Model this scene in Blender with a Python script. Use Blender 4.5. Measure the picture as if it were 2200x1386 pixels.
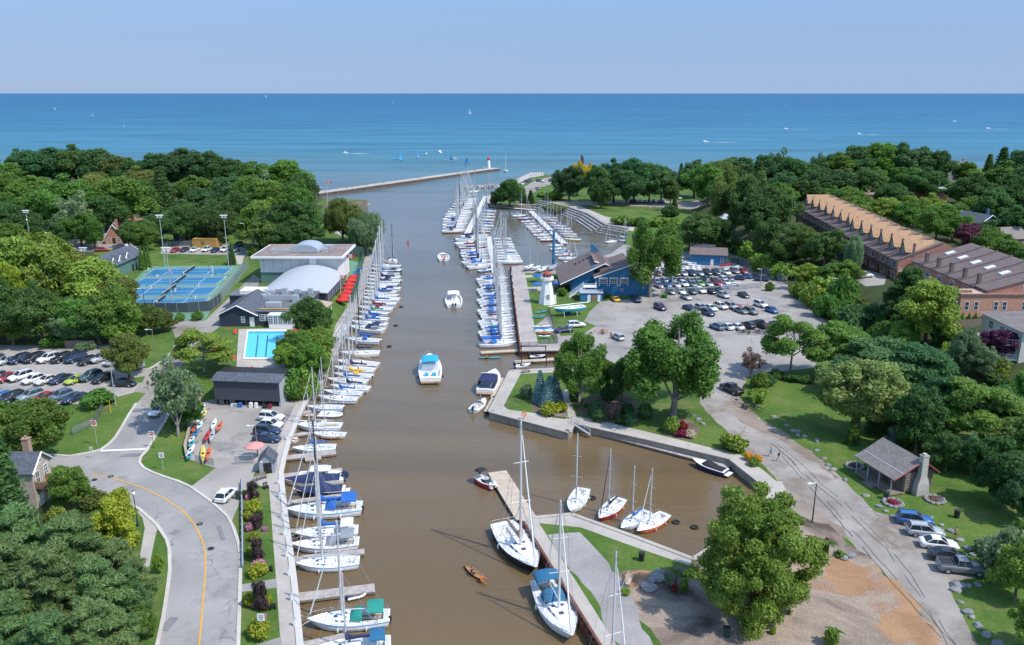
import bpy,bmesh,math,random
import numpy as np
from mathutils import Vector,Matrix
from mathutils.geometry import delaunay_2d_cdt
for _o in list(bpy.data.objects):
 bpy.data.objects.remove(_o,do_unlink=True)
SC=bpy.context.scene
COL=SC.collection
R=math.radians
random.seed(7)
RNG=np.random.default_rng(11)
# camera
CAM_H=58.0
FOC=1750.0
PITCH=math.atan((693.0-199.0)/FOC)
SP,CP=math.sin(PITCH),math.cos(PITCH)
cd=bpy.data.cameras.new('camera')
cd.sensor_fit='HORIZONTAL'
cd.angle=2*math.atan(1100.0/FOC)
cd.clip_start=1.0
cd.clip_end=90000.0
cam=bpy.data.objects.new('camera',cd)
COL.objects.link(cam)
cam.location=(0,0,CAM_H)
cam.rotation_euler=(math.pi/2-PITCH,0,0)
SC.camera=cam
# sky, sun, exposure
SUN_EL=R(54)
SUN_XY=Vector((0.88,-0.47)).normalized()
SUN_DIR=Vector((SUN_XY.x*math.cos(SUN_EL),SUN_XY.y*math.cos(SUN_EL),math.sin(SUN_EL)))
world=bpy.data.worlds.new('World')
SC.world=world
world.use_nodes=True
_n=world.node_tree
_bg=_n.nodes['Background']
_sky=_n.nodes.new('ShaderNodeTexSky')
_sky.sky_type='NISHITA'
_sky.sun_disc=False
_sky.sun_elevation=SUN_EL
_sky.sun_rotation=math.atan2(SUN_XY.x,SUN_XY.y)
_sky.altitude=60
_sky.air_density=1.25
_sky.dust_density=0.5
_sky.ozone_density=4.0
_tc=_n.nodes.new('ShaderNodeTexCoord')
_sx=_n.nodes.new('ShaderNodeSeparateXYZ')
_n.links.new(_tc.outputs['Generated'],_sx.inputs[0])
_mr=_n.nodes.new('ShaderNodeMapRange')
_mr.interpolation_type='SMOOTHERSTEP'
_mr.inputs[1].default_value=-0.02
_mr.inputs[2].default_value=0.45
_mr.inputs[3].default_value=0.93
_mr.inputs[4].default_value=0.0
_n.links.new(_sx.outputs[2],_mr.inputs[0])
_rp=_n.nodes.new('ShaderNodeValToRGB')
_rp.color_ramp.elements[0].position=0.0
_rp.color_ramp.elements[0].color=(0.325,0.475,0.765,1)
_rp.color_ramp.elements[1].position=0.14
_rp.color_ramp.elements[1].color=(0.135,0.310,0.700,1)
_n.links.new(_sx.outputs[2],_rp.inputs[0])
_hc=_n.nodes.new('ShaderNodeVectorMath')
_hc.operation='SCALE'
_hc.inputs['Scale'].default_value=3.75
_n.links.new(_rp.outputs[0],_hc.inputs[0])
_hs=_n.nodes.new('ShaderNodeMix')
_hs.data_type='RGBA'
_n.links.new(_mr.outputs[0],_hs.inputs[0])
_n.links.new(_sky.outputs[0],_hs.inputs[6])
_n.links.new(_hc.outputs[0],_hs.inputs[7])
_n.links.new(_hs.outputs[2],_bg.inputs[0])
_bg.inputs[1].default_value=0.15
sd=bpy.data.lights.new('sun','SUN')
sd.energy=2.5
sd.angle=R(1.0)
sd.color=(1.0,0.95,0.87)
sun=bpy.data.objects.new('sun',sd)
COL.objects.link(sun)
sun.location=(200,-100,300)
sun.rotation_euler=(-SUN_DIR).to_track_quat('-Z','Y').to_euler()
SC.view_settings.view_transform='Standard'
SC.view_settings.look='None'
SC.view_settings.exposure=0.78
SC.view_settings.gamma=1.0
SC.view_settings.use_curve_mapping=False
SC.render.engine='CYCLES'
SC.cycles.max_bounces=7
SC.cycles.diffuse_bounces=4
SC.cycles.glossy_bounces=2
SC.cycles.transmission_bounces=3
SC.cycles.transparent_max_bounces=4
SC.cycles.caustics_reflective=False
SC.cycles.caustics_refractive=False
SC.cycles.use_denoising=True
SC.cycles.use_adaptive_sampling=True
SC.cycles.adaptive_threshold=0.02
# pixel <-> place helpers (survey of the photograph)
def W(px,py,z=0.0):
 u=(px-1100.0)/FOC
 v=(py-693.0)/FOC
 t=(CAM_H-z)/max(1e-4,SP+v*CP)
 return Vector((t*u,t*(CP-v*SP),z))
def ppm(y,z=0.0):
 """photo pixels per metre at forward distance y, height z"""
 return FOC/(y*CP+(CAM_H-z)*SP)
def proj(x,y,z):
 d=y*CP+(CAM_H-z)*SP
 return 1100+FOC*x/d,693+FOC*((CAM_H-z)*CP-y*SP)/d
def top_height(x,y,z,py):
 """height above z so that the top of something standing at (x, y, z) is seen at photo row py"""
 v=(py-693.0)/FOC
 zt=CAM_H-y*(SP+v*CP)/(CP-v*SP)
 return zt-z
 # mesh building
class MB:
 def __init__(s):
  s.v,s.f,s.m,s.s=[],[],[],[]
 def add(s,vs,fs,m=0,smooth=False):
  b=len(s.v)
  s.v.extend([tuple(p)for p in vs])
  for f in fs:
   s.f.append(tuple(i+b for i in f))
   s.m.append(m)
   s.s.append(smooth)
  return s
 def box(s,c,d,m=0,rz=0.0,top=None):
  """box centred at c, size d; top = (sx, sy) scale of the top face"""
  cx,cy,cz=c
  hx,hy,hz=d[0]/2,d[1]/2,d[2]/2
  tx,ty=top if top else(1,1)
  cr,sr=math.cos(rz),math.sin(rz)
  vs=[]
  for z,kx,ky in((-hz,1,1),(hz,tx,ty)):
   for a,b in((-1,-1),(1,-1),(1,1),(-1,1)):
    x,y=a*hx*kx,b*hy*ky
    vs.append((cx+x*cr-y*sr,cy+x*sr+y*cr,cz+z))
  return s.add(vs,[(3,2,1,0),(4,5,6,7),(0,1,5,4),(1,2,6,5),(2,3,7,6),(3,0,4,7)],m)
 def tube(s,p0,p1,r0,r1=None,n=6,m=0,caps=True):
  r1=r0 if r1 is None else r1
  p0,p1=Vector(p0),Vector(p1)
  d=(p1-p0)
  if d.length<1e-6:
   return s
  q=d.to_track_quat('Z','Y')
  vs=[]
  for p,r in((p0,r0),(p1,r1)):
   for i in range(n):
    a=2*math.pi*i/n
    vs.append(p+q@Vector((r*math.cos(a),r*math.sin(a),0)))
  fs=[(i,(i+1)%n,n+(i+1)%n,n+i)for i in range(n)]
  s.add(vs,fs,m,n>4)
  if caps:
   s.add(vs,[tuple(range(n-1,-1,-1)),tuple(range(n,2*n))],m)
  return s
 def path(s,pts,rad,n=6,m=0):
  """bent tube through pts; rad = number or list"""
  for i in range(len(pts)-1):
   a=rad[i]if isinstance(rad,(list,tuple))else rad
   b=rad[i+1]if isinstance(rad,(list,tuple))else rad
   s.tube(pts[i],pts[i+1],a,b,n,m)
  return s
 def loft(s,rings,m=0,closed=True,caps=(True,True),smooth=True):
  n=len(rings[0])
  vs=[p for r in rings for p in r]
  fs=[]
  for i in range(len(rings)-1):
   for j in range(n if closed else n-1):
    k=(j+1)%n
    fs.append((i*n+j,i*n+k,(i+1)*n+k,(i+1)*n+j))
  s.add(vs,fs,m,smooth)
  if caps[0]:
   s.add(rings[0],[tuple(range(n-1,-1,-1))],m)
  if caps[1]:
   s.add(rings[-1],[tuple(range(n))],m)
  return s
 def prism(s,poly,z0,z1,m=0):
  """poly: list of (x, y) counter-clockwise; z numbers or lists"""
  n=len(poly)
  za=z0 if isinstance(z0,(list,tuple))else[z0]*n
  zb=z1 if isinstance(z1,(list,tuple))else[z1]*n
  vs=[(p[0],p[1],za[i])for i,p in enumerate(poly)]+[(p[0],p[1],zb[i])for i,p in enumerate(poly)]
  fs=[tuple(range(n-1,-1,-1)),tuple(range(n,2*n))]
  fs+=[(i,(i+1)%n,n+(i+1)%n,n+i)for i in range(n)]
  return s.add(vs,fs,m)
 def ell(s,c,r,nu=10,nv=6,m=0,smooth=True):
  vs,fs=[],[]
  for j in range(nv+1):
   t=math.pi*j/nv
   for i in range(nu):
    a=2*math.pi*i/nu
    vs.append((c[0]+r[0]*math.sin(t)*math.cos(a),c[1]+r[1]*math.sin(t)*math.sin(a),c[2]-r[2]*math.cos(t)))
  for j in range(nv):
   for i in range(nu):
    k=(i+1)%nu
    fs.append((j*nu+i,j*nu+k,(j+1)*nu+k,(j+1)*nu+i))
  return s.add(vs,fs,m,smooth)
 def mesh(s,name,mats):
  me=bpy.data.meshes.new(name)
  me.from_pydata(s.v,[],s.f)
  for mm in(mats if isinstance(mats,(list,tuple))else[mats]):
   me.materials.append(mm)
  me.polygons.foreach_set('material_index',s.m)
  me.polygons.foreach_set('use_smooth',s.s)
  me.update()
  return me
 def obj(s,name,mats,parent=None,loc=None,rz=0.0):
  return mobj(name,s.mesh(name,mats),parent,loc,rz)
def mobj(name,me,parent=None,loc=None,rz=0.0,mats=None):
 o=bpy.data.objects.new(name,me)
 COL.objects.link(o)
 if parent:
  o.parent=parent
 if loc is not None:
  o.location=loc
 if rz:
  o.rotation_euler=(0,0,rz)
 if mats:
  for i,mm in enumerate(mats):
   if mm is not None and i<len(o.material_slots):
    o.material_slots[i].link='OBJECT'
    o.material_slots[i].material=mm
 return o
def tag(o,label=None,cat=None,group=None,kind=None):
 if label:
  o['label']=label
 if cat:
  o['category']=cat
 if group:
  o['group']=group
 if kind:
  o['kind']=kind
 return o
def thing(name,label,cat,loc=(0,0,0),rz=0.0,group=None):
 o=bpy.data.objects.new(name,None)
 COL.objects.link(o)
 o.empty_display_size=0.5
 o.location=loc
 o.rotation_euler=(0,0,rz)
 return tag(o,label,cat,group)
def copy_tree(o,parent=None):
 c=o.copy()
 COL.objects.link(c)
 c.parent=parent
 for ch in o.children:
  copy_tree(ch,c)
 return c
ORD=['first','second','third','fourth','fifth','sixth','seventh','eighth','ninth','tenth','eleventh','twelfth','thirteenth','fourteenth','fifteenth','sixteenth','seventeenth','eighteenth','nineteenth','twentieth']
_TENS=['','','twenty','thirty','forty','fifty','sixty','seventy']
def ordw(i):
 """0 -> first"""
 n=i+1
 if n<=20:
  return ORD[i]
 t,u=divmod(n,10)
 return(_TENS[t]+'-'+ORD[u-1])if u else _TENS[t][:-1]+'ieth'
 # materials
MATS={}
def _nodes(name):
 m=bpy.data.materials.new(name)
 m.use_nodes=True
 nt=m.node_tree
 b=nt.nodes['Principled BSDF']
 return m,nt,b
def c4(c):
 return(c[0],c[1],c[2],1)
def paint(name,col,rough=0.45,metal=0.0,var=0.10,scale=3.0,spec=0.5,coat=0.0):
 """painted or moulded surface with a faint uneven weathering"""
 key=('p',name)
 if key in MATS:
  return MATS[key]
 m,nt,b=_nodes(name)
 tc=nt.nodes.new('ShaderNodeTexCoord')
 nz=nt.nodes.new('ShaderNodeTexNoise')
 nz.inputs['Scale'].default_value=scale
 nz.inputs['Detail'].default_value=4
 rp=nt.nodes.new('ShaderNodeMapRange')
 rp.inputs[3].default_value=1-var
 rp.inputs[4].default_value=1+var
 mx=nt.nodes.new('ShaderNodeVectorMath')
 mx.operation='SCALE'
 mx.inputs[0].default_value=col[:3]
 nt.links.new(tc.outputs['Object'],nz.inputs['Vector'])
 nt.links.new(nz.outputs[0],rp.inputs[0])
 nt.links.new(rp.outputs[0],mx.inputs['Scale'])
 nt.links.new(mx.outputs[0],b.inputs['Base Color'])
 b.inputs['Roughness'].default_value=rough
 b.inputs['Metallic'].default_value=metal
 b.inputs['Specular IOR Level'].default_value=spec
 if coat:
  b.inputs['Coat Weight'].default_value=coat
  b.inputs['Coat Roughness'].default_value=0.08
 MATS[key]=m
 return m
def ground_mat(name,stops,scale=0.15,fine=3.0,fine_amt=0.25,rough=0.9,bump=0.0,bscale=2.0,coords='pos',dist=0.4,cracks=None,stains=None):
 """layered noise surface in world space: stops = colour ramp over large blotches; cracks = (colour, scale, width)"""
 m,nt,b=_nodes(name)
 L=nt.links.new
 g=nt.nodes.new('ShaderNodeNewGeometry')
 vec=g.outputs['Position']
 n1=nt.nodes.new('ShaderNodeTexNoise')
 n1.inputs['Scale'].default_value=scale
 n1.inputs['Detail'].default_value=6
 n1.inputs['Roughness'].default_value=0.62
 n1.inputs['Distortion'].default_value=dist
 L(vec,n1.inputs['Vector'])
 rp=nt.nodes.new('ShaderNodeValToRGB')
 els=rp.color_ramp.elements
 while len(els)<len(stops):
  els.new(0.5)
 for e,(p,c)in zip(els,stops):
  e.position=p
  e.color=c4(c)
 L(n1.outputs[0],rp.inputs[0])
 n2=nt.nodes.new('ShaderNodeTexNoise')
 n2.inputs['Scale'].default_value=fine
 n2.inputs['Detail'].default_value=5
 n2.inputs['Roughness'].default_value=0.7
 L(vec,n2.inputs['Vector'])
 mr=nt.nodes.new('ShaderNodeMapRange')
 mr.inputs[1].default_value=0.25
 mr.inputs[2].default_value=0.75
 mr.inputs[3].default_value=1-fine_amt
 mr.inputs[4].default_value=1+fine_amt
 L(n2.outputs[0],mr.inputs[0])
 sc=nt.nodes.new('ShaderNodeVectorMath')
 sc.operation='SCALE'
 L(rp.outputs[0],sc.inputs[0])
 L(mr.outputs[0],sc.inputs['Scale'])
 out=sc.outputs[0]
 if stains:
  scol,sscale,lo,hi=stains
  n4=nt.nodes.new('ShaderNodeTexNoise')
  n4.inputs['Scale'].default_value=sscale
  n4.inputs['Detail'].default_value=5
  n4.inputs['Roughness'].default_value=0.65
  L(vec,n4.inputs['Vector'])
  m4=nt.nodes.new('ShaderNodeMapRange')
  m4.inputs[1].default_value=lo
  m4.inputs[2].default_value=hi
  L(n4.outputs[0],m4.inputs[0])
  x4=nt.nodes.new('ShaderNodeMix')
  x4.data_type='RGBA'
  L(m4.outputs[0],x4.inputs[0])
  L(out,x4.inputs[6])
  x4.inputs[7].default_value=c4(scol)
  out=x4.outputs[2]
 if cracks:
  ccol,cscale,cw=cracks
  vo=nt.nodes.new('ShaderNodeTexVoronoi')
  vo.feature='DISTANCE_TO_EDGE'
  vo.inputs['Scale'].default_value=cscale
  n5=nt.nodes.new('ShaderNodeTexNoise')
  n5.inputs['Scale'].default_value=cscale*2.5
  n5.inputs['Detail'].default_value=4
  L(vec,n5.inputs['Vector'])
  ad=nt.nodes.new('ShaderNodeVectorMath')
  ad.operation='MULTIPLY_ADD'
  L(n5.outputs['Color'],ad.inputs[0])
  ad.inputs[1].default_value=(2.2/cscale*0.3,)*3
  L(vec,ad.inputs[2])
  L(ad.outputs[0],vo.inputs['Vector'])
  m5=nt.nodes.new('ShaderNodeMapRange')
  m5.inputs[1].default_value=cw*0.4
  m5.inputs[2].default_value=cw
  m5.inputs[3].default_value=0.6
  m5.inputs[4].default_value=0.0
  L(vo.outputs['Distance'],m5.inputs[0])
  n6=nt.nodes.new('ShaderNodeTexNoise')
  n6.inputs['Scale'].default_value=cscale*0.8
  L(vec,n6.inputs['Vector'])
  m6=nt.nodes.new('ShaderNodeMapRange')
  m6.inputs[1].default_value=0.48
  m6.inputs[2].default_value=0.58
  L(n6.outputs[0],m6.inputs[0])
  mu=nt.nodes.new('ShaderNodeMath')
  mu.operation='MULTIPLY'
  L(m5.outputs[0],mu.inputs[0])
  L(m6.outputs[0],mu.inputs[1])
  x5=nt.nodes.new('ShaderNodeMix')
  x5.data_type='RGBA'
  L(mu.outputs[0],x5.inputs[0])
  L(out,x5.inputs[6])
  x5.inputs[7].default_value=c4(ccol)
  out=x5.outputs[2]
 L(out,b.inputs['Base Color'])
 b.inputs['Roughness'].default_value=rough
 b.inputs['Specular IOR Level'].default_value=0.25
 if bump:
  n3=nt.nodes.new('ShaderNodeTexNoise')
  n3.inputs['Scale'].default_value=bscale
  n3.inputs['Detail'].default_value=4
  L(vec,n3.inputs['Vector'])
  bp=nt.nodes.new('ShaderNodeBump')
  bp.inputs['Strength'].default_value=1.0
  bp.inputs['Distance'].default_value=bump
  L(n3.outputs[0],bp.inputs['Height'])
  L(bp.outputs[0],b.inputs['Normal'])
 return m
def leaf_mat(name,c1,c2,trans=0.5,rough=0.55):
 """foliage: tone per leaf (mesh attribute), hue shift per tree"""
 m=bpy.data.materials.new(name)
 m.use_nodes=True
 nt=m.node_tree
 L=nt.links.new
 b=nt.nodes['Principled BSDF']
 at=nt.nodes.new('ShaderNodeAttribute')
 at.attribute_name='tone'
 oi=nt.nodes.new('ShaderNodeObjectInfo')
 mx=nt.nodes.new('ShaderNodeMix')
 mx.data_type='RGBA'
 mx.inputs[6].default_value=c4(c1)
 mx.inputs[7].default_value=c4(c2)
 L(at.outputs['Fac'],mx.inputs[0])
 hs=nt.nodes.new('ShaderNodeHueSaturation')
 mr=nt.nodes.new('ShaderNodeMapRange')
 mr.inputs[3].default_value=0.468
 mr.inputs[4].default_value=0.510
 L(oi.outputs['Random'],mr.inputs[0])
 L(mr.outputs[0],hs.inputs['Hue'])
 ml=nt.nodes.new('ShaderNodeMath')
 ml.operation='MULTIPLY'
 ml.inputs[1].default_value=7.31
 fr=nt.nodes.new('ShaderNodeMath')
 fr.operation='FRACT'
 L(oi.outputs['Random'],ml.inputs[0])
 L(ml.outputs[0],fr.inputs[0])
 mv=nt.nodes.new('ShaderNodeMapRange')
 mv.inputs[3].default_value=1.50
 mv.inputs[4].default_value=2.20
 L(fr.outputs[0],mv.inputs[0])
 L(mv.outputs[0],hs.inputs['Value'])
 L(mx.outputs[2],hs.inputs['Color'])
 L(hs.outputs[0],b.inputs['Base Color'])
 b.inputs['Roughness'].default_value=rough
 b.inputs['Specular IOR Level'].default_value=0.3
 tr=nt.nodes.new('ShaderNodeBsdfTranslucent')
 L(hs.outputs[0],tr.inputs['Color'])
 ms=nt.nodes.new('ShaderNodeMixShader')
 ms.inputs[0].default_value=trans
 L(b.outputs[0],ms.inputs[1])
 L(tr.outputs[0],ms.inputs[2])
 L(ms.outputs[0],nt.nodes['Material Output'].inputs[0])
 return m
def courses_mat(name,c1,c2,mortar,w=0.45,h=0.2,msize=0.02,rough=0.85,vertical=True):
 """coursed masonry, shingles or boards too small to pick apart at this distance (object space)"""
 m,nt,b=_nodes(name)
 L=nt.links.new
 tc=nt.nodes.new('ShaderNodeTexCoord')
 sp=nt.nodes.new('ShaderNodeSeparateXYZ')
 L(tc.outputs['Object'],sp.inputs[0])
 ad=nt.nodes.new('ShaderNodeMath')
 L(sp.outputs[0],ad.inputs[0])
 L(sp.outputs[1],ad.inputs[1])
 cb=nt.nodes.new('ShaderNodeCombineXYZ')
 L(ad.outputs[0],cb.inputs[0])
 L(sp.outputs[2],cb.inputs[1])
 br=nt.nodes.new('ShaderNodeTexBrick')
 br.inputs['Color1'].default_value=c4(c1)
 br.inputs['Color2'].default_value=c4(c2)
 br.inputs['Mortar'].default_value=c4(mortar)
 br.inputs['Scale'].default_value=1.0
 br.inputs['Mortar Size'].default_value=msize
 br.inputs['Brick Width'].default_value=w
 br.inputs['Row Height'].default_value=h
 L(cb.outputs[0],br.inputs['Vector'])
 nz=nt.nodes.new('ShaderNodeTexNoise')
 nz.inputs['Scale'].default_value=0.8
 nz.inputs['Detail'].default_value=5
 L(tc.outputs['Object'],nz.inputs['Vector'])
 mr=nt.nodes.new('ShaderNodeMapRange')
 mr.inputs[3].default_value=0.7
 mr.inputs[4].default_value=1.3
 L(nz.outputs[0],mr.inputs[0])
 sc=nt.nodes.new('ShaderNodeVectorMath')
 sc.operation='SCALE'
 L(br.outputs[0],sc.inputs[0])
 L(mr.outputs[0],sc.inputs['Scale'])
 L(sc.outputs[0],b.inputs['Base Color'])
 b.inputs['Roughness'].default_value=rough
 b.inputs['Specular IOR Level'].default_value=0.25
 return m
def np_mesh(name,V,F,mat,tone=None,smooth=False):
 me=bpy.data.meshes.new(name)
 V=np.asarray(V,dtype=np.float32)
 F=np.asarray(F,dtype=np.int32)
 k=F.shape[1]
 me.vertices.add(len(V))
 me.vertices.foreach_set('co',V.ravel())
 me.loops.add(F.size)
 me.loops.foreach_set('vertex_index',F.ravel())
 me.polygons.add(len(F))
 me.polygons.foreach_set('loop_start',np.arange(0,F.size,k,dtype=np.int32))
 me.polygons.foreach_set('loop_total',np.full(len(F),k,dtype=np.int32))
 if smooth:
  me.polygons.foreach_set('use_smooth',np.ones(len(F),dtype=bool))
 me.materials.append(mat)
 if tone is not None:
  a=me.attributes.new('tone','FLOAT','FACE')
  a.data.foreach_set('value',np.asarray(tone,dtype=np.float32))
 me.update(calc_edges=True)
 me.validate()
 return me
 # ground materials
M_GRASS=ground_mat('lawn_grass',[(0.30,(0.048,0.100,0.016)),(0.5,(0.078,0.145,0.024)),(0.68,(0.122,0.172,0.036))],0.10,2.2,0.32,0.95,0.05,5.0,stains=((0.165,0.165,0.060),0.22,0.54,0.74))
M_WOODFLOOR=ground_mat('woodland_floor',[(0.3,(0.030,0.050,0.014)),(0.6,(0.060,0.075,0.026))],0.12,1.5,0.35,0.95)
M_ROAD=ground_mat('road_asphalt',[(0.3,(0.262,0.250,0.238)),(0.55,(0.328,0.312,0.295)),(0.75,(0.375,0.355,0.335))],0.09,6.0,0.10,0.9,cracks=((0.12,0.12,0.125),0.11,0.012),stains=((0.225,0.215,0.205),0.25,0.54,0.72))
M_LANE=ground_mat('lane_asphalt',[(0.3,(0.225,0.200,0.175)),(0.50,(0.315,0.285,0.255)),(0.72,(0.40,0.365,0.325))],0.11,6.0,0.09,0.92,cracks=((0.13,0.125,0.12),0.13,0.02),stains=((0.215,0.175,0.140),0.13,0.52,0.66))
M_LOT=ground_mat('lot_asphalt',[(0.3,(0.222,0.205,0.188)),(0.5,(0.325,0.300,0.272)),(0.72,(0.41,0.375,0.335))],0.06,4.0,0.10,0.92,cracks=((0.13,0.125,0.12),0.10,0.014),stains=((0.19,0.18,0.17),0.14,0.56,0.70))
M_CONC=ground_mat('pavement_concrete',[(0.3,(0.36,0.325,0.285)),(0.6,(0.46,0.42,0.37))],0.25,6.0,0.10,0.88,stains=((0.28,0.25,0.22),0.5,0.6,0.75))
M_GRAVEL=ground_mat('gravel_grey',[(0.3,(0.23,0.215,0.21)),(0.55,(0.335,0.315,0.30)),(0.75,(0.40,0.37,0.35))],0.12,7.0,0.28,0.95,0.03,9.0)
M_DIRT=ground_mat('bare_earth',[(0.3,(0.19,0.145,0.11)),(0.6,(0.30,0.245,0.20))],0.2,4.0,0.25,0.95)
M_MULCH=ground_mat('wood_mulch',[(0.34,(0.105,0.080,0.062)),(0.44,(0.235,0.185,0.145)),(0.54,(0.345,0.270,0.205)),(0.60,(0.30,0.20,0.14)),(0.70,(0.33,0.17,0.09))],0.085,5.5,0.45,0.95,0.05,6.0,dist=0.9)
M_CHIP=ground_mat('fresh_wood_chips',[(0.3,(0.27,0.150,0.082)),(0.6,(0.385,0.228,0.125))],0.2,6.0,0.40,0.95,0.05,7.0)
M_BED=ground_mat('planting_bed_soil',[(0.3,(0.10,0.075,0.055)),(0.6,(0.19,0.14,0.105))],0.3,5.0,0.35,0.95)
M_DECK=ground_mat('weathered_deck',[(0.3,(0.30,0.265,0.245)),(0.6,(0.42,0.375,0.34))],0.3,6.0,0.14,0.9)
M_COURTG=ground_mat('court_green',[(0.3,(0.115,0.235,0.155)),(0.6,(0.145,0.28,0.185))],0.1,3.0,0.05,0.8)
M_COURTB=ground_mat('court_blue',[(0.3,(0.022,0.140,0.270)),(0.6,(0.036,0.180,0.325))],0.1,3.0,0.05,0.75)
M_TURF=ground_mat('artificial_turf',[(0.3,(0.03,0.13,0.045)),(0.6,(0.045,0.17,0.06))],0.3,5.0,0.1,0.95)
M_SHORE=ground_mat('shore_earth',[(0.3,(0.15,0.12,0.09)),(0.6,(0.25,0.21,0.17))],0.3,3.0,0.3,0.95)
M_WALLC=ground_mat('seawall_concrete',[(0.3,(0.27,0.225,0.175)),(0.6,(0.40,0.345,0.28))],0.5,5.0,0.18,0.9,stains=((0.16,0.13,0.10),0.8,0.55,0.72))
M_RUST=ground_mat('rusty_sheet_pile',[(0.3,(0.105,0.045,0.032)),(0.6,(0.185,0.080,0.052))],0.8,5.0,0.25,0.9)
M_STONE=ground_mat('armour_stone',[(0.3,(0.19,0.185,0.19)),(0.6,(0.36,0.345,0.33))],0.6,3.0,0.25,0.95,0.05,3.0)
M_WHITE=paint('white_paint',(0.80,0.80,0.78),0.5,var=0.05)
M_LINE=paint('marking_white',(0.72,0.72,0.70),0.8,var=0.15,scale=1.0)
M_YELLOW=paint('marking_yellow',(0.72,0.36,0.03),0.8,var=0.12,scale=1.0)
# polygon tools
def PZ(pts,z=1.5):
 return[(W(a,b,z).x,W(a,b,z).y)for a,b in pts]
def inside(poly,X,Y):
 res=np.zeros(X.shape,dtype=bool)
 n=len(poly)
 for i in range(n):
  x0,y0=poly[i]
  x1,y1=poly[(i+1)%n]
  if y0==y1:
   continue
  c=((y0>Y)!=(y1>Y))&(X<(x1-x0)*(Y-y0)/(y1-y0)+x0)
  res^=c
 return res
def dist_to(poly,X,Y,closed=True):
 d=np.full(X.shape,1e9)
 n=len(poly)
 for i in range(n if closed else n-1):
  x0,y0=poly[i]
  x1,y1=poly[(i+1)%n]
  dx,dy=x1-x0,y1-y0
  l2=dx*dx+dy*dy+1e-9
  t=np.clip(((X-x0)*dx+(Y-y0)*dy)/l2,0,1)
  d=np.minimum(d,np.hypot(X-x0-t*dx,Y-y0-t*dy))
 return d
def sstep(a,b,x):
 t=np.clip((x-a)/(b-a),0,1)
 return t*t*(3-2*t)
QUAY_W=[(722,1800),(665,1480),(642,1386),(631,1260),(621,1180),(610,1100),(602,1016),(609,983),(619,946),(639,897),(651,871),(660,858),(674,846),(697,811),(716,770),(732,727),(752,690),(771,652),(784,612),(791,569),(797,548),(806,525),(811,508)]
WEST=PZ(QUAY_W)+PZ([(800,492),(765,480),(722,470),(700,462),(697,452),(705,447),(758,447),(790,439),(768,435),(722,436),(694,432),(684,424),(681,413),(684,401),(640,392),(560,382),(420,372),(250,366),(0,362),(-500,362),(-1500,366)],1.2)+[(-620,40),(-10,40)]
WEST[-1]=(PZ(QUAY_W)[0][0],38.0)
WEST[-2]=(-620.0,38.0)
E_PEN=[(1510,1800),(1330,1456),(1287,1386),(1205,1253),(1123,1121),(1143,1114),(1228,1106),(1355,1152),(1490,1203),(1575,1150),(1640,1085),(1640,1046)]
E_QUAY=[(1632,1034),(1570,985),(1400,945),(1232,908),(1222,928),(1053,884),(1098,797),(1185,792),(1288,789),(1302,768),(1292,752),(1200,751)]
E_WHARF=[(1117,753),(1105,650),(1097,572),(1124,569)]
E_BASIN=[(1150,578),(1230,570),(1312,545),(1345,522),(1346,503),(1298,494),(1261,470),(1217,454),(1189,447),(1154,440)]
E_FAR=[(1100,443),(1062,442),(1046,436),(1046,425),(1062,411),(1098,391),(1122,380),(1140,372),(1166,371),(1170,376),(1210,379),(1300,384),(1460,380),(1640,368),(1800,362),(2200,362),(2600,362),(3800,366)]
EAST=PZ(E_PEN)+PZ(E_QUAY)+PZ(E_WHARF)+PZ(E_BASIN)+PZ(E_FAR,1.2)+[(620.0,55.0)]
EAST[-1]=(620.0,55.0)
EAST[0]=(W(1510,1800,1.5).x,W(1510,1800,1.5).y)
EAST.append((EAST[0][0],38.0))
EAST[-2]=(620.0,38.0)
LOWW=PZ([(520,1110),(500,1062),(466,1004),(402,992),(396,950),(436,850),(455,846),(605,842),(655,836),(690,770),(718,690),(745,640),(763,600),(788,535),(840,500),(700,870),(620,1000),(680,1480),(545,1480),(535,1200)],1.4)
BLUFF=[tuple(p)for p in PZ([(1475,445),(1530,500),(1600,540),(1700,590),(1770,650),(1850,715),(1960,790),(2080,850),(2230,905),(3300,1000)],4.0)]+[(700.0,150.0),(700.0,480.0)]+[tuple(p)for p in PZ([(2200,380),(1800,376),(1640,384),(1520,398)],4.0)]
def hv(X,Y):
 X=np.asarray(X,dtype=float)
 Y=np.asarray(Y,dtype=float)
 z=np.full(X.shape,1.5)
 zl=1.5+3.3*sstep(104,168,Y)
 out=np.where(inside(LOWW,X,Y),0.0,dist_to(LOWW,X,Y))
 k=sstep(0.0,3.5,out)
 shore=sstep(400,470,Y)
 zw=1.4+(zl-1.4)*k*(1-shore)
 z=np.where(X<-8-(Y-75)*0.06,zw,z)
 ins=np.where(inside(BLUFF,X,Y),dist_to(BLUFF,X,Y),0.0)
 z=z+6.0*sstep(0,16,ins)
 return z
GX0,GY0,GS=-640.0,36.0,1.0
GNX,GNY=1281,774
_gx,_gy=np.meshgrid(GX0+GS*np.arange(GNX),GY0+GS*np.arange(GNY))
HG=hv(_gx,_gy)
def hg(X,Y):
 fx=np.clip((np.asarray(X)-GX0)/GS,0,GNX-1.001)
 fy=np.clip((np.asarray(Y)-GY0)/GS,0,GNY-1.001)
 ix=fx.astype(int)
 iy=fy.astype(int)
 a=fx-ix
 b=fy-iy
 return(HG[iy,ix]*(1-a)+HG[iy,ix+1]*a)*(1-b)+(HG[iy+1,ix]*(1-a)+HG[iy+1,ix+1]*a)*b
def hz(x,y):
 return float(hg(np.array([x]),np.array([y]))[0])
_T=np.concatenate([np.arange(40,400,0.4),np.arange(400,1100,1.0)])
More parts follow.
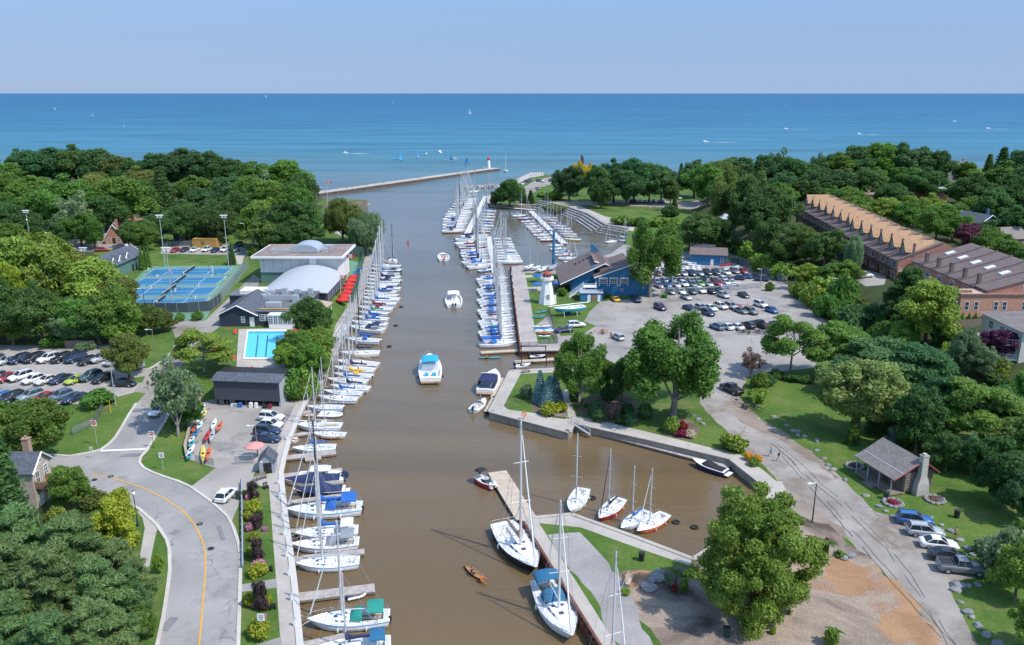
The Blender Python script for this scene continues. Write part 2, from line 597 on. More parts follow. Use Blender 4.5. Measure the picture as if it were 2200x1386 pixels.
def GT(px,py):
 """place on the terrain seen at photo pixel"""
 u=(px-1100.0)/FOC
 v=(py-693.0)/FOC
 d=np.array([u,CP-v*SP,-SP-v*CP])
 X,Y,Z=_T*d[0],_T*d[1],CAM_H+_T*d[2]
 below=Z<=hg(X,Y)
 if not below.any():
  return W(px,py,1.5)
 i=int(np.argmax(below))
 if i==0:
  return Vector((X[0],Y[0],Z[0]))
 z0=Z[i-1]-hz(X[i-1],Y[i-1])
 z1=Z[i]-hz(X[i],Y[i])
 k=z0/(z0-z1+1e-9)
 x,y=X[i-1]+k*(X[i]-X[i-1]),Y[i-1]+k*(Y[i]-Y[i-1])
 return Vector((x,y,hz(x,y)))
def GP(pts):
 r=[]
 for a,b in pts:
  p=GT(a,b)
  r.append((p.x,p.y))
 return r
def subdiv_poly(poly,step=9.0):
 r=[]
 n=len(poly)
 for i in range(n):
  a=poly[i]
  b=poly[(i+1)%n]
  d=math.hypot(b[0]-a[0],b[1]-a[1])
  k=min(40,max(1,int(d/step)))
  for j in range(k):
   r.append((a[0]+(b[0]-a[0])*j/k,a[1]+(b[1]-a[1])*j/k))
 return r
 # regions laid into the two land masses (later wins)
REG=[]
def rough_poly(p,amp,step=1.6):
 rr=random.Random(len(REG))
 q=subdiv_poly(p,step)
 out=[]
 for i,a in enumerate(q):
  k=amp*(math.sin(i*.7+len(REG))*.6+math.sin(i*.23)*.7+rr.uniform(-.8,.8))
  b=q[(i+1)%len(q)]
  dx,dy=b[0]-a[0],b[1]-a[1]
  l=math.hypot(dx,dy)+1e-6
  out.append((a[0]-dy/l*k,a[1]+dx/l*k))
 return out
RAGGED={'mulch_bed':.7,'wood_chips':.8,'gravel':.5,'bare_earth':.6,'planting_bed':.3,'woodland_floor':1.5,'lane':.22,'boatyard_paving':.15}
def reg(name,mat,poly,mode='gt'):
 p=GP(poly)if mode=='gt' else poly
 if name in RAGGED and not(name=='lane' and poly[0][0]<400):
  p=rough_poly(p,RAGGED[name],.9 if name=='wood_chips' else 1.6)
 REG.append((name,mat,p))
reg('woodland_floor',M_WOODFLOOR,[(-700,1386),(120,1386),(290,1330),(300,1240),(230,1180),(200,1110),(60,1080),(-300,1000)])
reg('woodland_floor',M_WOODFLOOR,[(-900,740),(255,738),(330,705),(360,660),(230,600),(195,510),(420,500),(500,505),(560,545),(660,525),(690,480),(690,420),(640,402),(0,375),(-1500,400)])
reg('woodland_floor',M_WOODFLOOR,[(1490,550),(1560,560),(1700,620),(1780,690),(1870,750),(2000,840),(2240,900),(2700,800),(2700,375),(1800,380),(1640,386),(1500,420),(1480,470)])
reg('road',M_ROAD,[(285,1800),(325,1480),(338,1386),(351,1326),(361,1260),(365,1225),(364,1181),(358,1160),(349,1146),(337,1128),(322,1114),(299,1094),(262,1075),(225,1062),(180,1047),(140,1022),(112,1004),(90,985),(30,985),(-60,985),(-60,960),(100,976),(150,980),(195,972),(217,966),(235,953),(248,940),(264,914),(277,891),(293,867),(313,845),(330,845),(367,871),(356,903),(338,931),(320,960),(317,967),(308,974),(302,983),(299,995),(309,1006),(330,1016),(354,1025),(382,1034),(409,1046),(450,1075),(470,1092),(489,1110),(502,1135),(512,1165),(516,1190),(517,1220),(512,1386),(506,1480),(488,1800)])
reg('lane',M_LANE,[(293,867),(313,845),(290,842),(298,830),(313,812),(326,790),(358,770),(381,738),(372,712),(362,690),(455,688),(475,700),(420,740),(395,775),(380,815),(367,871),(330,885)])
reg('parking_lot',M_LOT,[(-420,735),(0,742),(262,742),(262,795),(318,793),(326,790),(313,812),(296,832),(288,843),(202,866),(165,868),(0,866),(-500,872)])
reg('lawn',M_GRASS,[(228,829),(245,818),(312,808),(306,822),(238,830)])
reg('driveway',M_LOT,[(409,1046),(438,1025),(466,1004),(548,1010),(543,1030),(515,1080),(497,1122),(489,1110),(470,1092),(450,1075)])
reg('boatyard_paving',M_LOT,[(402,985),(428,868),(452,858),(610,856),(652,856),(641,872),(600,960),(594,1000),(550,1012),(462,1006)])
reg('promenade',M_CONC,[(618,1800),(603,1480),(603,1386),(595,1268),(587,1165),(580,1069),(577,1045),(543,1042),(545,1025),(585,1016),(590,985),(605,930),(630,878),(640,862),(662,850),(672,858),(640,900),(612,985),(606,1016),(650,1386),(668,1480),(730,1800)])
reg('boardwalk',M_DECK,[(643,860),(655,842),(690,785),(713,735),(720,700),(745,660),(758,615),(775,570),(790,545),(804,547),(795,575),(788,612),(776,652),(757,690),(737,727),(700,812),(676,852),(664,860)])
reg('sidewalk',M_CONC,[(296,1100),(300,1095),(324,1115),(340,1134),(336,1142),(322,1210),(316,1235),(292,1235),(300,1197),(311,1135),(306,1112)])
reg('garden_path',M_GRAVEL,[(515,1272),(516,1256),(594,1243),(596,1262)])
reg('garden_path',M_GRAVEL,[(513,1400),(560,1382),(604,1368),(606,1390)])
reg('pool_deck',M_CONC,[(508,790),(513,707),(640,704),(665,745),(655,800),(600,800),(505,797)])
reg('court_surround',M_COURTG,[(205,690),(318,572),(532,570),(515,598),(452,668),(440,690)])
reg('court_surround',M_COURTG,[(735,640),(750,560),(783,558),(768,620),(756,650)])
reg('club_path',M_CONC,[(508,568),(505,545),(515,535),(526,545),(520,568)])
reg('club_path',M_CONC,[(700,488),(714,486),(745,500),(740,508),(716,500)])
reg('club_paving',M_LOT,[(205,690),(440,690),(460,670),(545,590),(560,600),(520,690),(475,702),(362,700)])
reg('parking_lot',M_LOT,[(345,545),(350,530),(500,525),(545,540),(530,550),(500,548)])
reg('parking_lot',M_LOT,[(40,545),(70,505),(260,500),(330,510),(300,530),(200,540)])
reg('bare_earth',M_DIRT,[(160,525),(200,505),(245,505),(240,520),(200,528)])
reg('parking_lot',M_LOT,[(1150,700),(1200,660),(1290,648),(1378,640),(1398,580),(1410,552),(1478,540),(1500,552),(1558,558),(1640,588),(1692,612),(1706,640),(1740,660),(1775,690),(1768,735),(1750,790),(1660,800),(1600,812),(1560,800),(1500,790),(1400,790),(1330,770),(1310,792),(1290,790),(1302,768),(1290,750),(1200,748),(1190,720)])
reg('lawn',M_GRASS,[(1190,700),(1172,652),(1290,648),(1268,668),(1255,690),(1280,700),(1250,720),(1205,722)])
reg('lane',M_LANE,[(1532,790),(1600,800),(1604,815),(1584,850),(1600,868),(1640,905),(1680,930),(1740,968),(1800,1020),(1850,1070),(1880,1100),(1935,1118),(1990,1150),(2060,1195),(2100,1225),(2105,1240),(2040,1250),(2055,1290),(2090,1360),(2120,1420),(2300,1800),(2230,1800),(2040,1420),(2012,1362),(1965,1298),(1905,1235),(1862,1195),(1828,1165),(1795,1135),(1745,1115),(1688,1075),(1672,1040),(1640,1002),(1560,925),(1505,868),(1500,845),(1515,815)])
reg('bare_earth',M_DIRT,[(1555,862),(1592,862),(1640,908),(1690,938),(1745,970),(1805,1028),(1790,1030),(1740,985),(1680,950),(1640,930),(1600,905)])
reg('bare_earth',M_DIRT,[(1652,1045),(1676,1030),(1716,1066),(1760,1110),(1800,1135),(1830,1165),(1790,1140),(1740,1118),(1700,1090)])
reg('mulch_bed',M_MULCH,[(1318,1232),(1340,1222),(1485,1222),(1560,1170),(1700,1100),(1755,1118),(1790,1125),(1828,1165),(1862,1195),(1905,1235),(1965,1298),(2012,1362),(2045,1430),(2230,1800),(1620,1800),(1450,1470),(1360,1310),(1335,1260)])
reg('wood_chips',M_CHIP,[(1870,1340),(1920,1312),(1960,1318),(1968,1300),(2006,1360),(2010,1400),(1920,1390)])
reg('wood_chips',M_CHIP,[(1880,1212),(1905,1237),(1965,1300),(1960,1318),(1940,1290),(1905,1262)])
reg('wood_chips',M_CHIP,[(1762,1212),(1810,1204),(1862,1222),(1870,1262),(1820,1278),(1770,1262)])
reg('wood_chips',M_CHIP,[(1345,1230),(1400,1228),(1398,1246),(1372,1262),(1350,1256)])
reg('gravel',M_GRAVEL,[(1178,1152),(1240,1146),(1262,1158),(1300,1212),(1336,1260),(1362,1312),(1460,1480),(1620,1800),(1545,1800),(1385,1480),(1325,1386)])
reg('promenade',M_CONC,[(1112,1124),(1123,1121),(1143,1114),(1228,1106),(1355,1152),(1485,1201),(1484,1216),(1355,1172),(1248,1133),(1158,1124),(1325,1386),(1390,1490),(1560,1800),(1490,1800),(1325,1490),(1280,1386),(1200,1256)])
reg('promenade',M_CONC,[(1053,884),(1098,797),(1150,790),(1292,786),(1290,796),(1142,802),(1118,804),(1082,872),(1092,880),(1150,888),(1222,900),(1236,894),(1300,906),(1420,935),(1592,978),(1640,1010),(1668,1034),(1660,1048),(1632,1040),(1570,990),(1400,950),(1232,912),(1222,932)])
reg('promenade',M_CONC,[(1640,1034),(1680,1034),(1688,1052),(1668,1110),(1630,1110),(1650,1060)])
reg('garden_path',M_CONC,[(1222,898),(1212,862),(1208,840),(1220,836),(1224,858),(1238,894)])
reg('planting_bed',M_BED,[(1140,868),(1150,845),(1200,845),(1205,870),(1216,890),(1180,896),(1140,884)])
reg('planting_bed',M_BED,[(1240,888),(1262,850),(1340,850),(1372,870),(1370,915),(1300,905)])
reg('planting_bed',M_BED,[(1424,930),(1440,900),(1480,900),(1500,925),(1490,945),(1450,942)])
reg('promenade',M_DECK,[(1110,757),(1100,650),(1092,575),(1097,566),(1124,566),(1138,640),(1148,700),(1156,738),(1200,738),(1205,757)])
reg('patio',M_CONC,[(1122,592),(1168,590),(1168,594),(1124,597)])
reg('patio',M_CONC,[(1128,617),(1190,615),(1192,622),(1132,626)])
reg('boatyard_paving',M_GRAVEL,[(1125,586),(1122,572),(1205,560),(1300,545),(1340,525),(1420,540),(1400,600),(1290,625),(1205,610),(1200,588)])
reg('road',M_LANE,[(1150,441),(1195,433),(1280,432),(1400,432),(1480,434),(1500,430),(1510,436),(1500,446),(1440,446),(1300,441),(1210,440),(1190,446)])
reg('road',M_LANE,[(1098,430),(1120,405),(1150,388),(1190,378),(1240,382),(1200,392),(1160,402),(1140,420),(1150,441),(1120,441)])
reg('promenade',M_CONC,[(1040,441),(1044,424),(1062,410),(1100,389),(1122,379),(1140,371),(1168,370),(1168,377),(1140,382),(1110,395),(1066,425),(1056,442)])
reg('promenade',M_CONC,[(1215,444),(1245,442),(1300,465),(1340,475),(1365,486),(1360,497),(1300,484),(1265,466),(1230,452)])
reg('court_drive',M_LOT,[(1835,600),(1860,580),(1905,590),(1900,612),(1860,615)])
reg('court_drive',M_LOT,[(2010,735),(2040,712),(2120,716),(2100,740),(2040,745)])
def build_land():
 vs,es=[],[]
 def add_poly(p):
  b=len(vs)
  n=len(p)
  vs.extend([Vector(q)for q in p])
  es.extend([(b+i,b+(i+1)%n)for i in range(n)])
 land=[subdiv_poly(WEST),subdiv_poly(EAST)]
 for p in land:
  add_poly(p)
 for _,_,p in REG:
  add_poly(subdiv_poly(p,6.0))
 for(x0,x1,y0,y1,s)in((-130,190,40,260,4.5),(-330,330,260,470,9.0),(-620,620,470,700,22.0),(-620,-130,40,260,22.0),(190,620,40,260,22.0)):
  gx,gy=np.meshgrid(np.arange(x0,x1,s),np.arange(y0,y1,s))
  gx=gx.ravel()+RNG.uniform(-.3,.3,gx.size)*s
  gy=gy.ravel()+RNG.uniform(-.3,.3,gy.size)*s
  ok=inside(WEST,gx,gy)|inside(EAST,gx,gy)
  vs.extend([Vector((a,b))for a,b in zip(gx[ok],gy[ok])])
 ov,oe,of,_a,_b,_c=delaunay_2d_cdt(vs,es,[],0,0.01)
 V=np.array([(p.x,p.y)for p in ov])
 F=np.array([f[:3]for f in of if len(f)==3])
 C=V[F].mean(axis=1)
 on=inside(WEST,C[:,0],C[:,1])|inside(EAST,C[:,0],C[:,1])
 lab=np.full(len(F),-1)
 for k,(_n2,_m,p)in enumerate(REG):
  lab[inside(p,C[:,0],C[:,1])]=k
 Z=hg(V[:,0],V[:,1])
 groups={}
 for i in np.nonzero(on)[0]:
  k=lab[i]
  key=('lawn',M_GRASS.name)if k<0 else(REG[k][0],REG[k][1].name)
  groups.setdefault(key,[]).append(i)
 for(nm,mn),idx in groups.items():
  if nm=='pool_hole':
   continue
  tri=F[idx]
  a,b,c=V[tri[:,0]],V[tri[:,1]],V[tri[:,2]]
  cr=(b[:,0]-a[:,0])*(c[:,1]-a[:,1])-(b[:,1]-a[:,1])*(c[:,0]-a[:,0])
  tri=np.where((cr<0)[:,None],tri[:,[0,2,1]],tri)
  u,inv=np.unique(tri,return_inverse=True)
  P3=np.column_stack([V[u],Z[u]])
  me=np_mesh(nm,P3,inv.reshape(tri.shape),bpy.data.materials[mn],smooth=True)
  o=mobj(nm,me)
  tag(o,kind='structure')
 for nm,p in(('shore',subdiv_poly(WEST)),('shore',subdiv_poly(EAST))):
  b=MB()
  n=len(p)
  for i in range(n):
   q0,q1=p[i],p[(i+1)%n]
   z0,z1=hz(*q0),hz(*q1)
   b.add([(q0[0],q0[1],z0),(q1[0],q1[1],z1),(q1[0],q1[1],-3),(q0[0],q0[1],-3)],[(0,1,2,3)])
  tag(b.obj(nm,M_SHORE),kind='structure')
REG.append(('pool_hole',M_CONC,GP([(523,772),(531,711),(616,711),(612,772)])))
build_land()
# water
def water_material():
 m,nt,b=_nodes('harbour_and_lake_water')
 L=nt.links.new
 g=nt.nodes.new('ShaderNodeNewGeometry')
 sp=nt.nodes.new('ShaderNodeSeparateXYZ')
 L(g.outputs['Position'],sp.inputs[0])
 nz=nt.nodes.new('ShaderNodeTexNoise')
 nz.inputs['Scale'].default_value=0.006
 nz.inputs['Detail'].default_value=5
 nz.inputs['Distortion'].default_value=0.6
 L(g.outputs['Position'],nz.inputs['Vector'])
 def math1(op,a,bval):
  n=nt.nodes.new('ShaderNodeMath')
  n.operation=op
  for i,x in enumerate((a,bval)):
   if isinstance(x,(int,float)):
    n.inputs[i].default_value=x
   else:
    L(x,n.inputs[i])
  return n.outputs[0]
 wob=math1('MULTIPLY',math1('SUBTRACT',nz.outputs[0],0.5),260.0)
 yy=math1('ADD',sp.outputs[1],wob)
 mr=nt.nodes.new('ShaderNodeMapRange')
 mr.inputs[1].default_value=0
 mr.inputs[2].default_value=4000
 L(yy,mr.inputs[0])
 rp=nt.nodes.new('ShaderNodeValToRGB')
 els=rp.color_ramp.elements
 stops=[(60,(0.150,0.102,0.050)),(260,(0.142,0.108,0.068)),(440,(0.112,0.112,0.100)),(620,(0.075,0.172,0.210)),(900,(0.046,0.180,0.262)),(1700,(0.028,0.145,0.255)),(4000,(0.022,0.125,0.245))]
 while len(els)<len(stops):
  els.new(0.5)
 for e,(p,c)in zip(els,stops):
  e.position=p/4000.0
  e.color=c4(c)
 L(mr.outputs[0],rp.inputs[0])
 st=nt.nodes.new('ShaderNodeMapping')
 st.inputs['Scale'].default_value=(0.0035,0.02,1)
 L(g.outputs['Position'],st.inputs['Vector'])
 sn=nt.nodes.new('ShaderNodeTexNoise')
 sn.inputs['Scale'].default_value=1.0
 sn.inputs['Detail'].default_value=7
 sn.inputs['Roughness'].default_value=0.62
 sn.inputs['Distortion'].default_value=0.8
 L(st.outputs[0],sn.inputs['Vector'])
 sm=nt.nodes.new('ShaderNodeMapRange')
 sm.inputs[1].default_value=0.3
 sm.inputs[2].default_value=0.7
 sm.inputs[3].default_value=0.72
 sm.inputs[4].default_value=1.25
 L(sn.outputs[0],sm.inputs[0])
 vs_=nt.nodes.new('ShaderNodeVectorMath')
 vs_.operation='SCALE'
 L(rp.outputs[0],vs_.inputs[0])
 L(sm.outputs[0],vs_.inputs['Scale'])
 L(vs_.outputs[0],b.inputs['Base Color'])
 rn=nt.nodes.new('ShaderNodeTexNoise')
 rn.inputs['Scale'].default_value=0.035
 rn.inputs['Detail'].default_value=4
 L(g.outputs['Position'],rn.inputs['Vector'])
 rm=nt.nodes.new('ShaderNodeMapRange')
 rm.inputs[1].default_value=0.4
 rm.inputs[2].default_value=0.65
 rm.inputs[3].default_value=0.03
 rm.inputs[4].default_value=0.16
 L(rn.outputs[0],rm.inputs[0])
 L(rm.outputs[0],b.inputs['Roughness'])
 b.inputs['IOR'].default_value=1.33
 ms=nt.nodes.new('ShaderNodeMapRange')
 ms.inputs[1].default_value=420
 ms.inputs[2].default_value=900
 ms.inputs[3].default_value=0.55
 ms.inputs[4].default_value=0.30
 L(sp.outputs[1],ms.inputs[0])
 L(ms.outputs[0],b.inputs['Specular IOR Level'])
 mp=nt.nodes.new('ShaderNodeMapping')
 mp.inputs['Scale'].default_value=(0.45,1.0,1.0)
 mp.inputs['Rotation'].default_value=(0,0,R(12))
 L(g.outputs['Position'],mp.inputs['Vector'])
 n1=nt.nodes.new('ShaderNodeTexNoise')
 n1.inputs['Scale'].default_value=1.1
 n1.inputs['Detail'].default_value=5
 n1.inputs['Roughness'].default_value=0.6
 L(mp.outputs[0],n1.inputs['Vector'])
 n2=nt.nodes.new('ShaderNodeTexNoise')
 n2.inputs['Scale'].default_value=0.05
 n2.inputs['Detail'].default_value=6
 n2.inputs['Distortion'].default_value=0.5
 L(mp.outputs[0],n2.inputs['Vector'])
 h=math1('ADD',math1('MULTIPLY',n1.outputs[0],0.06),math1('MULTIPLY',n2.outputs[0],0.5))
 bp=nt.nodes.new('ShaderNodeBump')
 bp.inputs['Strength'].default_value=1.0
 bp.inputs['Distance'].default_value=1.0
 L(h,bp.inputs['Height'])
 L(bp.outputs[0],b.inputs['Normal'])
 df=nt.nodes.new('ShaderNodeBsdfDiffuse')
 L(vs_.outputs[0],df.inputs['Color'])
 gl=nt.nodes.new('ShaderNodeBsdfGlossy')
 gl.inputs['Roughness'].default_value=0.3
 L(bp.outputs[0],gl.inputs['Normal'])
 m1=nt.nodes.new('ShaderNodeMixShader')
 m1.inputs[0].default_value=0.16
 L(df.outputs[0],m1.inputs[1])
 L(gl.outputs[0],m1.inputs[2])
 fr=nt.nodes.new('ShaderNodeMapRange')
 fr.interpolation_type='SMOOTHSTEP'
 fr.inputs[1].default_value=330
 fr.inputs[2].default_value=760
 L(yy,fr.inputs[0])
 m2=nt.nodes.new('ShaderNodeMixShader')
 L(fr.outputs[0],m2.inputs[0])
 L(b.outputs[0],m2.inputs[1])
 L(m1.outputs[0],m2.inputs[2])
 L(m2.outputs[0],nt.nodes['Material Output'].inputs[0])
 return m
M_WATER=water_material()
_b=MB()
ys=[10,300,700,2000,8000,60000]
for i in range(len(ys)-1):
 a,c=ys[i],ys[i+1]
 wa,wc=700+a,700+c
 _b.add([(-wa,a,0),(wa,a,0),(wc,c,0),(-wc,c,0)],[(0,1,2,3)])
tag(_b.obj('water',M_WATER),kind='structure')
_b=MB()
_b.add([(-700,30,-3),(700,30,-3),(1500,800,-3),(-1500,800,-3)],[(0,1,2,3)])
tag(_b.obj('harbour_bed',M_SHORE),kind='structure')
# trees and shrubs
M_BARK=ground_mat('bark_brown',[(0.3,(0.10,0.075,0.055)),(0.6,(0.19,0.15,0.115))],0.8,6.0,0.3,0.95)
M_BARKG=ground_mat('bark_grey',[(0.3,(0.17,0.15,0.13)),(0.6,(0.29,0.265,0.235))],0.8,6.0,0.25,0.95)
LEAF={'dark':leaf_mat('leaf_dark',(0.032,0.078,0.022),(0.070,0.142,0.036)),'mid':leaf_mat('leaf_mid',(0.048,0.112,0.020),(0.105,0.200,0.036)),'bright':leaf_mat('leaf_bright',(0.072,0.138,0.018),(0.155,0.235,0.040),0.35),'olive':leaf_mat('leaf_olive',(0.062,0.098,0.022),(0.125,0.165,0.042)),'silver':leaf_mat('leaf_silver',(0.075,0.125,0.062),(0.150,0.215,0.105)),'teal':leaf_mat('leaf_teal',(0.030,0.082,0.030),(0.066,0.148,0.050)),'blue':leaf_mat('needle_blue',(0.075,0.135,0.140),(0.170,0.260,0.260),0.2),'pine':leaf_mat('needle_pine',(0.042,0.086,0.026),(0.098,0.158,0.052),0.25),'willow':leaf_mat('leaf_willow',(0.085,0.145,0.040),(0.165,0.240,0.075),0.45),'maple':leaf_mat('leaf_maple',(0.070,0.116,0.016),(0.148,0.200,0.036),0.45),'yellow':leaf_mat('leaf_yellow',(0.230,0.210,0.010),(0.360,0.320,0.020),0.35),'purple':leaf_mat('leaf_purple',(0.045,0.012,0.026),(0.100,0.026,0.050),0.2),'brown':leaf_mat('leaf_brown',(0.085,0.062,0.045),(0.165,0.120,0.085),0.2),'black':leaf_mat('leaf_blackish',(0.020,0.014,0.013),(0.055,0.038,0.034),0.05),'lime':leaf_mat('leaf_lime',(0.100,0.138,0.012),(0.185,0.225,0.022),0.3),'pink':leaf_mat('petal_pink',(0.28,0.09,0.17),(0.42,0.21,0.30),0.3),'red':leaf_mat('petal_red',(0.13,0.012,0.014),(0.22,0.03,0.022),0.3),'orange':leaf_mat('petal_orange',(0.32,0.15,0.015),(0.46,0.25,0.03),0.3),'cream':leaf_mat('petal_cream',(0.26,0.22,0.14),(0.40,0.35,0.24),0.3),}
def unit(v):
 return v/(np.linalg.norm(v,axis=1,keepdims=True)+1e-9)
def leaf_quads(P,N,sx,sy,rng,jitter=0.9,fixed_up=None):
 """quads at P facing roughly N; sx, sy arrays"""
 n=len(P)
 N=unit(N+rng.normal(0,jitter,(n,3))*0.5)
 if fixed_up is not None:
  T=np.tile(np.array(fixed_up,dtype=float),(n,1))+rng.normal(0,0.25,(n,3))
  T=unit(T-N*(T*N).sum(1,keepdims=True))
 else:
  T=rng.normal(0,1,(n,3))
  T=unit(T-N*(T*N).sum(1,keepdims=True))
 B=np.cross(N,T)
 sx=sx[:,None]
 sy=sy[:,None]
 V=np.empty((n,4,3))
 V[:,0]=P-T*sy
 V[:,1]=P+B*sx-N*sx*0.25
 V[:,2]=P+T*sy
 V[:,3]=P-B*sx-N*sx*0.25
 F=np.arange(4*n).reshape(n,4)
 return V.reshape(-1,3),F
def crown_mesh(name,mat,lobes,per_area,leaf,seed,elong=1.35,up=0.25,jitter=1.5,hang=False,cull=0.62,shell=(0.5,1.14)):
 rng=np.random.default_rng(seed)
 Ps,Ns,Ts=[],[],[]
 L=np.array(lobes)
 for i,(cx,cy,cz,rx,ry,rz)in enumerate(lobes):
  n=int(per_area*(rx*ry+rx*rz+ry*rz)/3)
  D=unit(rng.normal(0,1,(n,3)))
  D[:,2]+=up*0.4
  D=unit(D)
  r=rng.uniform(shell[0],shell[1],(n,1))**0.8
  k=1+0.16*np.sin(D[:,:1]*7+i)*np.sin(D[:,1:2]*6+2*i)+0.10*np.sin(D[:,2:3]*9+i)
  P=np.array([cx,cy,cz])+D*r*k*np.array([rx,ry,rz])
  N=unit(D/np.array([rx,ry,rz])+np.array([0,0,up]))
  keep=np.ones(n,dtype=bool)
  for j in range(len(L)):
   if j!=i:
    q=(P-L[j,:3])/L[j,3:]
    keep&=(q*q).sum(1)>cull*cull
  keep&=P[:,2]>0.05
  Ps.append(P[keep])
  Ns.append(N[keep])
  Ts.append(np.clip(rng.normal(0.5,0.22,keep.sum())+rng.normal(0,0.16),0,1))
 P=np.vstack(Ps)
 N=np.vstack(Ns)
 T=np.concatenate(Ts)
 s=leaf*rng.uniform(0.6,1.3,len(P))
 V,F=leaf_quads(P,N,s/elong,s*(elong if not hang else elong*1.5),rng,jitter,(0,0,1)if hang else None)
 return np_mesh(name,V,F,mat,T)
def ellipsoid_lobes(rng,n,c,rad,lobe,spread=(0.55,0.86),flat=1.0,zmin=-0.75):
 """n lobes over an ellipsoid of radii rad centred at c"""
 out=[]
 ga=math.pi*(3-math.sqrt(5))
 for i in range(n):
  z=1-(1-zmin)*(i+0.5)/n
  r=math.sqrt(max(0,1-z*z))
  a=ga*i+rng.uniform(-.35,.35)
  k=rng.uniform(*spread)
  s=lobe*rng.uniform(0.72,1.28)
  out.append((c[0]+math.cos(a)*r*k*rad[0]+rng.normal(0,.15),c[1]+math.sin(a)*r*k*rad[1]+rng.normal(0,.15),c[2]+z*k*rad[2]+rng.normal(0,.15),s,s,s*flat))
 return out
def trunk_mesh(name,mat,height,r,lobes,seed,lean=0.0,fork=0.35,nlimb=9,n=7):
 rng=random.Random(seed)
 b=MB()
 top=Vector((lean+rng.uniform(-.3,.3),rng.uniform(-.3,.3),height))
 pts=[]
 for i in range(6):
  t=i/5
  pts.append(Vector((top.x*t+0.12*math.sin(3*t+seed),top.y*t+0.1*math.cos(4*t+seed),height*t)))
 rad=[r*(1.25 if i==0 else 1-0.15*i)for i in range(6)]
 b.path(pts,rad,n)
 ls=sorted(lobes,key=lambda q:rng.random())[:nlimb]
 for q in ls:
  t=min(0.95,max(fork,rng.uniform(fork,0.9)))
  i=min(4,int(t*5))
  p0=pts[i].lerp(pts[i+1],t*5-i)
  p2=Vector(q[:3])
  p1=p0.lerp(p2,0.5)+Vector((0,0,-0.06*(p2-p0).length))
  r0=r*(1-0.75*t)*0.62
  b.path([p0,p1,p2],[r0,r0*0.62,r0*0.2],5)
 return b.mesh(name,mat)
PROTO={}
def proto(key,crown_args,trunk_args,W0,H0):
 PROTO[key]=(crown_args,trunk_args,W0,H0)
def make_protos():
 P={}
 for k in range(7):
  rg=np.random.default_rng(100+k)
  lb=[]
  ph=rg.uniform(0,6.28,4)
  nl=54+4*k
  for(x,y,z,r1,r2,r3)in ellipsoid_lobes(rg,nl,(0,0,0),(1,1,1),1.0,spread=(0.72,1.0),zmin=-0.72):
   az=math.atan2(y,x)
   q=1+0.22*math.sin(2*az+ph[0])+0.14*math.sin(3*az+ph[1])+0.16*math.sin(4*z+ph[2])
   q*=rg.uniform(0.62,1.06)
   if z>0.75:
    q=min(q,0.92)
   s_=1.22*rg.uniform(0.6,1.35)
   lb.append((x*4.3*q,y*4.3*q,6.9+z*4.7*(0.86+0.14*q),s_,s_,s_*rg.uniform(0.7,1.0)))
  lb+=ellipsoid_lobes(rg,8,(0,0,6.8),(2.0,2.0,2.6),1.7)
  P['round%d'%k]=(lb,dict(per_area=250,leaf=0.20,seed=k),dict(height=9.0,r=0.34,fork=0.25,nlimb=12),10.6,12.4)
 rg=np.random.default_rng(125)
 lb=[]
 for(x,y,z,r1,r2,r3)in ellipsoid_lobes(rg,165,(0,0,0),(1,1,1),1.0,spread=(0.86,1.0),zmin=-0.95):
  az=math.atan2(y,x)
  q=(1+0.06*math.sin(3*az+1)+0.07*math.sin(5*z+2*az))*rg.uniform(0.84,1.04)
  s_=0.9*rg.uniform(0.6,1.35)
  lb.append((x*4.9*q*(1.12 if z<0.2 else 1),y*4.9*q*(1.12 if z<0.2 else 1),5.9+z*5.6*(0.9+0.1*q),s_,s_,s_*0.75))
 lb+=ellipsoid_lobes(rg,16,(0,0,6.0),(2.6,2.6,3.2),1.6)
 P['round9']=(lb,dict(per_area=640,leaf=0.125,seed=9),dict(height=9.0,r=0.34,fork=0.2,nlimb=16),11.2,12.4)
 for k in range(2):
  rg=np.random.default_rng(130+k)
  lb=[]
  for i in range(42):
   a=rg.uniform(0,6.28)
   rr=4.2*math.sqrt(rg.uniform(0.05,1))
   zc=4.2+8.2*rg.uniform(0,1)*(1-0.45*(rr/4.2)**2)
   lb.append((rr*math.cos(a),rr*math.sin(a),zc,.98,.98,1.5))
  P['poplar%d'%k]=(lb,dict(per_area=520,leaf=0.14,seed=40+k,up=0.1),dict(height=11.0,r=0.30,fork=0.12,nlimb=18),10.2,14.0)
 for k in range(2):
  rg=np.random.default_rng(150+k)
  lb=[]
  for i in range(34):
   a=rg.uniform(0,6.28)
   rr=5.4*math.sqrt(rg.uniform(0.02,1))
   zc=9.0-3.8*(rr/5.4)**2+rg.uniform(-2.2,0.6)
   lb.append((rr*math.cos(a),rr*math.sin(a),zc,1.7,1.7,0.55))
  P['locust%d'%k]=(lb,dict(per_area=260,leaf=0.19,seed=60+k,up=0.7,jitter=0.7),dict(height=8.2,r=0.26,fork=0.3,nlimb=16),13.0,10.0)
 for k in range(2):
  rg=np.random.default_rng(170+k)
  lb=ellipsoid_lobes(rg,30,(0,0,6.2),(4.8,4.8,4.6),1.5,flat=1.6,zmin=-0.55)
  lb+=ellipsoid_lobes(rg,6,(0,0,6.0),(2,2,2),1.8)
  P['willow%d'%k]=(lb,dict(per_area=260,leaf=0.165,seed=80+k,elong=2.0,hang=True,up=0.0),dict(height=7.5,r=0.42,fork=0.2),10.4,11.6)
 rg=np.random.default_rng(190)
 lb=ellipsoid_lobes(rg,30,(0,0,7.0),(4.2,4.2,5.0),1.05,spread=(0.4,1.0),zmin=-0.8)
 P['sparse0']=(lb,dict(per_area=75,leaf=0.26,seed=90),dict(height=10.5,r=0.26,fork=0.12,nlimb=30),10.0,12.6)
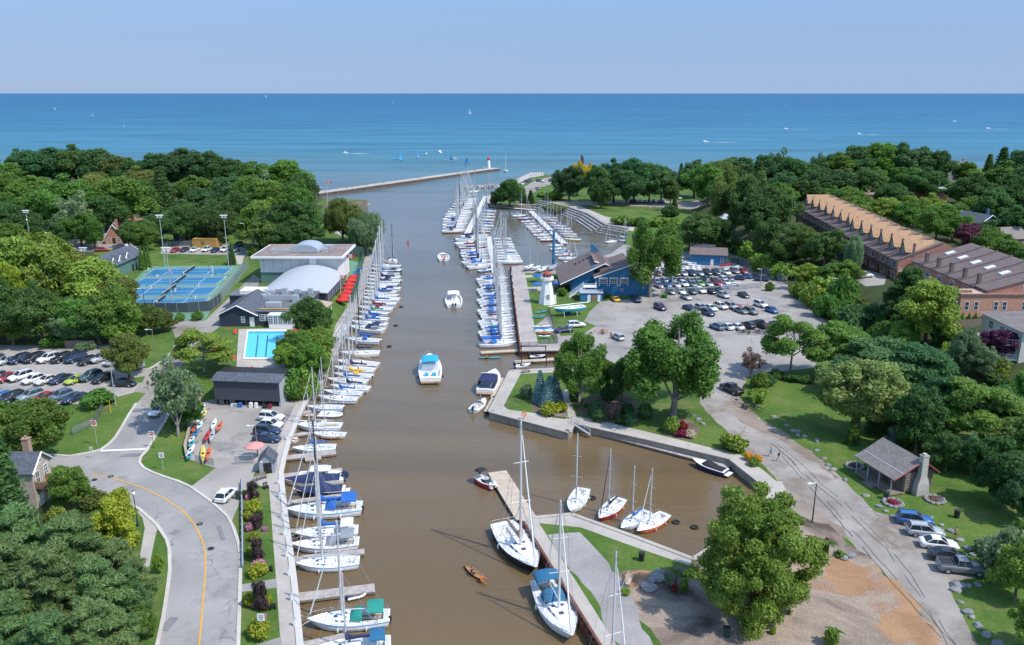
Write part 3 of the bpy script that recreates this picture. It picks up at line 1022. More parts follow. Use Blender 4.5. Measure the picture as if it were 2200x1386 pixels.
 for k in range(2):
  rg=np.random.default_rng(200+k)
  lb=ellipsoid_lobes(rg,15,(0,0,0.95),(1.25,1.25,1.05),0.55,zmin=-0.4)
  lb.append((0,0,0.8,0.9,0.9,0.8))
  P['shrub%d'%k]=(lb,dict(per_area=420,leaf=0.15,seed=110+k),dict(height=1.2,r=0.08,fork=0.1,nlimb=6),3.2,2.4)
 rg=np.random.default_rng(210)
 P['bush0']=([(0,0,0.95,1.3,1.3,1.05)],dict(per_area=1100,leaf=0.12,seed=120,shell=(0.9,1.02),jitter=0.6),dict(height=0.8,r=0.07,fork=0.1,nlimb=1),2.7,2.0)
 rg=np.random.default_rng(220)
 lb=[]
 for i in range(26):
  z=0.5+7.0*i/25
  w=1.0*(1-(i/26)**1.7)+0.12
  a=i*2.4
  lb.append((0.35*w*math.cos(a),0.35*w*math.sin(a),z,w*0.8,w*0.8,0.75))
 P['cedar0']=(lb,dict(per_area=330,leaf=0.16,seed=130,elong=1.7,up=0.1),dict(height=6.0,r=0.12,fork=0.2,nlimb=2),2.5,8.4)
 for k in range(2):
  rg=np.random.default_rng(230+k)
  lb=[]
  for lv in range(9):
   z=2.0+9.0*lv/8
   rr=4.6*(1-0.72*(lv/8)**1.3)
   nb=max(3,int(7-lv*0.45))
   for i in range(nb):
    a=6.28*i/nb+lv*0.9+rg.uniform(-.3,.3)
    for f in(1.0,0.72,0.45)if rr>2 else(1.0,0.5):
     q=rr*f*rg.uniform(0.85,1.1)
     lb.append((q*math.cos(a+rg.uniform(-.15,.15)),q*math.sin(a+rg.uniform(-.15,.15)),z+0.25*f+rg.uniform(-.2,.2),0.95,0.95,0.5))
  P['pine%d'%k]=(lb,dict(per_area=560,leaf=0.15,seed=140+k,elong=2.4,up=0.5,jitter=1.1,cull=0.55),dict(height=11.5,r=0.3,fork=0.15,nlimb=40),10.6,12.2)
 rg=np.random.default_rng(250)
 lb=[]
 for lv in range(15):
  z=0.5+8.0*lv/14
  rr=2.05*(1-lv/15.0)+0.12
  nb=max(4,int(11-lv*0.5))
  for i in range(nb):
   a=6.28*i/nb+lv*0.7
   lb.append((rr*0.72*math.cos(a),rr*0.72*math.sin(a),z-0.05*rr,0.30+0.28*rr*0.6,0.30+0.28*rr*0.6,0.26))
 P['spruce0']=(lb,dict(per_area=760,leaf=0.15,seed=150,elong=2.2,up=0.5,cull=0.4,shell=(0.3,1.35)),dict(height=8.6,r=0.13,fork=0.1,nlimb=30),4.5,9.0)
 rg=np.random.default_rng(260)
 lb=[]
 for i in range(22):
  a=rg.uniform(0,6.28)
  rr=0.75*math.sqrt(rg.uniform(0,1))
  lb.append((rr*math.cos(a),rr*math.sin(a)*0.7,rg.uniform(0.8,4.2),0.38,0.34,0.75))
 P['weeping0']=(lb,dict(per_area=620,leaf=0.10,seed=160,elong=2.2,hang=True,up=0.0,cull=0.4),dict(height=4.2,r=0.11,fork=0.3,nlimb=10),2.1,4.9)
 return P
PROTOS=make_protos()
_MESH={}
def tree_meshes(kind,col,bark):
 key=(kind,col)
 if key not in _MESH:
  lb,ca,ta,w0,h0=PROTOS[kind]
  base=[k for k in _MESH if k[0]==kind]
  if base:
   cm=_MESH[base[0]][0]
  else:
   cm=crown_mesh('crown_'+kind,LEAF[col],lb,**ca)
  tm=_MESH[base[0]][1]if base else trunk_mesh('trunk_'+kind,bark,lobes=lb,seed=ca['seed'],**ta)
  _MESH[key]=(cm,tm,w0,h0)
 return _MESH[key]
TREES=[]
KINDW={'round':'broadleaf_tree','poplar':'poplar_tree','locust':'locust_tree','willow':'willow_tree','sparse':'thin_tree','shrub':'shrub','bush':'round_bush','cedar':'cedar_tree','pine':'pine_tree','spruce':'spruce_tree','weeping':'weeping_tree'}
def tree_at(kind,col,base,h,w,cluster,px=None,label=None,group=None):
 lb,ca,ta,w0,h0=PROTOS[kind]
 bark=M_BARKG if kind[:-1]in('poplar','willow','sparse','locust')else M_BARK
 cm,tm,w0,h0=tree_meshes(kind,col,bark)
 word=KINDW[kind.rstrip('0123456789')]
 o=thing(word,label,'shrub' if word in('shrub','round_bush')else 'tree',(base[0],base[1],base[2]-0.05),random.uniform(0,6.28),group)
 kx=random.uniform(0.9,1.1)
 o.scale=(w/w0*kx,w/w0/kx,h/h0)
 mobj('trunk' if word not in('shrub','round_bush')else 'stem',tm,o)
 mobj('crown' if word not in('shrub','round_bush')else 'foliage',cm,o,mats=[LEAF[col]])
 if label is None:
  TREES.append((px if px is not None else proj(*base)[0],o,word,cluster,col,h))
 return o
def tree(kind,col,px,base_py,top_py,width_px,cluster,label=None):
 if kind=='round':
  kind='round%d'%random.randrange(7)
 elif kind in('poplar','locust','willow','shrub','pine'):
  kind=kind+'%d'%random.randrange(2)
 elif kind[-1]not in '0123456789':
  kind+='0'
 b=GT(px,base_py)
 h=top_height(b.x,b.y,b.z,top_py)
 w=width_px/ppm(b.y,b.z+h*0.5)
 return tree_at(kind,col,(b.x,b.y,b.z),max(0.4,h),w,cluster,px,label)
T=tree
# lower left, by the bend of the street
C='beside the stone house'
T('cedar','dark',22,1150,880,88,C)
T('round','mid',85,1000,858,150,C)
T('round','mid',30,985,862,90,C)
T('round','mid',152,1090,1003,92,C)
T('shrub','olive',202,1090,1053,62,C)
T('shrub','olive',226,1088,1060,40,C)
T('round','lime',258,1172,1058,96,C)
T('shrub','lime',270,1172,1138,62,C)
T('cedar','olive',208,1190,1110,66,C)
T('shrub','bright',120,1120,1085,40,C)
C='in the near pine grove'
for a in((60,1270,1085,190),(170,1290,1100,190),(40,1350,1150,210),(262,1300,1160,150),(130,1400,1170,220),(225,1390,1195,180),(30,1460,1270,200),(290,1352,1210,90),(215,1470,1290,200),(120,1500,1320,210),(-50,1300,1120,200)):
 T('pine','pine',*a,C)
T('shrub','lime',40,1345,1265,110,C)
C='on the street verge'
T('round','bright',342,1232,1188,26,C)
T('round','mid',315,1372,1305,50,C)
# left car park and lane
C='around the left car park'
T('sparse','silver',385,940,765,120,C)
T('sparse','olive',372,900,790,80,C)
T('round','mid',405,925,845,70,C)
T('locust','bright',440,800,697,125,C)
T('round','olive',280,815,716,84,C)
T('shrub','mid',207,872,836,72,C)
T('shrub','mid',232,866,842,40,C)
T('shrub','mid',120,745,716,60,C)
T('shrub','silver',185,752,735,46,C)
C='in the wood above the left car park'
for k,c,*a in(('round','mid',30,742,640,110),('round','dark',95,742,610,120),('round','mid',165,740,640,110),('round','silver',150,742,655,80),('round','dark',215,742,640,90),('round','mid',255,735,610,120),('round','bright',262,738,655,95),('round','olive',315,720,650,80),('round','olive',350,712,668,60),('round','bright',50,690,505,170),('round','bright',130,690,515,150),('round','bright',200,690,555,150),('round','mid',10,700,560,150),('round','dark',20,735,595,110),('round','bright',170,680,530,110),('round','olive',245,690,590,110),('round','bright',95,670,500,120),('round','mid',220,640,560,60),('round','dark',-40,745,600,150),('round','bright',-40,690,520,160),('round','lime',30,720,560,90)):
 T(k,c,*a,C)
 # left wood
C='in the wood beyond the tennis courts'
for k,c,*a in(('round','teal',60,400,322,90),('round','teal',115,402,315,120),('round','dark',165,402,314,110),('round','teal',215,405,320,95),('round','olive',255,410,335,95),('round','dark',300,415,345,80),('round','teal',350,412,328,100),('round','teal',400,412,316,110),('round','teal',445,415,322,90),('round','dark',490,420,340,90),('round','dark',530,425,350,90),('round','mid',570,430,345,100),('round','mid',615,430,343,110),('round','dark',650,440,372,75),('round','mid',0,410,345,90),('round','mid',20,450,370,90),('round','mid',75,460,375,110),('round','olive',215,465,372,110),('round','mid',150,500,380,130),('sparse','silver',165,520,410,100),('round','mid',100,490,400,90),('round','mid',270,490,382,135),('round','dark',225,500,420,90),('round','dark',330,480,385,100),('spruce','dark',355,480,362,70),('round','olive',300,440,360,90),('round','dark',400,500,432,82),('round','dark',475,505,428,88),('round','teal',440,480,400,90),('round','mid',420,450,375,90),('round','teal',500,470,380,90),('round','dark',340,520,455,70),('round','mid',310,540,475,68),('round','dark',520,500,410,80),('round','dark',60,530,450,90),('round','dark',15,505,430,90),('round','mid',20,560,480,90),('round','dark',120,545,480,50),('round','mid',545,480,380,90),('round','mid',585,490,385,105),('round','mid',635,490,385,95),('sparse','silver',560,470,365,80),('round','mid',560,535,430,95),('round','dark',610,540,430,100),('round','dark',655,535,430,85),('round','olive',585,545,460,80),('round','dark',630,548,470,90),('sparse','silver',545,530,455,50),('round','mid',672,500,440,50),('round','dark',398,524,440,84),('round','dark',474,524,436,88),('round','mid',205,535,470,60),('round','dark',285,530,470,60),('round','mid',175,530,455,70),('round','dark',440,522,450,60),('round','teal',-30,420,340,90),('round','mid',-40,480,390,110)):
 T(k,c,*a,C)
C='beside the tennis courts'
for a in((306,580,526,13),(314,578,527,12),(321,575,529,11)):
 T('cedar','mid',*a,C)
T('cedar','dark',500,568,520,16,C)
T('cedar','dark',493,570,540,10,C)
T('shrub','mid',548,548,528,38,C)
T('shrub','mid',425,688,668,28,C)
T('shrub','olive',340,680,660,40,C)
T('shrub','mid',388,690,672,24,C)
C='on the harbour-mouth point'
T('willow','olive',738,522,432,82,C)
T('willow','silver',788,548,462,84,C)
T('willow','olive',765,520,450,70,C)
T('round','olive',728,447,425,22,C)
T('shrub','mid',706,490,475,24,C)
C='on the bank below the pool'
for k,c,*a in(('round','dark',672,735,636,84),('round','mid',692,742,668,60),('round','mid',640,790,708,80),('round','bright',685,790,700,85),('round','mid',660,815,722,90),('round','bright',690,812,745,62),('shrub','mid',625,858,795,64),('shrub','bright',660,852,790,66),('shrub','mid',640,858,812,52),('round','bright',616,795,735,52),('shrub','mid',612,838,795,40)):
 T(k,c,*a,C)
 # quay garden strip
C='in the quay garden strip'
for a in((546,1072,1030,26),(551,1134,1100,34),(556,1205,1150,30),(563,1312,1243,30)):
 T('weeping','black',*a,C)
for a in((545,1100,1074,42),(533,1118,1098,26),(540,1192,1172,26),(553,1236,1208,46),(545,1160,1142,28),(538,1300,1270,36),(556,1366,1330,62),(530,1068,1050,22),(575,1300,1275,24)):
 T('shrub','lime',*a,C)
for a in((534,1072,1058,16),(536,1140,1122,20),(556,1216,1204,34),(546,1305,1290,16),(568,1330,1318,16),(570,1140,1130,14)):
 T('shrub','pink',*a,C)
 # east point garden
C='in the point garden'
T('poplar1','mid',1245,866,700,124,C)
T('poplar0','mid',1448,893,655,262,C)
T('spruce','blue',1160,864,794,34,C)
T('spruce','blue',1180,872,806,42,C)
T('spruce','blue',1192,858,800,34,C)
for k,c,*a in(('shrub','silver',1130,854,824,30),('shrub','lime',1182,890,866,50),('shrub','lime',1205,884,862,32),('bush','teal',1280,890,862,40),('bush','teal',1286,904,876,32),('shrub','brown',1320,898,860,38),('bush','teal',1345,892,866,34),('bush','teal',1352,914,888,30),('bush','dark',1332,910,890,20),('bush','dark',1386,898,868,32),('shrub','dark',1310,858,826,50),('round','dark',1335,860,770,70),('shrub','bright',1258,874,864,14),('shrub','bright',1442,930,895,40),('shrub','red',1468,925,905,26),('shrub','red',1462,938,922,26),('shrub','cream',1482,938,924,34),('shrub','bright',1575,966,930,60),('shrub','orange',1608,988,970,22),('shrub','orange',1624,994,974,26),('shrub','bright',1620,1000,984,30),('shrub','dark',1235,862,838,30),('round','mid',1295,840,765,50)):
 T(k,c,*a,C)
 # peninsula
C='on the near peninsula'
T('round9','maple',1612,1312,1064,236,C)
for k,c,*a in(('shrub','bright',1345,1276,1262,24),('shrub','mid',1712,1124,1108,36),('shrub','olive',1765,1185,1162,30),('shrub','bright',1806,1196,1182,26),('shrub','lime',1696,1320,1308,10),('shrub','lime',1660,1362,1345,16),('shrub','red',1448,1270,1254,18),('shrub','red',1775,1168,1152,10),('shrub','bright',1468,1272,1240,22),('shrub','bright',1784,1386,1345,34),('shrub','lime',1640,1348,1334,14)):
 T(k,c,*a,C)
 # right lane side
C='beside the right lane'
for k,c,*a in(('locust','mid',1697,806,664,128),('sparse','brown',1612,812,748,58),('shrub','mid',1632,836,800,50),('shrub','bright',1626,862,832,50),('shrub','teal',1650,828,806,40),('shrub','dark',1668,812,796,44),('shrub','dark',1702,818,800,44),('shrub','dark',1732,822,806,36),('locust','mid',1800,808,690,140),('locust','teal',1890,850,720,200),('locust','teal',1960,860,735,180),('locust','mid',1850,830,728,150),('round5','willow',1838,936,764,176),('cedar','mid',1829,952,890,34),('round','dark',1965,975,832,120),('round','mid',2005,960,850,90),('locust','mid',2090,965,800,190),('locust','teal',2020,940,805,150),('round','dark',1905,930,850,90),('spruce','blue',1918,945,912,18),('shrub','dark',1880,930,900,50),('shrub','dark',1945,960,925,50),('willow','silver',2085,1015,940,50),('round','dark',2030,1010,930,80),('round','olive',2165,1010,888,130),('round','dark',2120,1030,930,90),('round','dark',2150,1090,970,120),('round','teal',2195,1120,1000,110),('round','mid',2200,1030,900,110),('shrub','silver',2150,1235,1130,110),('shrub','mid',2185,1200,1110,80),('round','bright',2180,1290,1165,110),('round','bright',2215,1400,1290,100),('shrub','silver',2120,1190,1150,60),('round','teal',2140,960,830,120),('round','mid',2200,920,790,110)):
 T(k,c,*a,C)
C='on the slope below the terraces'
for k,c,*a in(('shrub','bright',1718,640,605,50),('shrub','bright',1745,660,610,60),('shrub','mid',1770,680,625,60),('shrub','mid',1800,690,640,64),('shrub','bright',1770,650,590,70),('shrub','mid',1810,660,590,70),('shrub','teal',1830,720,650,70),('shrub','teal',1870,710,650,70),('shrub','olive',1855,690,640,60),('round','mid',1790,620,562,80),('round','bright',1735,620,565,60),('round','dark',1690,580,500,80),('round','dark',1655,570,470,90),('round','olive',1730,570,488,90),('round','dark',1770,570,490,80),('round','dark',1700,545,478,90),('willow','silver',1830,590,510,44),('shrub','bright',1680,600,560,60),('shrub','bright',1640,585,540,60),('shrub','bright',1608,560,520,50),('shrub','mid',1580,545,515,50),('shrub','bright',1655,560,530,50),('round','mid',1820,610,560,70),('shrub','mid',1890,740,690,60),('shrub','dark',1890,715,670,40),('pine','dark',1945,690,570,120),('round','purple',1915,680,620,40),('round4','bright',1988,740,602,140),('round','bright',1940,760,690,90),('shrub','dark',2020,740,700,50),('round','silver',2068,815,702,80),('round','silver',2112,810,745,60),('round','purple',2143,772,705,70),('shrub','bright',2040,770,735,50),('shrub','olive',2150,800,768,44),('shrub','lime',2150,812,790,30),('shrub','dark',2140,825,800,60),('shrub','mid',2170,850,815,60),('cedar','bright',2052,696,668,14),('cedar','bright',2066,696,670,14),('cedar','bright',2080,696,670,14),('cedar','bright',2094,694,670,14),('shrub','purple',2115,696,674,16)):
 T(k,c,*a,C)
C='around the yacht club'
T('poplar0','mid',1396,638,452,150,C)
for k,c,*a in(('shrub','cream',1198,618,598,22),('shrub','mid',1208,636,616,22),('shrub','bright',1190,612,600,14),('shrub','mid',1653,625,606,22),('shrub','mid',1427,640,630,14),('shrub','mid',1307,640,628,14)):
 T(k,c,*a,C)
C='in the far park'
for k,c,*a in(('round','dark',1095,442,384,52),('round','dark',1075,442,405,44),('round','dark',1106,444,400,30),('shrub','dark',1062,440,418,24),('spruce','dark',1125,436,402,20),('spruce','dark',1140,438,408,22),('spruce','dark',1172,434,418,12),('round','teal',1222,432,354,64),('round','teal',1240,420,372,50),('round','yellow',1245,400,347,40),('round','yellow',1268,398,352,34),('round','dark',1285,440,352,70),('round','teal',1318,436,345,84),('round','teal',1362,436,338,90),('round','teal',1345,442,365,70),('round','dark',1395,438,350,70),('round','teal',1420,438,352,64),('round','dark',1290,448,385,56),('round','dark',1440,440,380,46),('spruce','dark',1461,408,350,24),('shrub','bright',1190,428,408,50),('shrub','bright',1165,424,412,30),('shrub','mid',1195,452,440,60),('shrub','mid',1180,452,442,36),('shrub','dark',1440,466,440,40),('shrub','bright',1340,482,462,60),('shrub','mid',1375,486,466,50),('shrub','bright',1410,486,464,50),('shrub','bright',1450,486,468,44),('spruce','dark',1448,460,424,22)):
 T(k,c,*a,C)
C='in the far right wood'
for k,c,*a in(('round','teal',1490,425,342,84),('round','mid',1520,440,350,80),('round','olive',1545,420,340,90),('round','teal',1580,415,338,80),('poplar0','olive',1575,520,346,130),('poplar1','dark',1610,520,360,110),('round','dark',1640,530,398,110),('round','mid',1605,500,420,70),('round','dark',1505,545,455,94),('round','dark',1545,545,470,60),('round','dark',1480,535,470,50),('sparse','dark',1665,410,316,56),('round','teal',1640,410,332,70),('round','dark',1700,420,335,80),('sparse','teal',1750,410,326,50),('round','dark',1730,420,352,70),('round','teal',1760,430,360,90),('round','mid',1800,400,326,90),('round','teal',1840,400,312,90),('round','mid',1885,402,306,100),('round','teal',1930,402,308,100),('round','teal',1975,402,314,80),('round','dark',2012,405,322,60),('round','teal',1800,430,365,90),('round','dark',1860,430,360,90),('round','mid',1945,425,360,80),('round','dark',1985,430,362,80),('round','teal',1680,440,372,90),('round','dark',1720,450,380,80),('round','mid',1660,470,390,80),('spruce','dark',1625,470,345,50),('round','mid',1820,470,398,60)):
 T(k,c,*a,C)
C='behind the brick terraces'
for k,c,*a in(('round','mid',1790,455,402,70),('round','bright',1850,480,418,80),('round','bright',1900,490,425,84),('round','dark',1915,450,392,70),('round','mid',1950,500,435,80),('round','bright',1995,490,418,70),('round','mid',2010,520,440,80),('round','mid',2045,520,455,80),('spruce','blue',1936,455,425,22),('round','mid',2060,440,385,80),('round','dark',2090,460,375,90),('spruce','dark',2118,400,330,36),('spruce','dark',2145,405,315,50),('round','teal',2185,410,322,70),('round','mid',2150,440,350,110),('round','dark',2190,480,370,110),('round','dark',2130,490,400,90),('round','dark',2175,520,440,80),('round','mid',2080,480,420,70),('round','dark',2110,530,470,50),('round','purple',2090,540,480,70),('round','mid',2130,560,490,70),('round','mid',2165,580,515,80),('round','mid',2195,590,530,60),('round','bright',2100,545,510,44),('round','mid',2060,490,440,60),('round','mid',2070,400,345,50),('shrub','mid',2190,515,490,40),('round','bright',1950,470,420,50),('round','teal',2230,450,340,110)):
 T(k,c,*a,C)
COLW={'dark':'dark green','mid':'green','bright':'bright green','olive':'olive green','silver':'pale green','teal':'deep green','blue':'blue','pine':'dark green','yellow':'yellow','purple':'purple-leaved','brown':'brownish','black':'blackish','willow':'fresh green','maple':'broad yellowish-green','lime':'yellow-green','pink':'pink-flowered','red':'red-flowered','orange':'orange-flowered','cream':'cream-flowered'}
_cl={}
for t in TREES:
 _cl.setdefault((t[3],t[2],t[4]),[]).append(t)
for(cl,word,col),ls in _cl.items():
 ls.sort(key=lambda t:t[0])
 for i,t in enumerate(ls):
  w=word.replace('_',' ')
  t[1]['group']='trees and shrubs '+cl
  t[1]['label']=('%s %s %s'%(COLW[col],w,cl))if len(ls)==1 else('%s %s %s, %s from the left'%(COLW[col],w,cl,ordw(i)))
  # boats
def plank_mat(name,c1,c2,width=0.16,axis=0,rough=0.9):
 m,nt,b=_nodes(name)
 L=nt.links.new
 tc=nt.nodes.new('ShaderNodeTexCoord')
 wv=nt.nodes.new('ShaderNodeTexWave')
 wv.wave_type='BANDS'
 wv.bands_direction='XYZ'[axis]
 wv.inputs['Scale'].default_value=0.314/width
 wv.inputs['Distortion'].default_value=0.4
 L(tc.outputs['Object'],wv.inputs['Vector'])
 nz=nt.nodes.new('ShaderNodeTexNoise')
 nz.inputs['Scale'].default_value=1.3
 nz.inputs['Detail'].default_value=5
 L(tc.outputs['Object'],nz.inputs['Vector'])
 ad=nt.nodes.new('ShaderNodeMath')
 ad.operation='MULTIPLY_ADD'
 ad.inputs[1].default_value=0.35
 L(wv.outputs['Fac'],ad.inputs[0])
 L(nz.outputs[0],ad.inputs[2])
 rp=nt.nodes.new('ShaderNodeValToRGB')
 rp.color_ramp.elements[0].position=0.3
 rp.color_ramp.elements[0].color=c4(c1)
 rp.color_ramp.elements[1].position=0.85
 rp.color_ramp.elements[1].color=c4(c2)
 L(ad.outputs[0],rp.inputs[0])
 L(rp.outputs[0],b.inputs['Base Color'])
 b.inputs['Roughness'].default_value=rough
 b.inputs['Specular IOR Level'].default_value=0.2
 return m
M_PLANK=plank_mat('dock_planks_grey',(0.24,0.20,0.18),(0.47,0.42,0.38))
M_PLANKT=plank_mat('dock_planks_tan',(0.34,0.27,0.20),(0.56,0.47,0.37))
M_PLANKW=plank_mat('dock_planks_pale',(0.50,0.49,0.48),(0.66,0.65,0.64))
M_TIMBER=paint('dock_timber',(0.23,0.18,0.145),0.9,var=0.25)
GEL={'white':paint('gelcoat_white',(0.80,0.80,0.79),0.28,var=0.05),'cream':paint('gelcoat_cream',(0.74,0.70,0.62),0.3,var=0.06),'navy':paint('gelcoat_navy',(0.016,0.022,0.055),0.22),'black':paint('gelcoat_black',(0.018,0.019,0.025),0.22),'red':paint('gelcoat_red',(0.50,0.030,0.028),0.28),'orange':paint('gelcoat_orange',(0.62,0.13,0.035),0.3),'sky':paint('gelcoat_pale_blue',(0.62,0.76,0.84),0.3),'blue':paint('gelcoat_blue',(0.05,0.20,0.42),0.25),'yellow':paint('gelcoat_yellow',(0.76,0.58,0.10),0.3),'maroon':paint('gelcoat_maroon',(0.20,0.03,0.035),0.28),'grey':paint('gelcoat_grey',(0.42,0.43,0.44),0.35),'teal':paint('gelcoat_teal',(0.06,0.34,0.44),0.3)}
CLOTH={'blue':paint('canvas_blue',(0.022,0.125,0.42),0.85,var=0.12),'navy':paint('canvas_navy',(0.018,0.030,0.095),0.85,var=0.15),'yellow':paint('canvas_yellow',(0.78,0.47,0.03),0.85),'tan':paint('canvas_tan',(0.44,0.33,0.25),0.85),'maroon':paint('canvas_maroon',(0.22,0.025,0.045),0.85),'green':paint('canvas_green',(0.02,0.26,0.20),0.85),'black':paint('canvas_black',(0.022,0.022,0.026),0.85),'white':paint('canvas_white',(0.74,0.74,0.73),0.85),'grey':paint('canvas_grey',(0.25,0.27,0.30),0.85),'teal':paint('canvas_teal',(0.02,0.13,0.24),0.85),'red':paint('canvas_red',(0.62,0.03,0.03),0.85),'cyan':paint('canvas_cyan',(0.02,0.36,0.62),0.8)}
M_ALU=paint('mast_aluminium',(0.70,0.71,0.72),0.38,0.35,var=0.04)
M_MASTK=paint('mast_black',(0.03,0.03,0.035),0.4)
M_STEEL=paint('stainless_steel',(0.36,0.37,0.39),0.5,0.3,var=0.04)
M_GLASS=paint('tinted_glass',(0.035,0.045,0.055),0.08,var=0.1)
M_ANTIF=paint('antifouling',(0.045,0.05,0.075),0.7)
M_DECKG=paint('deck_nonskid',(0.70,0.70,0.68),0.6,var=0.08)
M_TEAK=plank_mat('teak',(0.26,0.15,0.08),(0.42,0.26,0.14),0.06,1,0.7)
M_RUBBER=paint('black_rubber',(0.02,0.02,0.022),0.7)
M_WOODV=paint('varnished_wood',(0.42,0.17,0.05),0.35,var=0.2)
M_HATCH=paint('hatch_acrylic',(0.06,0.075,0.095),0.12)
M_DARKBOX=paint('dark_opening',(0.02,0.02,0.022),0.9)
M_RED=paint('red_paint',(0.60,0.03,0.03),0.5)
M_ORANGE=paint('orange_plastic',(0.80,0.22,0.02),0.5)
HB=[(0.0,0.74),(0.10,0.84),(0.24,0.95),(0.40,1.0),(0.55,0.97),(0.68,0.83),(0.78,0.64),(0.88,0.40),(0.95,0.19),(1.0,0.025)]
def interp(tab,s):
 for(a,va),(b,vb)in zip(tab,tab[1:]):
  if s<=b:
   return va+(vb-va)*(s-a)/(b-a)
 return tab[-1][1]
def hull_rings(L,B,fb_s,fb_m,fb_b,st,deep=0.45,rake_s=0.35,rake_b=0.9,tab=HB):
 rings=[]
 for s in st:
  hb=B/2*interp(tab,s)
  zs=fb_s+(fb_m-fb_s)*min(1,s/0.4)if s<0.4 else fb_m+(fb_b-fb_m)*((s-0.4)/0.6)**1.6
  x=-L/2+L*s
  def sx(z):
   k=(zs-z)
   return x-rake_b*k*max(0,(s-0.7)/0.3)+rake_s*k*max(0,(0.2-s)/0.2)
  half=[(hb,zs),(hb*1.0,zs*0.55),(hb*0.93,0.14),(hb*0.72,-0.12),(0.0 if s<1 else 0.0,-deep*(1-abs(s-0.45)))]
  ring=[(sx(z),-y,z)for y,z in half]+[(sx(z),y,z)for y,z in reversed(half[:-1])]
  rings.append(ring)
 return rings
def sail_parts(L=10.0,B=3.2):
 st=[0.0,0.08,0.2,0.38,0.5,0.62,0.74,0.84,0.92,1.0]
 rg=hull_rings(L,B,0.95,0.88,1.2,st)
 P={}
 b=MB()
 n=len(rg[0])
 for i in range(len(rg)-1):
  for j in range(n-1):
   m=0 if j in(0,1,n-2,n-3)else 1
   b.add([rg[i][j],rg[i][j+1],rg[i+1][j+1],rg[i+1][j]],[(0,3,2,1)],m,True)
 b.add(rg[0],[tuple(range(n))],0)
 P['hull']=b
 b=MB()
 for sgn in(0,-1):
  pts=[Vector(r[sgn])for r in rg]
  b.path([p+Vector((0,0,0.0))for p in pts],0.05,4)
 P['rubbing_strake']=b
 b=MB()
 cw=0.72
 for i in range(len(st)-1):
  a0,a1=rg[i][0],rg[i][-1]
  c0,c1=rg[i+1][0],rg[i+1][-1]
  da,dc=0.06,0.06
  if 1<=i<3:
   w0,w1=min(cw,abs(a0[1])*.7),min(cw,abs(c0[1])*.7)
   for sg,e0,e1 in((-1,a0,c0),(1,a1,c1)):
    q=[(e0[0],e0[1],e0[2]),(e1[0],e1[1],e1[2]),(e1[0],sg*w1,e1[2]+.04),(e0[0],sg*w0,e0[2]+.04)]
    b.add(q,[(0,1,2,3)if sg<0 else(3,2,1,0)],0)
    zf=0.42
    q2=[(e0[0],sg*w0,e0[2]+.04),(e1[0],sg*w1,e1[2]+.04),(e1[0],sg*w1*.9,zf+.25),(e0[0],sg*w0*.9,zf+.25)]
    b.add(q2,[(0,1,2,3)if sg<0 else(3,2,1,0)],0)
    q3=[(e0[0],sg*w0*.9,zf+.25),(e1[0],sg*w1*.9,zf+.25),(e1[0],sg*w1*.45,zf+.22),(e0[0],sg*w0*.45,zf+.22)]
    b.add(q3,[(0,1,2,3)if sg<0 else(3,2,1,0)],1)
    q4=[(e0[0],sg*w0*.45,zf+.22),(e1[0],sg*w1*.45,zf+.22),(e1[0],sg*w1*.42,zf-.1),(e0[0],sg*w0*.42,zf-.1)]
    b.add(q4,[(0,1,2,3)if sg<0 else(3,2,1,0)],0)
   b.add([(a0[0],-w0*.42,0.32),(c0[0],-w1*.42,0.32),(c0[0],w1*.42,0.32),(a0[0],w0*.42,0.32)],[(0,1,2,3)],1)
   if i==1:
    b.add([(a0[0],-w0,a0[2]+.04),(a0[0],w0,a0[2]+.04),(a0[0],w0*.42,0.32),(a0[0],-w0*.42,0.32)],[(0,1,2,3)],0)
   if i==2:
    b.add([(c0[0],-w1,c0[2]+.04),(c0[0],w1,c0[2]+.04),(c0[0],w1*.42,0.32),(c0[0],-w1*.42,0.32)],[(3,2,1,0)],0)
  else:
   b.add([a0,c0,(c0[0],0,c0[2]+dc),(a0[0],0,a0[2]+da),c1,a1],[(0,1,2,3),(3,2,4,5)],0,True)
 P['deck']=b
 xs=[-1.15,-0.4,0.8,1.9,2.7]
 ws=[0.98,1.0,0.86,0.62,0.36]
 hs=[0.46,0.46,0.40,0.30,0.10]
 rings=[]
 for x,w,h in zip(xs,ws,hs):
  z=0.90+0.03*x
  rings.append([(x,-w,z),(x,-w*.86,z+h*.8),(x,-w*.5,z+h),(x,w*.5,z+h),(x,w*.86,z+h*.8),(x,w,z)])
 b=MB()
 b.loft(rings,0,closed=False,caps=(False,True),smooth=False)
 b.add(rings[0],[(5,4,3,2,1,0)],0)
 b.box((-1.17,0,1.12),(0.03,0.55,0.46),1)
 P['cabin']=b
 wins=[]
 for sg in(-1,1):
  for x0,x1 in((-0.9,-0.1),(0.2,0.9),(1.2,1.6)):
   b=MB()
   v=[]
   for x in(x0,x1):
    w=np.interp(x,xs,ws)
    h=np.interp(x,xs,hs)
    z=0.90+0.03*x
    for t in(0.30,0.75):
     yy=w*(1-.14*t/.8)+0.012
     v.append((x,sg*yy,z+h*t*.95))
   b.add(v,[(0,2,3,1)if sg<0 else(1,3,2,0)],0)
   v2=[(p[0],p[1]-sg*0.03,p[2])for p in v]
   b.add(v+v2,[(0,1,5,4),(2,6,7,3),(0,4,6,2),(1,3,7,5)],0)
   wins.append(b)
 P['windows']=wins
 hat=[]
 for x,y,z,d in((3.15,0,1.06,0.5),(1.55,0,1.285,0.45),(0.35,0.42,1.35,0.3),(0.35,-0.42,1.35,0.3)):
  b=MB()
  b.box((x,y,z),(d,d,0.05),0)
  hat.append(b)
 P['hatches']=hat
 b=MB()
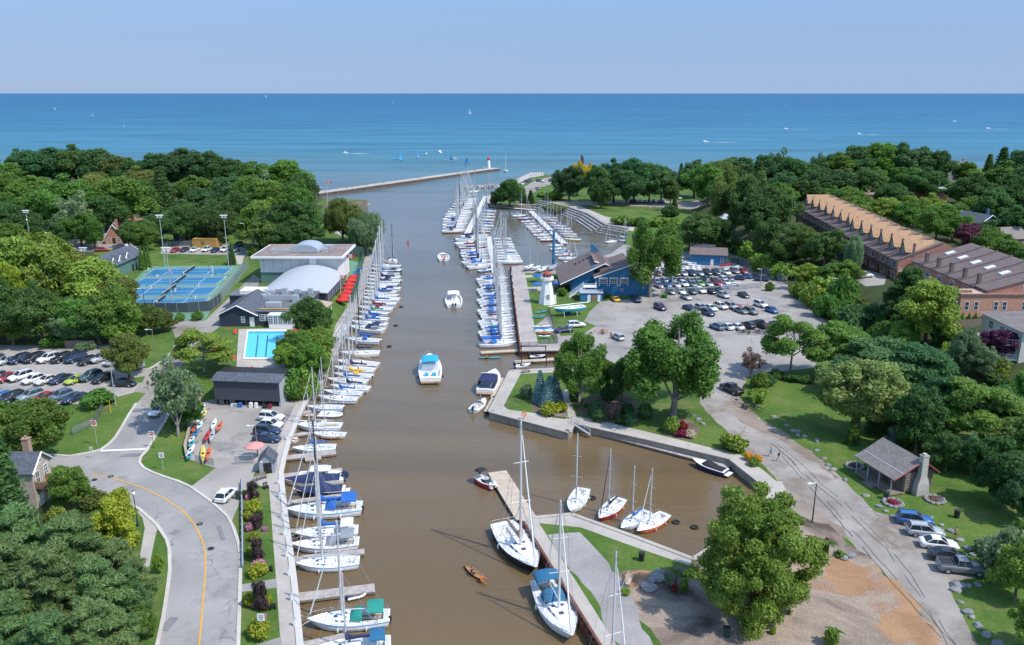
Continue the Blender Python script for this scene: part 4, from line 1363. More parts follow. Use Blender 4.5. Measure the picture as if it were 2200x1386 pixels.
 for sg in(-1,1):
  b.tube((-2.4,sg*0.95,0.93),(-2.4,sg*0.95,1.08),0.08,0.06,8)
 b.tube((-3.55,0,0.32),(-3.5,0,1.1),0.06,0.05,6)
 for i in range(14):
  a0,a1=6.283*i/14,6.283*(i+1)/14
  b.tube((-3.42,.42*math.cos(a0),1.1+.42*math.sin(a0)),(-3.42,.42*math.cos(a1),1.1+.42*math.sin(a1)),0.02,n=4)
 P['steering_wheel']=b
 MH=13.2
 mx=0.75
 b=MB()
 b.tube((mx,0,1.25),(mx-0.05,0,MH),0.14,0.10,8)
 for z,w in((5.4,0.95),(9.2,0.75)):
  b.tube((mx,-w,z+.05),(mx,w,z+.05),0.032,n=5)
 b.tube((mx-.05,0,MH),(mx-.05,0,MH+0.5),0.012,n=4)
 b.box((mx-0.02,0,MH+.05),(0.22,0.1,0.1))
 P['mast']=b
 b=MB()
 b.tube((mx,0,2.15),(-3.3,0,2.05),0.07,0.06,6)
 P['boom']=b
 rings=[]
 for i in range(9):
  t=i/8
  x=mx+0.10-4.1*t
  zc=2.24+0.55*max(0,1-t*5)**1.2-0.04*math.sin(t*9)
  hh=(0.30+0.65*max(0,1-t*5.0))*(1-0.35*t)
  ww=0.17*(1-0.4*t)+0.03
  rings.append([(x,ww*math.cos(a)*(0.75 if math.sin(a)>0.5 else 1),zc+hh*math.sin(a))for a in[6.283*k/8 for k in range(8)]])
 b=MB()
 b.loft(rings,0)
 P['sail_cover']=b
 b=MB()
 bow=(4.75,0,1.25)
 r=0.018
 b.tube(bow,(mx-.05,0,MH-.1),r,n=4,caps=False)
 b.tube((-4.75,0,1.0),(mx-.05,0,MH-.1),r,n=4,caps=False)
 for sg in(-1,1):
  b.path([(mx-.1,sg*1.5,0.95),(mx,sg*0.95,5.45),(mx,sg*.75,9.25),(mx-.05,0,MH-.1)],r,4)
  b.tube((mx+.5,sg*1.45,0.97),(mx,0,5.35),r,n=4,caps=False)
  b.tube((mx-.6,sg*1.45,0.95),(mx,0,5.35),r,n=4,caps=False)
 P['rigging']=b
 b=MB()
 p0,p1=Vector(bow),Vector((mx-.05,0,MH-.1))
 b.path([p0.lerp(p1,0.04),p0.lerp(p1,0.3),p0.lerp(p1,0.9)],[0.10,0.085,0.04],6)
 P['furled_jib']=b
 b=MB()
 r=0.018
 pr=[(3.3,-.98,1.62),(4.1,-.62,1.72),(4.85,-.16,1.80),(4.85,.16,1.80),(4.1,.62,1.72),(3.3,.98,1.62)]
 b.path(pr,r,4)
 for x,y,z in((4.1,.62,1.05),(3.3,.98,1.02),(4.8,.14,1.2)):
  for sg in(-1,1):
   b.tube((x,sg*y,z),(x,sg*y,z+.62),r,n=4)
 pr=[(-3.6,-1.42,1.5),(-4.7,-1.15,1.5),(-4.7,1.15,1.5),(-3.6,1.42,1.5)]
 b.path(pr,r,4)
 for x,y in((-3.6,1.42),(-4.7,1.15),(-1.8,1.54),(0.2,1.55),(1.9,1.35)):
  for sg in(-1,1):
   b.tube((x,sg*y,0.88),(x,sg*y,1.5),r,n=4)
 for sg in(-1,1):
  b.path([(-3.6,sg*1.42,1.5),(-1.8,sg*1.54,1.47),(0.2,sg*1.55,1.48),(1.9,sg*1.35,1.55),(3.3,sg*.98,1.62)],0.011,4)
  b.path([(-3.6,sg*1.42,1.2),(-1.8,sg*1.54,1.18),(0.2,sg*1.55,1.2),(1.9,sg*1.35,1.26),(3.3,sg*.98,1.33)],0.011,4)
 P['guard_rail']=b
 rings=[]
 for x,w,h in((-0.25,1.0,0.30),(-0.75,1.05,0.85),(-1.7,1.1,0.92)):
  rings.append([(x,w*math.cos(a),1.2+h*math.sin(a)**0.7 if 0<a<math.pi else 1.2)for a in[math.pi*k/8 for k in range(9)]])
 b=MB()
 b.loft(rings,0,closed=False,caps=(True,False))
 inner=[[(p[0],p[1]*.96,p[2]-.04)for p in r_]for r_ in rings]
 b.loft([list(reversed(r_))for r_ in inner],0,closed=False,caps=(False,False))
 P['spray_hood']=b
 rings=[]
 for x in(-4.3,-3.3,-2.3):
  zc=2.62+(0.08 if x==-3.3 else 0)
  rings.append([(x,1.25*math.cos(a),zc-0.35+0.38*math.sin(a))for a in[math.pi*k/8 for k in range(9)]]+[(x,1.22*math.cos(a),zc-0.40+0.38*math.sin(a))for a in[math.pi*k/8 for k in range(8,-1,-1)]])
 b=MB()
 b.loft(rings,0)
 for x in(-4.2,-2.4):
  for sg in(-1,1):
   b.tube((-3.3,sg*1.3,0.9),(x,sg*1.22,2.3),0.02,n=4,m=1)
 P['bimini']=b
 b=MB()
 b.box((-5.05,0.45,0.85),(0.35,0.3,0.45))
 b.tube((-5.05,.45,.7),(-5.0,.45,-.3),0.07,n=6)
 P['outboard_motor']=b
 fn=[]
 for x,sg in((-2.2,1),(1.2,1),(-1.0,-1)):
  b=MB()
  b.ell((x,sg*1.68,0.5),(0.11,0.11,0.33),8,6)
  fn.append(b)
 P['fenders']=fn
 return P
_SP=sail_parts()
SM={}
for k,mats in(('hull',[GEL['white'],M_ANTIF]),('rubbing_strake',[GEL['white']]),('deck',[M_DECKG,M_DECKG]),('cabin',[GEL['white'],M_DARKBOX]),('steering_wheel',[M_STEEL]),('mast',[M_ALU]),('boom',[M_ALU]),('sail_cover',[CLOTH['blue']]),('rigging',[M_STEEL]),('furled_jib',[CLOTH['white']]),('guard_rail',[M_STEEL]),('spray_hood',[CLOTH['blue']]),('bimini',[CLOTH['blue'],M_STEEL]),('outboard_motor',[M_RUBBER])):
 SM[k]=_SP[k].mesh('sail_'+k,mats)
_ml=MB()
for _s in(-1,1):
 _ml.path([(4.5,_s*.25,1.18),(5.5,_s*.75,.95),(6.6,_s*1.3,1.15)],.022,4)
SM['mooring_line']=_ml.mesh('mooring_line',[M_WHITE])
SM['windows']=[b.mesh('cabin_window',[M_GLASS])for b in _SP['windows']]
SM['hatches']=[b.mesh('hatch',[M_HATCH])for b in _SP['hatches']]
SM['fenders']=[b.mesh('fender',[M_WHITE])for b in _SP['fenders']]
BOATS=[]
def two_pts(bow,stern,z=0.7):
 a,b=W(bow[0],bow[1],z),W(stern[0],stern[1],z)
 d=a-b
 c=(a+b)/2
 return Vector((c.x,c.y,0)),max(2.0,d.length),math.atan2(d.y,d.x)
def sailboat(bow,stern,label,group=None,hull='white',cover='blue',hood=None,bimini=None,near=False,mast_top=None,mast='alu',jib='white',strake=None,motor=False,z=0.0,beam=1.0,boom=True,minlen=None,stripe=None):
 c,L,rz=two_pts(bow,stern)
 if minlen:
  L=max(L,minlen)
 o=thing('sailboat',label,'sailboat',(c.x,c.y,z),rz,group)
 k=L/10.0
 kb=k*beam*1.12
 o.scale=(k,kb,k)
 hm=GEL[hull]
 mobj('hull',SM['hull'],o,mats=[hm,GEL[stripe]if stripe else M_ANTIF])
 mobj('rubbing_strake',SM['rubbing_strake'],o,mats=[GEL[strake]if strake else(hm if hull=='white' else GEL['white'])])
 mobj('deck',SM['deck'],o,mats=[M_DECKG,M_TEAK if near and hood else M_DECKG])
 cb=mobj('cabin',SM['cabin'],o)
 for w in SM['windows']:
  mobj('cabin_window',w,cb)
 mk=1.18 if group else 1.0
 if mast_top:
  p=Matrix.Rotation(rz,3,'Z')@Vector((0.75*k,0,0))
  hh=top_height(c.x+p.x,c.y+p.y,z,mast_top)
  mk=hh/(13.2*k)
 m=mobj('mast',SM['mast'],o,mats=[M_MASTK if mast=='black' else M_ALU])
 m.scale=(1,1,mk)
 rgo=mobj('rigging',SM['rigging'],o)
 rgo.scale=(1,1,mk)
 if jib:
  j=mobj('furled_jib',SM['furled_jib'],o,mats=[CLOTH[jib]])
  j.scale=(1,1,mk)
 if boom:
  mobj('boom',SM['boom'],o)
  if cover:
   mobj('sail_cover',SM['sail_cover'],o,mats=[CLOTH[cover]])
 for w in(SM['hatches']if near else SM['hatches'][:2]):
  mobj('hatch',w,o)
 mobj('guard_rail',SM['guard_rail'],o)
 if near:
  mobj('steering_wheel',SM['steering_wheel'],o)
  if group:
   mobj('mooring_line',SM['mooring_line'],o)
  for f in SM['fenders']:
   mobj('fender',f,o)
 if hood:
  mobj('spray_hood',SM['spray_hood'],o,mats=[CLOTH[hood]])
 if bimini:
  mobj('bimini',SM['bimini'],o,mats=[CLOTH[bimini]])
 if motor:
  mobj('outboard_motor',SM['outboard_motor'],o)
 return o
def sb_label(hull,cover,hood,bimini):
 s=('%s-hulled'%{'sky':'pale-blue'}.get(hull,hull))+' sailboat'
 ex=[]
 if cover:
  ex.append('%s sail cover'%cover)
 if bimini:
  ex.append('%s bimini'%bimini)
 elif hood:
  ex.append('%s spray hood'%hood)
 return s+', '+(', '.join(ex)if ex else 'bare boom')
def row(rows,phrase,group,near=False,z=0.0,jit=True):
 for i,r in enumerate(rows):
  bow,stern,hull,cover,hood,bim=r[:6]
  kw=r[6]if len(r)>6 else{}
  lb=sb_label(hull,cover,hood,bim)+', %s in %s'%(ordw(i),phrase)
  if 'strake' not in kw and i%2:
   kw['strake']=('navy','blue','maroon','teal','grey')[(i*3+len(rows))%5]
  sailboat(bow,stern,lb,group,hull,cover,hood,bim,near=kw.pop('near',near),jib=kw.pop('jib','white' if i%3 else None),motor=kw.pop('motor',i%4==1),mast=kw.pop('mast','black' if i%9==5 else 'alu'),z=z,**kw)
row([((672,1398),(840,1380),'white','navy',None,'teal',dict(mast_top=1232)),((660,1336),(838,1324),'white',None,'green','green',dict(mast_top=1120)),((634,1213),(773,1204),'white',None,None,None,dict(strake='blue',stripe='blue',mast_top=1000)),((624,1173),(772,1164),'white',None,'grey','grey',dict(mast_top=990)),((633,1148),(770,1138),'white','blue',None,'white',dict(mast_top=940)),((614,1100),(779,1090),'white','blue','blue','blue',dict(mast_top=905)),((628,963),(722,959),'sky','blue',None,None,dict(mast_top=845)),((668,929),(743,932),'cream',None,None,None,dict(stripe='maroon',mast_top=770)),((636,914),(735,914),'white',None,'white',None,dict(mast_top=790)),((657,873),(739,874),'sky',None,None,None,dict(mast_top=795)),((682,852),(768,858),'white',None,None,None,dict(strake='navy',mast_top=770)),((695,840),(778,846),'white','blue',None,None,{}),((711,829),(794,835),'white','navy',None,None,{})],'the near quay boats','sailboats moored at the west quay',near=True)
row([((704,815),(789,821),'white','blue',None,None,dict(stripe='red')),((716,804),(801,809),'white','yellow','yellow',None,{}),((716,790),(804,797),'white','navy',None,None,{}),((720,777),(813,785),'white','tan',None,None,{}),((731,759),(816,758),'white','navy',None,None,{}),((740,728),(818,733),'white','blue','blue',None,{}),((749,702),(825,710),'white',None,'navy','navy',{}),((753,692),(831,699),'white','blue',None,None,{}),((764,681),(833,687),'white','blue','blue',None,{}),((769,671),(836,674),'white','green',None,None,{}),((769,661),(843,665),'white','maroon','maroon',None,{}),((775,651),(851,654),'white','blue',None,None,{}),((777,642),(858,645),'white',None,None,None,{}),((779,634),(856,637),'white','blue',None,None,{}),((780,627),(852,629),'white',None,'navy','navy',{}),((783,619),(860,622),'white',None,None,None,{}),((785,611),(855,613),'navy','navy',None,None,dict(mast='black')),((787,603),(862,606),'white','navy','navy',None,{}),((789,595),(860,597),'white',None,None,None,{}),((791,588),(858,590),'white','blue',None,'navy',{}),((794,580),(862,582),'navy',None,None,None,{}),((797,572),(862,573),'cream','tan',None,None,{}),((846,555),(842,566),'white',None,None,'navy',dict(mast='black',mast_top=482))],'the boardwalk boats','sailboats moored along the boardwalk')
_ew=[('blue','blue','blue'),('blue',None,None),('navy','blue',None),('blue','blue',None),('blue','blue',None),('green',None,None),(None,None,None),('grey',None,None),(None,None,None),('maroon',None,None),('blue',None,None),(None,'navy',None),('navy','blue',None),('blue',None,None),(None,'blue',None),('blue','blue',None),('blue',None,None),(None,'blue',None),('teal',None,None),('navy','navy',None),('blue','blue',None),(None,None,None),('white',None,None),('blue',None,None),(None,'blue',None),('tan',None,None)]
_r=[]
for i,(cv,hd,bm)in enumerate(_ew):
 y=738-i*6.0+0.012*i*i
 f=i/25.0
 _r.append(((1110-20*f-3*(i%3),y-1.5),(1029-6*f+3*((i*7)%4),y+1),['white','white','white','cream','white','white','sky'][i%7]if i!=11 else 'navy',cv,hd,bm,{}))
row(_r,'the wharf row','sailboats moored along the wharf')
_r=[((1061,577),(1027,581),'blue',None,'blue',None,dict(stripe='red')),((1058,568),(1003,575),'white','blue',None,None,{}),((1055,561),(993,566),'white','navy','blue',None,{}),((1052,555),(995,558),'white','navy',None,None,{}),((1050,549),(992,552),'white','blue','blue',None,{}),((1050,543),(988,546),'white',None,None,None,{}),((1048,537),(990,540),'white','navy',None,None,{}),((1048,531),(986,534),'maroon','maroon',None,None,{}),((1048,522),(978,526),'white',None,None,None,{}),((1048,513),(978,517),'white','navy','navy',None,{}),((1050,507),(990,509),'white',None,None,None,{})]
row(_r,'the middle float left side','sailboats on the middle float')
_r=[((1062,563),(1122,561),'white',None,None,None,{}),((1060,556),(1120,556),'white',None,None,None,{}),((1062,551),(1116,550),'white','blue',None,None,{}),((1061,545),(1112,544),'cream',None,None,None,{}),((1060,539),(1108,538),'white','tan',None,None,{}),((1060,532),(1106,531),'white',None,'blue',None,{}),((1058,526),(1104,525),'white',None,None,None,{}),((1058,520),(1100,519),'white','maroon',None,None,{}),((1058,513),(1098,512),'white','navy',None,None,{})]
row(_r,'the middle float right side','sailboats on the middle float')
_r=[]
for i,(cv,hd)in enumerate([('navy','navy'),('blue',None),(None,None),('blue','navy'),(None,None),(None,'white'),(None,None),('navy',None),('navy',None),(None,None),('blue',None),(None,None),(None,None)]):
 y=496-6.2*i+0.06*i*i
 x0=np.interp(y,[424,440,455,470,500],[985,975,962,952,949])
 x1=np.interp(y,[420,500],[1034,1001])
 _r.append(((x1-2,y-1),(x0,y+1),'white' if i!=8 else 'navy',cv,hd,None,{}))
row(_r,'the far float left side','sailboats on the far pale float')
_r=[]
for i,(h,cv)in enumerate([('orange',None),('white',None),('white','blue'),('white','blue'),('white',None),('cream',None),('white',None),('white','blue')]):
 y=496-6.2*i
 x0=np.interp(y,[440,500],[1036,1021])
 _r.append(((x0,y),(x0+31+(i%3)*2,y+1),h,cv,None,None,{}))
row(_r,'the far float right side','sailboats on the far pale float')
row([((1022+8,410),(1006,412),'white',None,None,None,{})],'the boats by the rock groyne','sailboats by the groyne')
_d3=[(1101,1134,462,'white',None),(1114,1145,468,'maroon','black'),(1120,1148,474,'white','blue'),(1127,1153,479,'white','blue'),(1130,1162,485,'white',None),(1134,1168,489,'white',None),(1139,1172,493,'maroon','maroon'),(1141,1178,497,'white',None),(1146,1182,503,'white','navy'),(1154,1188,509,'cream',None),(1161,1197,514,'maroon',None)]
row([((b,y),(a,y+1),h,c,None,None,{})for a,b,y,h,c in _d3],'the basin float left side','sailboats in the inner basin')
_d3=[(1163,1195,467,'white',None),(1170,1200,472,'orange','blue'),(1176,1205,478,'white',None),(1181,1216,484,'white','blue'),(1190,1225,490,'white',None),(1198,1231,496,'white',None),(1203,1239,502,'white',None),(1208,1240,507,'maroon','yellow'),(1211,1248,513,'yellow',None)]
row([((a,y),(b,y+1),h,c,None,None,{})for a,b,y,h,c in _d3],'the basin float right side','sailboats in the inner basin')
_d3=[(1180,1212,525,'white','blue'),(1182,1220,533,'white',None),(1190,1225,539,'white','green'),(1193,1237,546,'white','blue'),(1200,1241,553,'white','maroon'),(1211,1245,560,'white',None)]
row([((b,y),(a,y+1),h,c,None,None,{})for a,b,y,h,c in _d3],'the cluster behind the yacht club','sailboats in the inner basin')
row([((1330,507),(1362,510),'white','blue',None,None,{}),((1328,515),(1358,517),'white',None,None,None,{}),((1300,520),(1322,516),'white',None,None,None,{})],'the few boats by the stone ramp','sailboats by the stone ramp')
sailboat((1152,1230),(1078,1128),'large black-hulled sailing yacht with tan boom cover beside the rusty quay wall',None,'black','tan',None,None,True,903,jib='white',strake='white')
sailboat((1229,1376),(1166,1250),'large white sailing yacht with dark blue hood and bimini at the rusty quay wall',None,'white',None,'teal','teal',True,1078)
sailboat((1355,1520),(1262,1400),'sailing yacht at the rusty wall of which only the tall mast shows',None,'white',None,None,None,True,1188)
sailboat((1225,1100),(1254,1049),'white sailboat without sail cover moored off the grass corner of the peninsula',None,'white',None,None,None,True,933,jib=None,boom=False)
sailboat((1287,1115),(1334,1070),'white sailboat with red topsides and black boom cover in the small basin',None,'red','black',None,None,True,966,mast='alu',jib='black',strake='white')
sailboat((1334,1135),(1390,1096),'pale blue sailboat with bright blue sail cover in the small basin',None,'sky','blue',None,None,True,1002,jib=None)
sailboat((1369,1142),(1430,1102),'white sailboat with orange-red hull and solar panel in the small basin',None,'orange',None,None,None,True,1008,strake='white')
# motor boats, dinghies, canoes
PB=[(0.0,0.86),(0.15,0.95),(0.35,1.0),(0.55,0.98),(0.70,0.86),(0.82,0.64),(0.92,0.36),(1.0,0.04)]
def motor_hull(L,B,fb=0.9,fbb=1.25,mats=None,parent=None,open_from=0.06,open_to=0.62,floor=0.35,strake='white'):
 st=[0,0.06,0.2,0.35,0.5,0.62,0.74,0.84,0.93,1.0]
 rg=hull_rings(L,B,fb,fb*1.02,fbb,st,0.5,0.0,0.7,PB)
 b=MB()
 n=len(rg[0])
 for i in range(len(rg)-1):
  for j in range(n-1):
   m=0 if j in(0,1,n-2,n-3)else 1
   b.add([rg[i][j],rg[i][j+1],rg[i+1][j+1],rg[i+1][j]],[(0,3,2,1)],m,True)
 b.add(rg[0],[tuple(range(n))],0)
 b.obj('hull',mats,parent)
 b=MB()
 for i in range(len(st)-1):
  a0,a1,c0,c1=rg[i][0],rg[i][-1],rg[i+1][0],rg[i+1][-1]
  if st[i]>=open_from-1e-6 and st[i+1]<=open_to+1e-6:
   w0,w1=abs(a0[1])*0.84,abs(c0[1])*0.84
   for sg,e0,e1 in((-1,a0,c0),(1,a1,c1)):
    q=[e0,e1,(e1[0],sg*w1,e1[2]+.02),(e0[0],sg*w0,e0[2]+.02)]
    b.add(q,[(0,1,2,3)if sg<0 else(3,2,1,0)],0)
    q=[(e0[0],sg*w0,e0[2]+.02),(e1[0],sg*w1,e1[2]+.02),(e1[0],sg*w1,floor),(e0[0],sg*w0,floor)]
    b.add(q,[(0,1,2,3)if sg<0 else(3,2,1,0)],0)
   b.add([(a0[0],-w0,floor),(c0[0],-w1,floor),(c0[0],w1,floor),(a0[0],w0,floor)],[(0,1,2,3)],1)
   if abs(st[i]-open_from)<1e-6:
    b.add([(a0[0],-w0,a0[2]+.02),(a0[0],w0,a0[2]+.02),(a0[0],w0,floor),(a0[0],-w0,floor)],[(0,1,2,3)],0)
   if abs(st[i+1]-open_to)<1e-6:
    b.add([(c0[0],-w1,c0[2]+.02),(c0[0],w1,c0[2]+.02),(c0[0],w1,floor),(c0[0],-w1,floor)],[(3,2,1,0)],0)
  else:
   b.add([a0,c0,(c0[0],0,c0[2]+.1),(a0[0],0,a0[2]+.08),c1,a1],[(0,1,2,3),(3,2,4,5)],0,True)
 b.obj('deck',[GEL['white'],M_DECKG],parent)
 b=MB()
 for sg in(0,-1):
  b.path([Vector(r_[sg])for r_ in rg],0.045,4)
 b.obj('rubbing_strake',[GEL[strake]],parent)
 return rg
def outboard(parent,x,y,z=0.75,col=None,s=1.0):
 b=MB()
 rings=[]
 for t,w,l in((0,.2,.28),(.2,.26,.36),(.5,.24,.34),(.66,.12,.2)):
  rings.append([(x+l*s*math.cos(a)-.15*s,y+w*s*math.sin(a)*.9,z+t*s)for a in[6.283*k/8 for k in range(8)]])
 b.loft(rings,0)
 b.tube((x-.15*s,y,z),(x-.15*s,y,z-1.0*s),0.09*s,0.06*s,6)
 b.obj('outboard_motor',[col or M_RUBBER],parent)
def seats(parent,spots,m,z=0.35):
 for x,y in spots:
  b=MB()
  b.box((x,y,z+.22),(.5,.5,.42))
  b.box((x-.24,y,z+.6),(.12,.5,.5),top=(1,.85))
  b.obj('seat',[m],parent)
def windscreen(parent,x,w,z,h=0.5,rake=0.35):
 b=MB()
 o_=[(x-.7,-w,z),(x,-w*.8,z),(x+.25,0,z),(x,w*.8,z),(x-.7,w,z)]
 t_=[(p[0]-rake,p[1]*.92,z+h)for p in o_]
 i_=[(p[0]-.03,p[1]*.97,p[2])for p in o_]
 it=[(p[0]-.03,p[1]*.97,p[2])for p in t_]
 for k in range(4):
  b.add([o_[k],o_[k+1],t_[k+1],t_[k],i_[k],i_[k+1],it[k+1],it[k]],[(0,1,2,3),(7,6,5,4),(3,2,6,7)])
 b.obj('windscreen',[M_GLASS],parent)
 b=MB()
 b.path(t_,0.025,4)
 b.obj('windscreen_frame',[M_STEEL],parent)
def canopy(parent,x0,x1,w,z0,z1,m,name='canopy',posts=True,sides=False):
 rings=[]
 for i in range(5):
  t=i/4
  x=x0+(x1-x0)*t
  zc=z1+0.12*math.sin(math.pi*t)
  top=[(x,w*math.cos(a),zc-.25+.27*math.sin(a))for a in[math.pi*k/8 for k in range(9)]]
  bot=[(x,w*.97*math.cos(a),zc-.3+.27*math.sin(a))for a in[math.pi*k/8 for k in range(8,-1,-1)]]
  rings.append(top+bot)
 b=MB()
 b.loft(rings,0)
 if sides:
  for sg in(-1,1):
   b.add([(x0,sg*w,z0),(x1+.3,sg*w*.95,z0),(x1,sg*w,z1-.25),(x0,sg*w,z1-.25)],[(0,1,2,3)],0)
 b.obj(name,[m],parent)
 if posts:
  b=MB()
  for x in(x0+.1,x1-.1):
   for sg in(-1,1):
    b.tube(((x0+x1)/2,sg*w,z0),(x,sg*w*.98,z1-.25),0.022,n=4)
  b.obj('canopy_frame',[M_STEEL],parent)
def powerboat(bow,stern,label,B=0.33,hull='white',stripe=None,group=None,name='motorboat',minlen=None):
 c,L,rz=two_pts(bow,stern)
 L=max(L,minlen or 0)
 o=thing(name,label,'motorboat',(c.x,c.y,0),rz,group)
 return o,L,L*B
o,L,B=powerboat((923,768),(925,818),'white cabin cruiser with turquoise bimini heading out along the channel',0.32)
motor_hull(L,B,1.25,1.7,[GEL['white'],M_ANTIF],o,0.06,0.35,0.75)
b=MB()
b.loft([[(x,-w,1.35),(x,-w*.85,1.35+h),(x,w*.85,1.35+h),(x,w,1.35)]for x,w,h in((-L*.15,B*.38,1.15),(L*.05,B*.38,1.15),(L*.2,B*.34,.55),(L*.36,B*.2,.1))],0,closed=False,caps=(True,True),smooth=False)
b.obj('cabin',[GEL['white']],o)
windscreen(o,L*.16,B*.36,2.1,.6,.5)
canopy(o,-L*.22,L*.06,B*.36,2.2,3.5,CLOTH['cyan'],'bimini')
for y in(-.8,.8):
 b=MB()
 b.box((-L*.30,y,1.05),(.9,.8,.5))
 b.obj('cockpit_seat',[CLOTH['cyan']],o)
b=MB()
b.box((-L*.5-.45,0,.55),(.9,B*.8,.12))
b.obj('swim_platform',[M_TEAK],o)
b=MB()
b.box((-L*.49,0,.85),(.06,B*.74,.5))
b.obj('transom_panel',[GEL['black']],o)
b=MB()
b.path([(L*.1,-B*.46,2.1),(L*.35,-B*.3,2.35),(L*.49,0,2.4),(L*.35,B*.3,2.35),(L*.1,B*.46,2.1)],.025,4)
for x,y in((L*.1,B*.46),(L*.25,B*.4),(L*.35,B*.3)):
 for sg in(-1,1):
  b.tube((x,sg*y,1.3),(x,sg*y,2.2),.02,n=4)
b.obj('guard_rail',[M_STEEL],o)
for y in(-1,1):
 b=MB()
 b.ell((-L*.38,y*(B*.5+.12),.9),(.18,.16,.4),8,6)
 b.obj('fender',[M_RUBBER],o)
o,L,B=powerboat((1064,800),(1042,842),'white cruiser with navy blue camper canopy at the point dock',0.34)
motor_hull(L,B,1.1,1.5,[GEL['white'],M_ANTIF],o,0.06,0.5,0.6)
windscreen(o,L*.08,B*.4,1.2,.7,.5)
canopy(o,-L*.40,-L*.02,B*.42,1.1,2.6,CLOTH['navy'],'camper_canopy',sides=True)
b=MB()
b.box((-L*.5-.4,0,.5),(.8,B*.8,.12))
b.obj('swim_platform',[M_TEAK],o)
b=MB()
b.tube((-L*.05,-B*.42,1.2),(-L*.12,-B*.4,3.1),.06,n=6)
b.tube((-L*.05,B*.42,1.2),(-L*.12,B*.4,3.1),.06,n=6)
b.tube((-L*.12,-B*.4,3.1),(-L*.12,B*.4,3.1),.08,n=6)
b.obj('radar_arch',[GEL['white']],o)
for x in(.16,.26):
 b=MB()
 b.box((L*x,0,1.52),(.5,.5,.06))
 b.obj('hatch',[M_HATCH],o)
o,L,B=powerboat((1042,858),(1016,880),'small white runabout with a standing person at the point dock',0.38)
motor_hull(L,B,.7,.95,[GEL['white'],M_ANTIF],o,0.06,0.62,0.3)
windscreen(o,L*.08,B*.38,.8,.4,.25)
seats(o,[(-.4,-.5),(-.4,.5),(-1.6,0)],GEL['white'],.3)
outboard(o,-L*.5,0)
o,L,B=powerboat((973,630),(976,656),'white centre-console boat with two dark outboards in mid channel',0.34)
motor_hull(L,B,.9,1.3,[GEL['white'],M_ANTIF],o,0.06,0.74,0.4)
canopy(o,-L*.05,L*.25,B*.36,.9,2.4,CLOTH['white'],'hard_top')
b=MB()
b.box((L*.08,0,.9),(.9,.8,1.0),top=(.8,.9))
b.obj('console',[GEL['white']],o)
seats(o,[(-.8,-.4),(-.8,.4)],GEL['white'],.4)
outboard(o,-L*.5,-.4)
outboard(o,-L*.5,.4)
o,L,B=powerboat((951,545),(954,557),'small white open motorboat in the upper channel',0.4,minlen=6)
motor_hull(L,B,.8,1.1,[GEL['white'],M_ANTIF],o,0.06,0.62,0.3)
windscreen(o,L*.1,B*.38,.9,.4,.25)
seats(o,[(-.6,-.5),(-.6,.5)],CLOTH['red'],.3)
outboard(o,-L*.5,0)
o,L,B=powerboat((1066,1047),(1026,1024),'red and white bowrider with black bimini tied to the timber finger dock',0.40,'red')
motor_hull(L,B,.8,1.05,[GEL['red'],M_ANTIF],o,0.06,0.84,0.35,'white')
windscreen(o,L*.10,B*.42,.85,.45,.3)
seats(o,[(-.3,-.55),(-.3,.55),(1.6,-.4),(1.6,.4)],GEL['white'],.35)
b=MB()
b.box((-L*.36,0,.55),(.6,B*.7,.42))
b.obj('rear_bench',[GEL['white']],o)
canopy(o,-L*.44,-L*.14,B*.45,.8,2.3,CLOTH['black'],'bimini')
o,L,B=powerboat((1489,990),(1561,1014),'white runabout with black tonneau cover at the long basin dock',0.36,'navy')
motor_hull(L,B,.85,1.1,[GEL['navy'],M_ANTIF],o,0.06,0.62,0.3)
b=MB()
b.loft([[(x,-w,.93),(x,-w*.6,.93+h),(x,w*.6,.93+h),(x,w,.93)]for x,w,h in((-L*.42,B*.40,.12),(-L*.2,B*.42,.2),(0,B*.42,.5),(L*.1,B*.4,.55),(L*.2,B*.3,.08))],0,closed=False)
b.obj('tonneau_cover',[CLOTH['black']],o)
b=MB()
b.box((-L*.5-.35,0,.45),(.7,B*.8,.1))
b.obj('swim_platform',[GEL['white']],o)
for bow,stern,lab,eng in(((609,1034),(738,1026),'long motorboat under a navy blue cover with covered outboard at the west quay',True),((632,1056),(742,1051),'motorboat under a navy blue cover with a peaked middle at the west quay',False)):
 o,L,B=powerboat(bow,stern,lab,0.30)
 motor_hull(L,B,.85,1.15,[GEL['cream']if eng else GEL['navy'],M_ANTIF],o,0.06,0.62,0.3)
 b=MB()
 pk=.25 if eng else 1.2
 b.loft([[(x,-w*1.03,z-.12),(x,-w*1.03,z),(x,-w*.5,z+h),(x,0,z+h*1.25),(x,w*.5,z+h),(x,w*1.03,z),(x,w*1.03,z-.12)]for x,w,z,h in((-L*.44,B*.44,.92,.15),(-L*.25,B*.48,.92,.3),(-L*.05,B*.5,.93,.3+pk*.6),(L*.04,B*.5,.95,.3+pk),(L*.12,B*.49,.96,.35),(L*.3,B*.36,1.05,.15),(L*.47,B*.09,1.2,.05))],0,closed=False)
 b.obj('boat_cover',[CLOTH['navy']],o)
 if eng:
  outboard(o,-L*.5,0,.7,CLOTH['navy'],1.6)
 else:
  b=MB()
  b.box((-L*.5-.3,0,.4),(.7,B*.8,.1))
  b.obj('swim_platform',[GEL['white']],o)
b=MB()
hw=W(687,1008,1.6)
o=thing('motorboat','white hard top of a boat lying behind the long navy-covered motorboat','motorboat',(hw.x,hw.y,0),R(4))
motor_hull(6.5,2.3,.8,1.1,[GEL['white'],M_ANTIF],o,0.06,0.62,0.3)
b.loft([[(x,-w,1.7),(x,-w*.8,1.95),(x,w*.8,1.95),(x,w,1.7)]for x,w in((-1.4,1.0),(0.8,1.0),(1.7,.6))],0,closed=False)
for x in(-1.2,1.1):
 for sg in(-1,1):
  b.tube((x,sg*.9,.85),(x,sg*.8,1.75),.03,n=4)
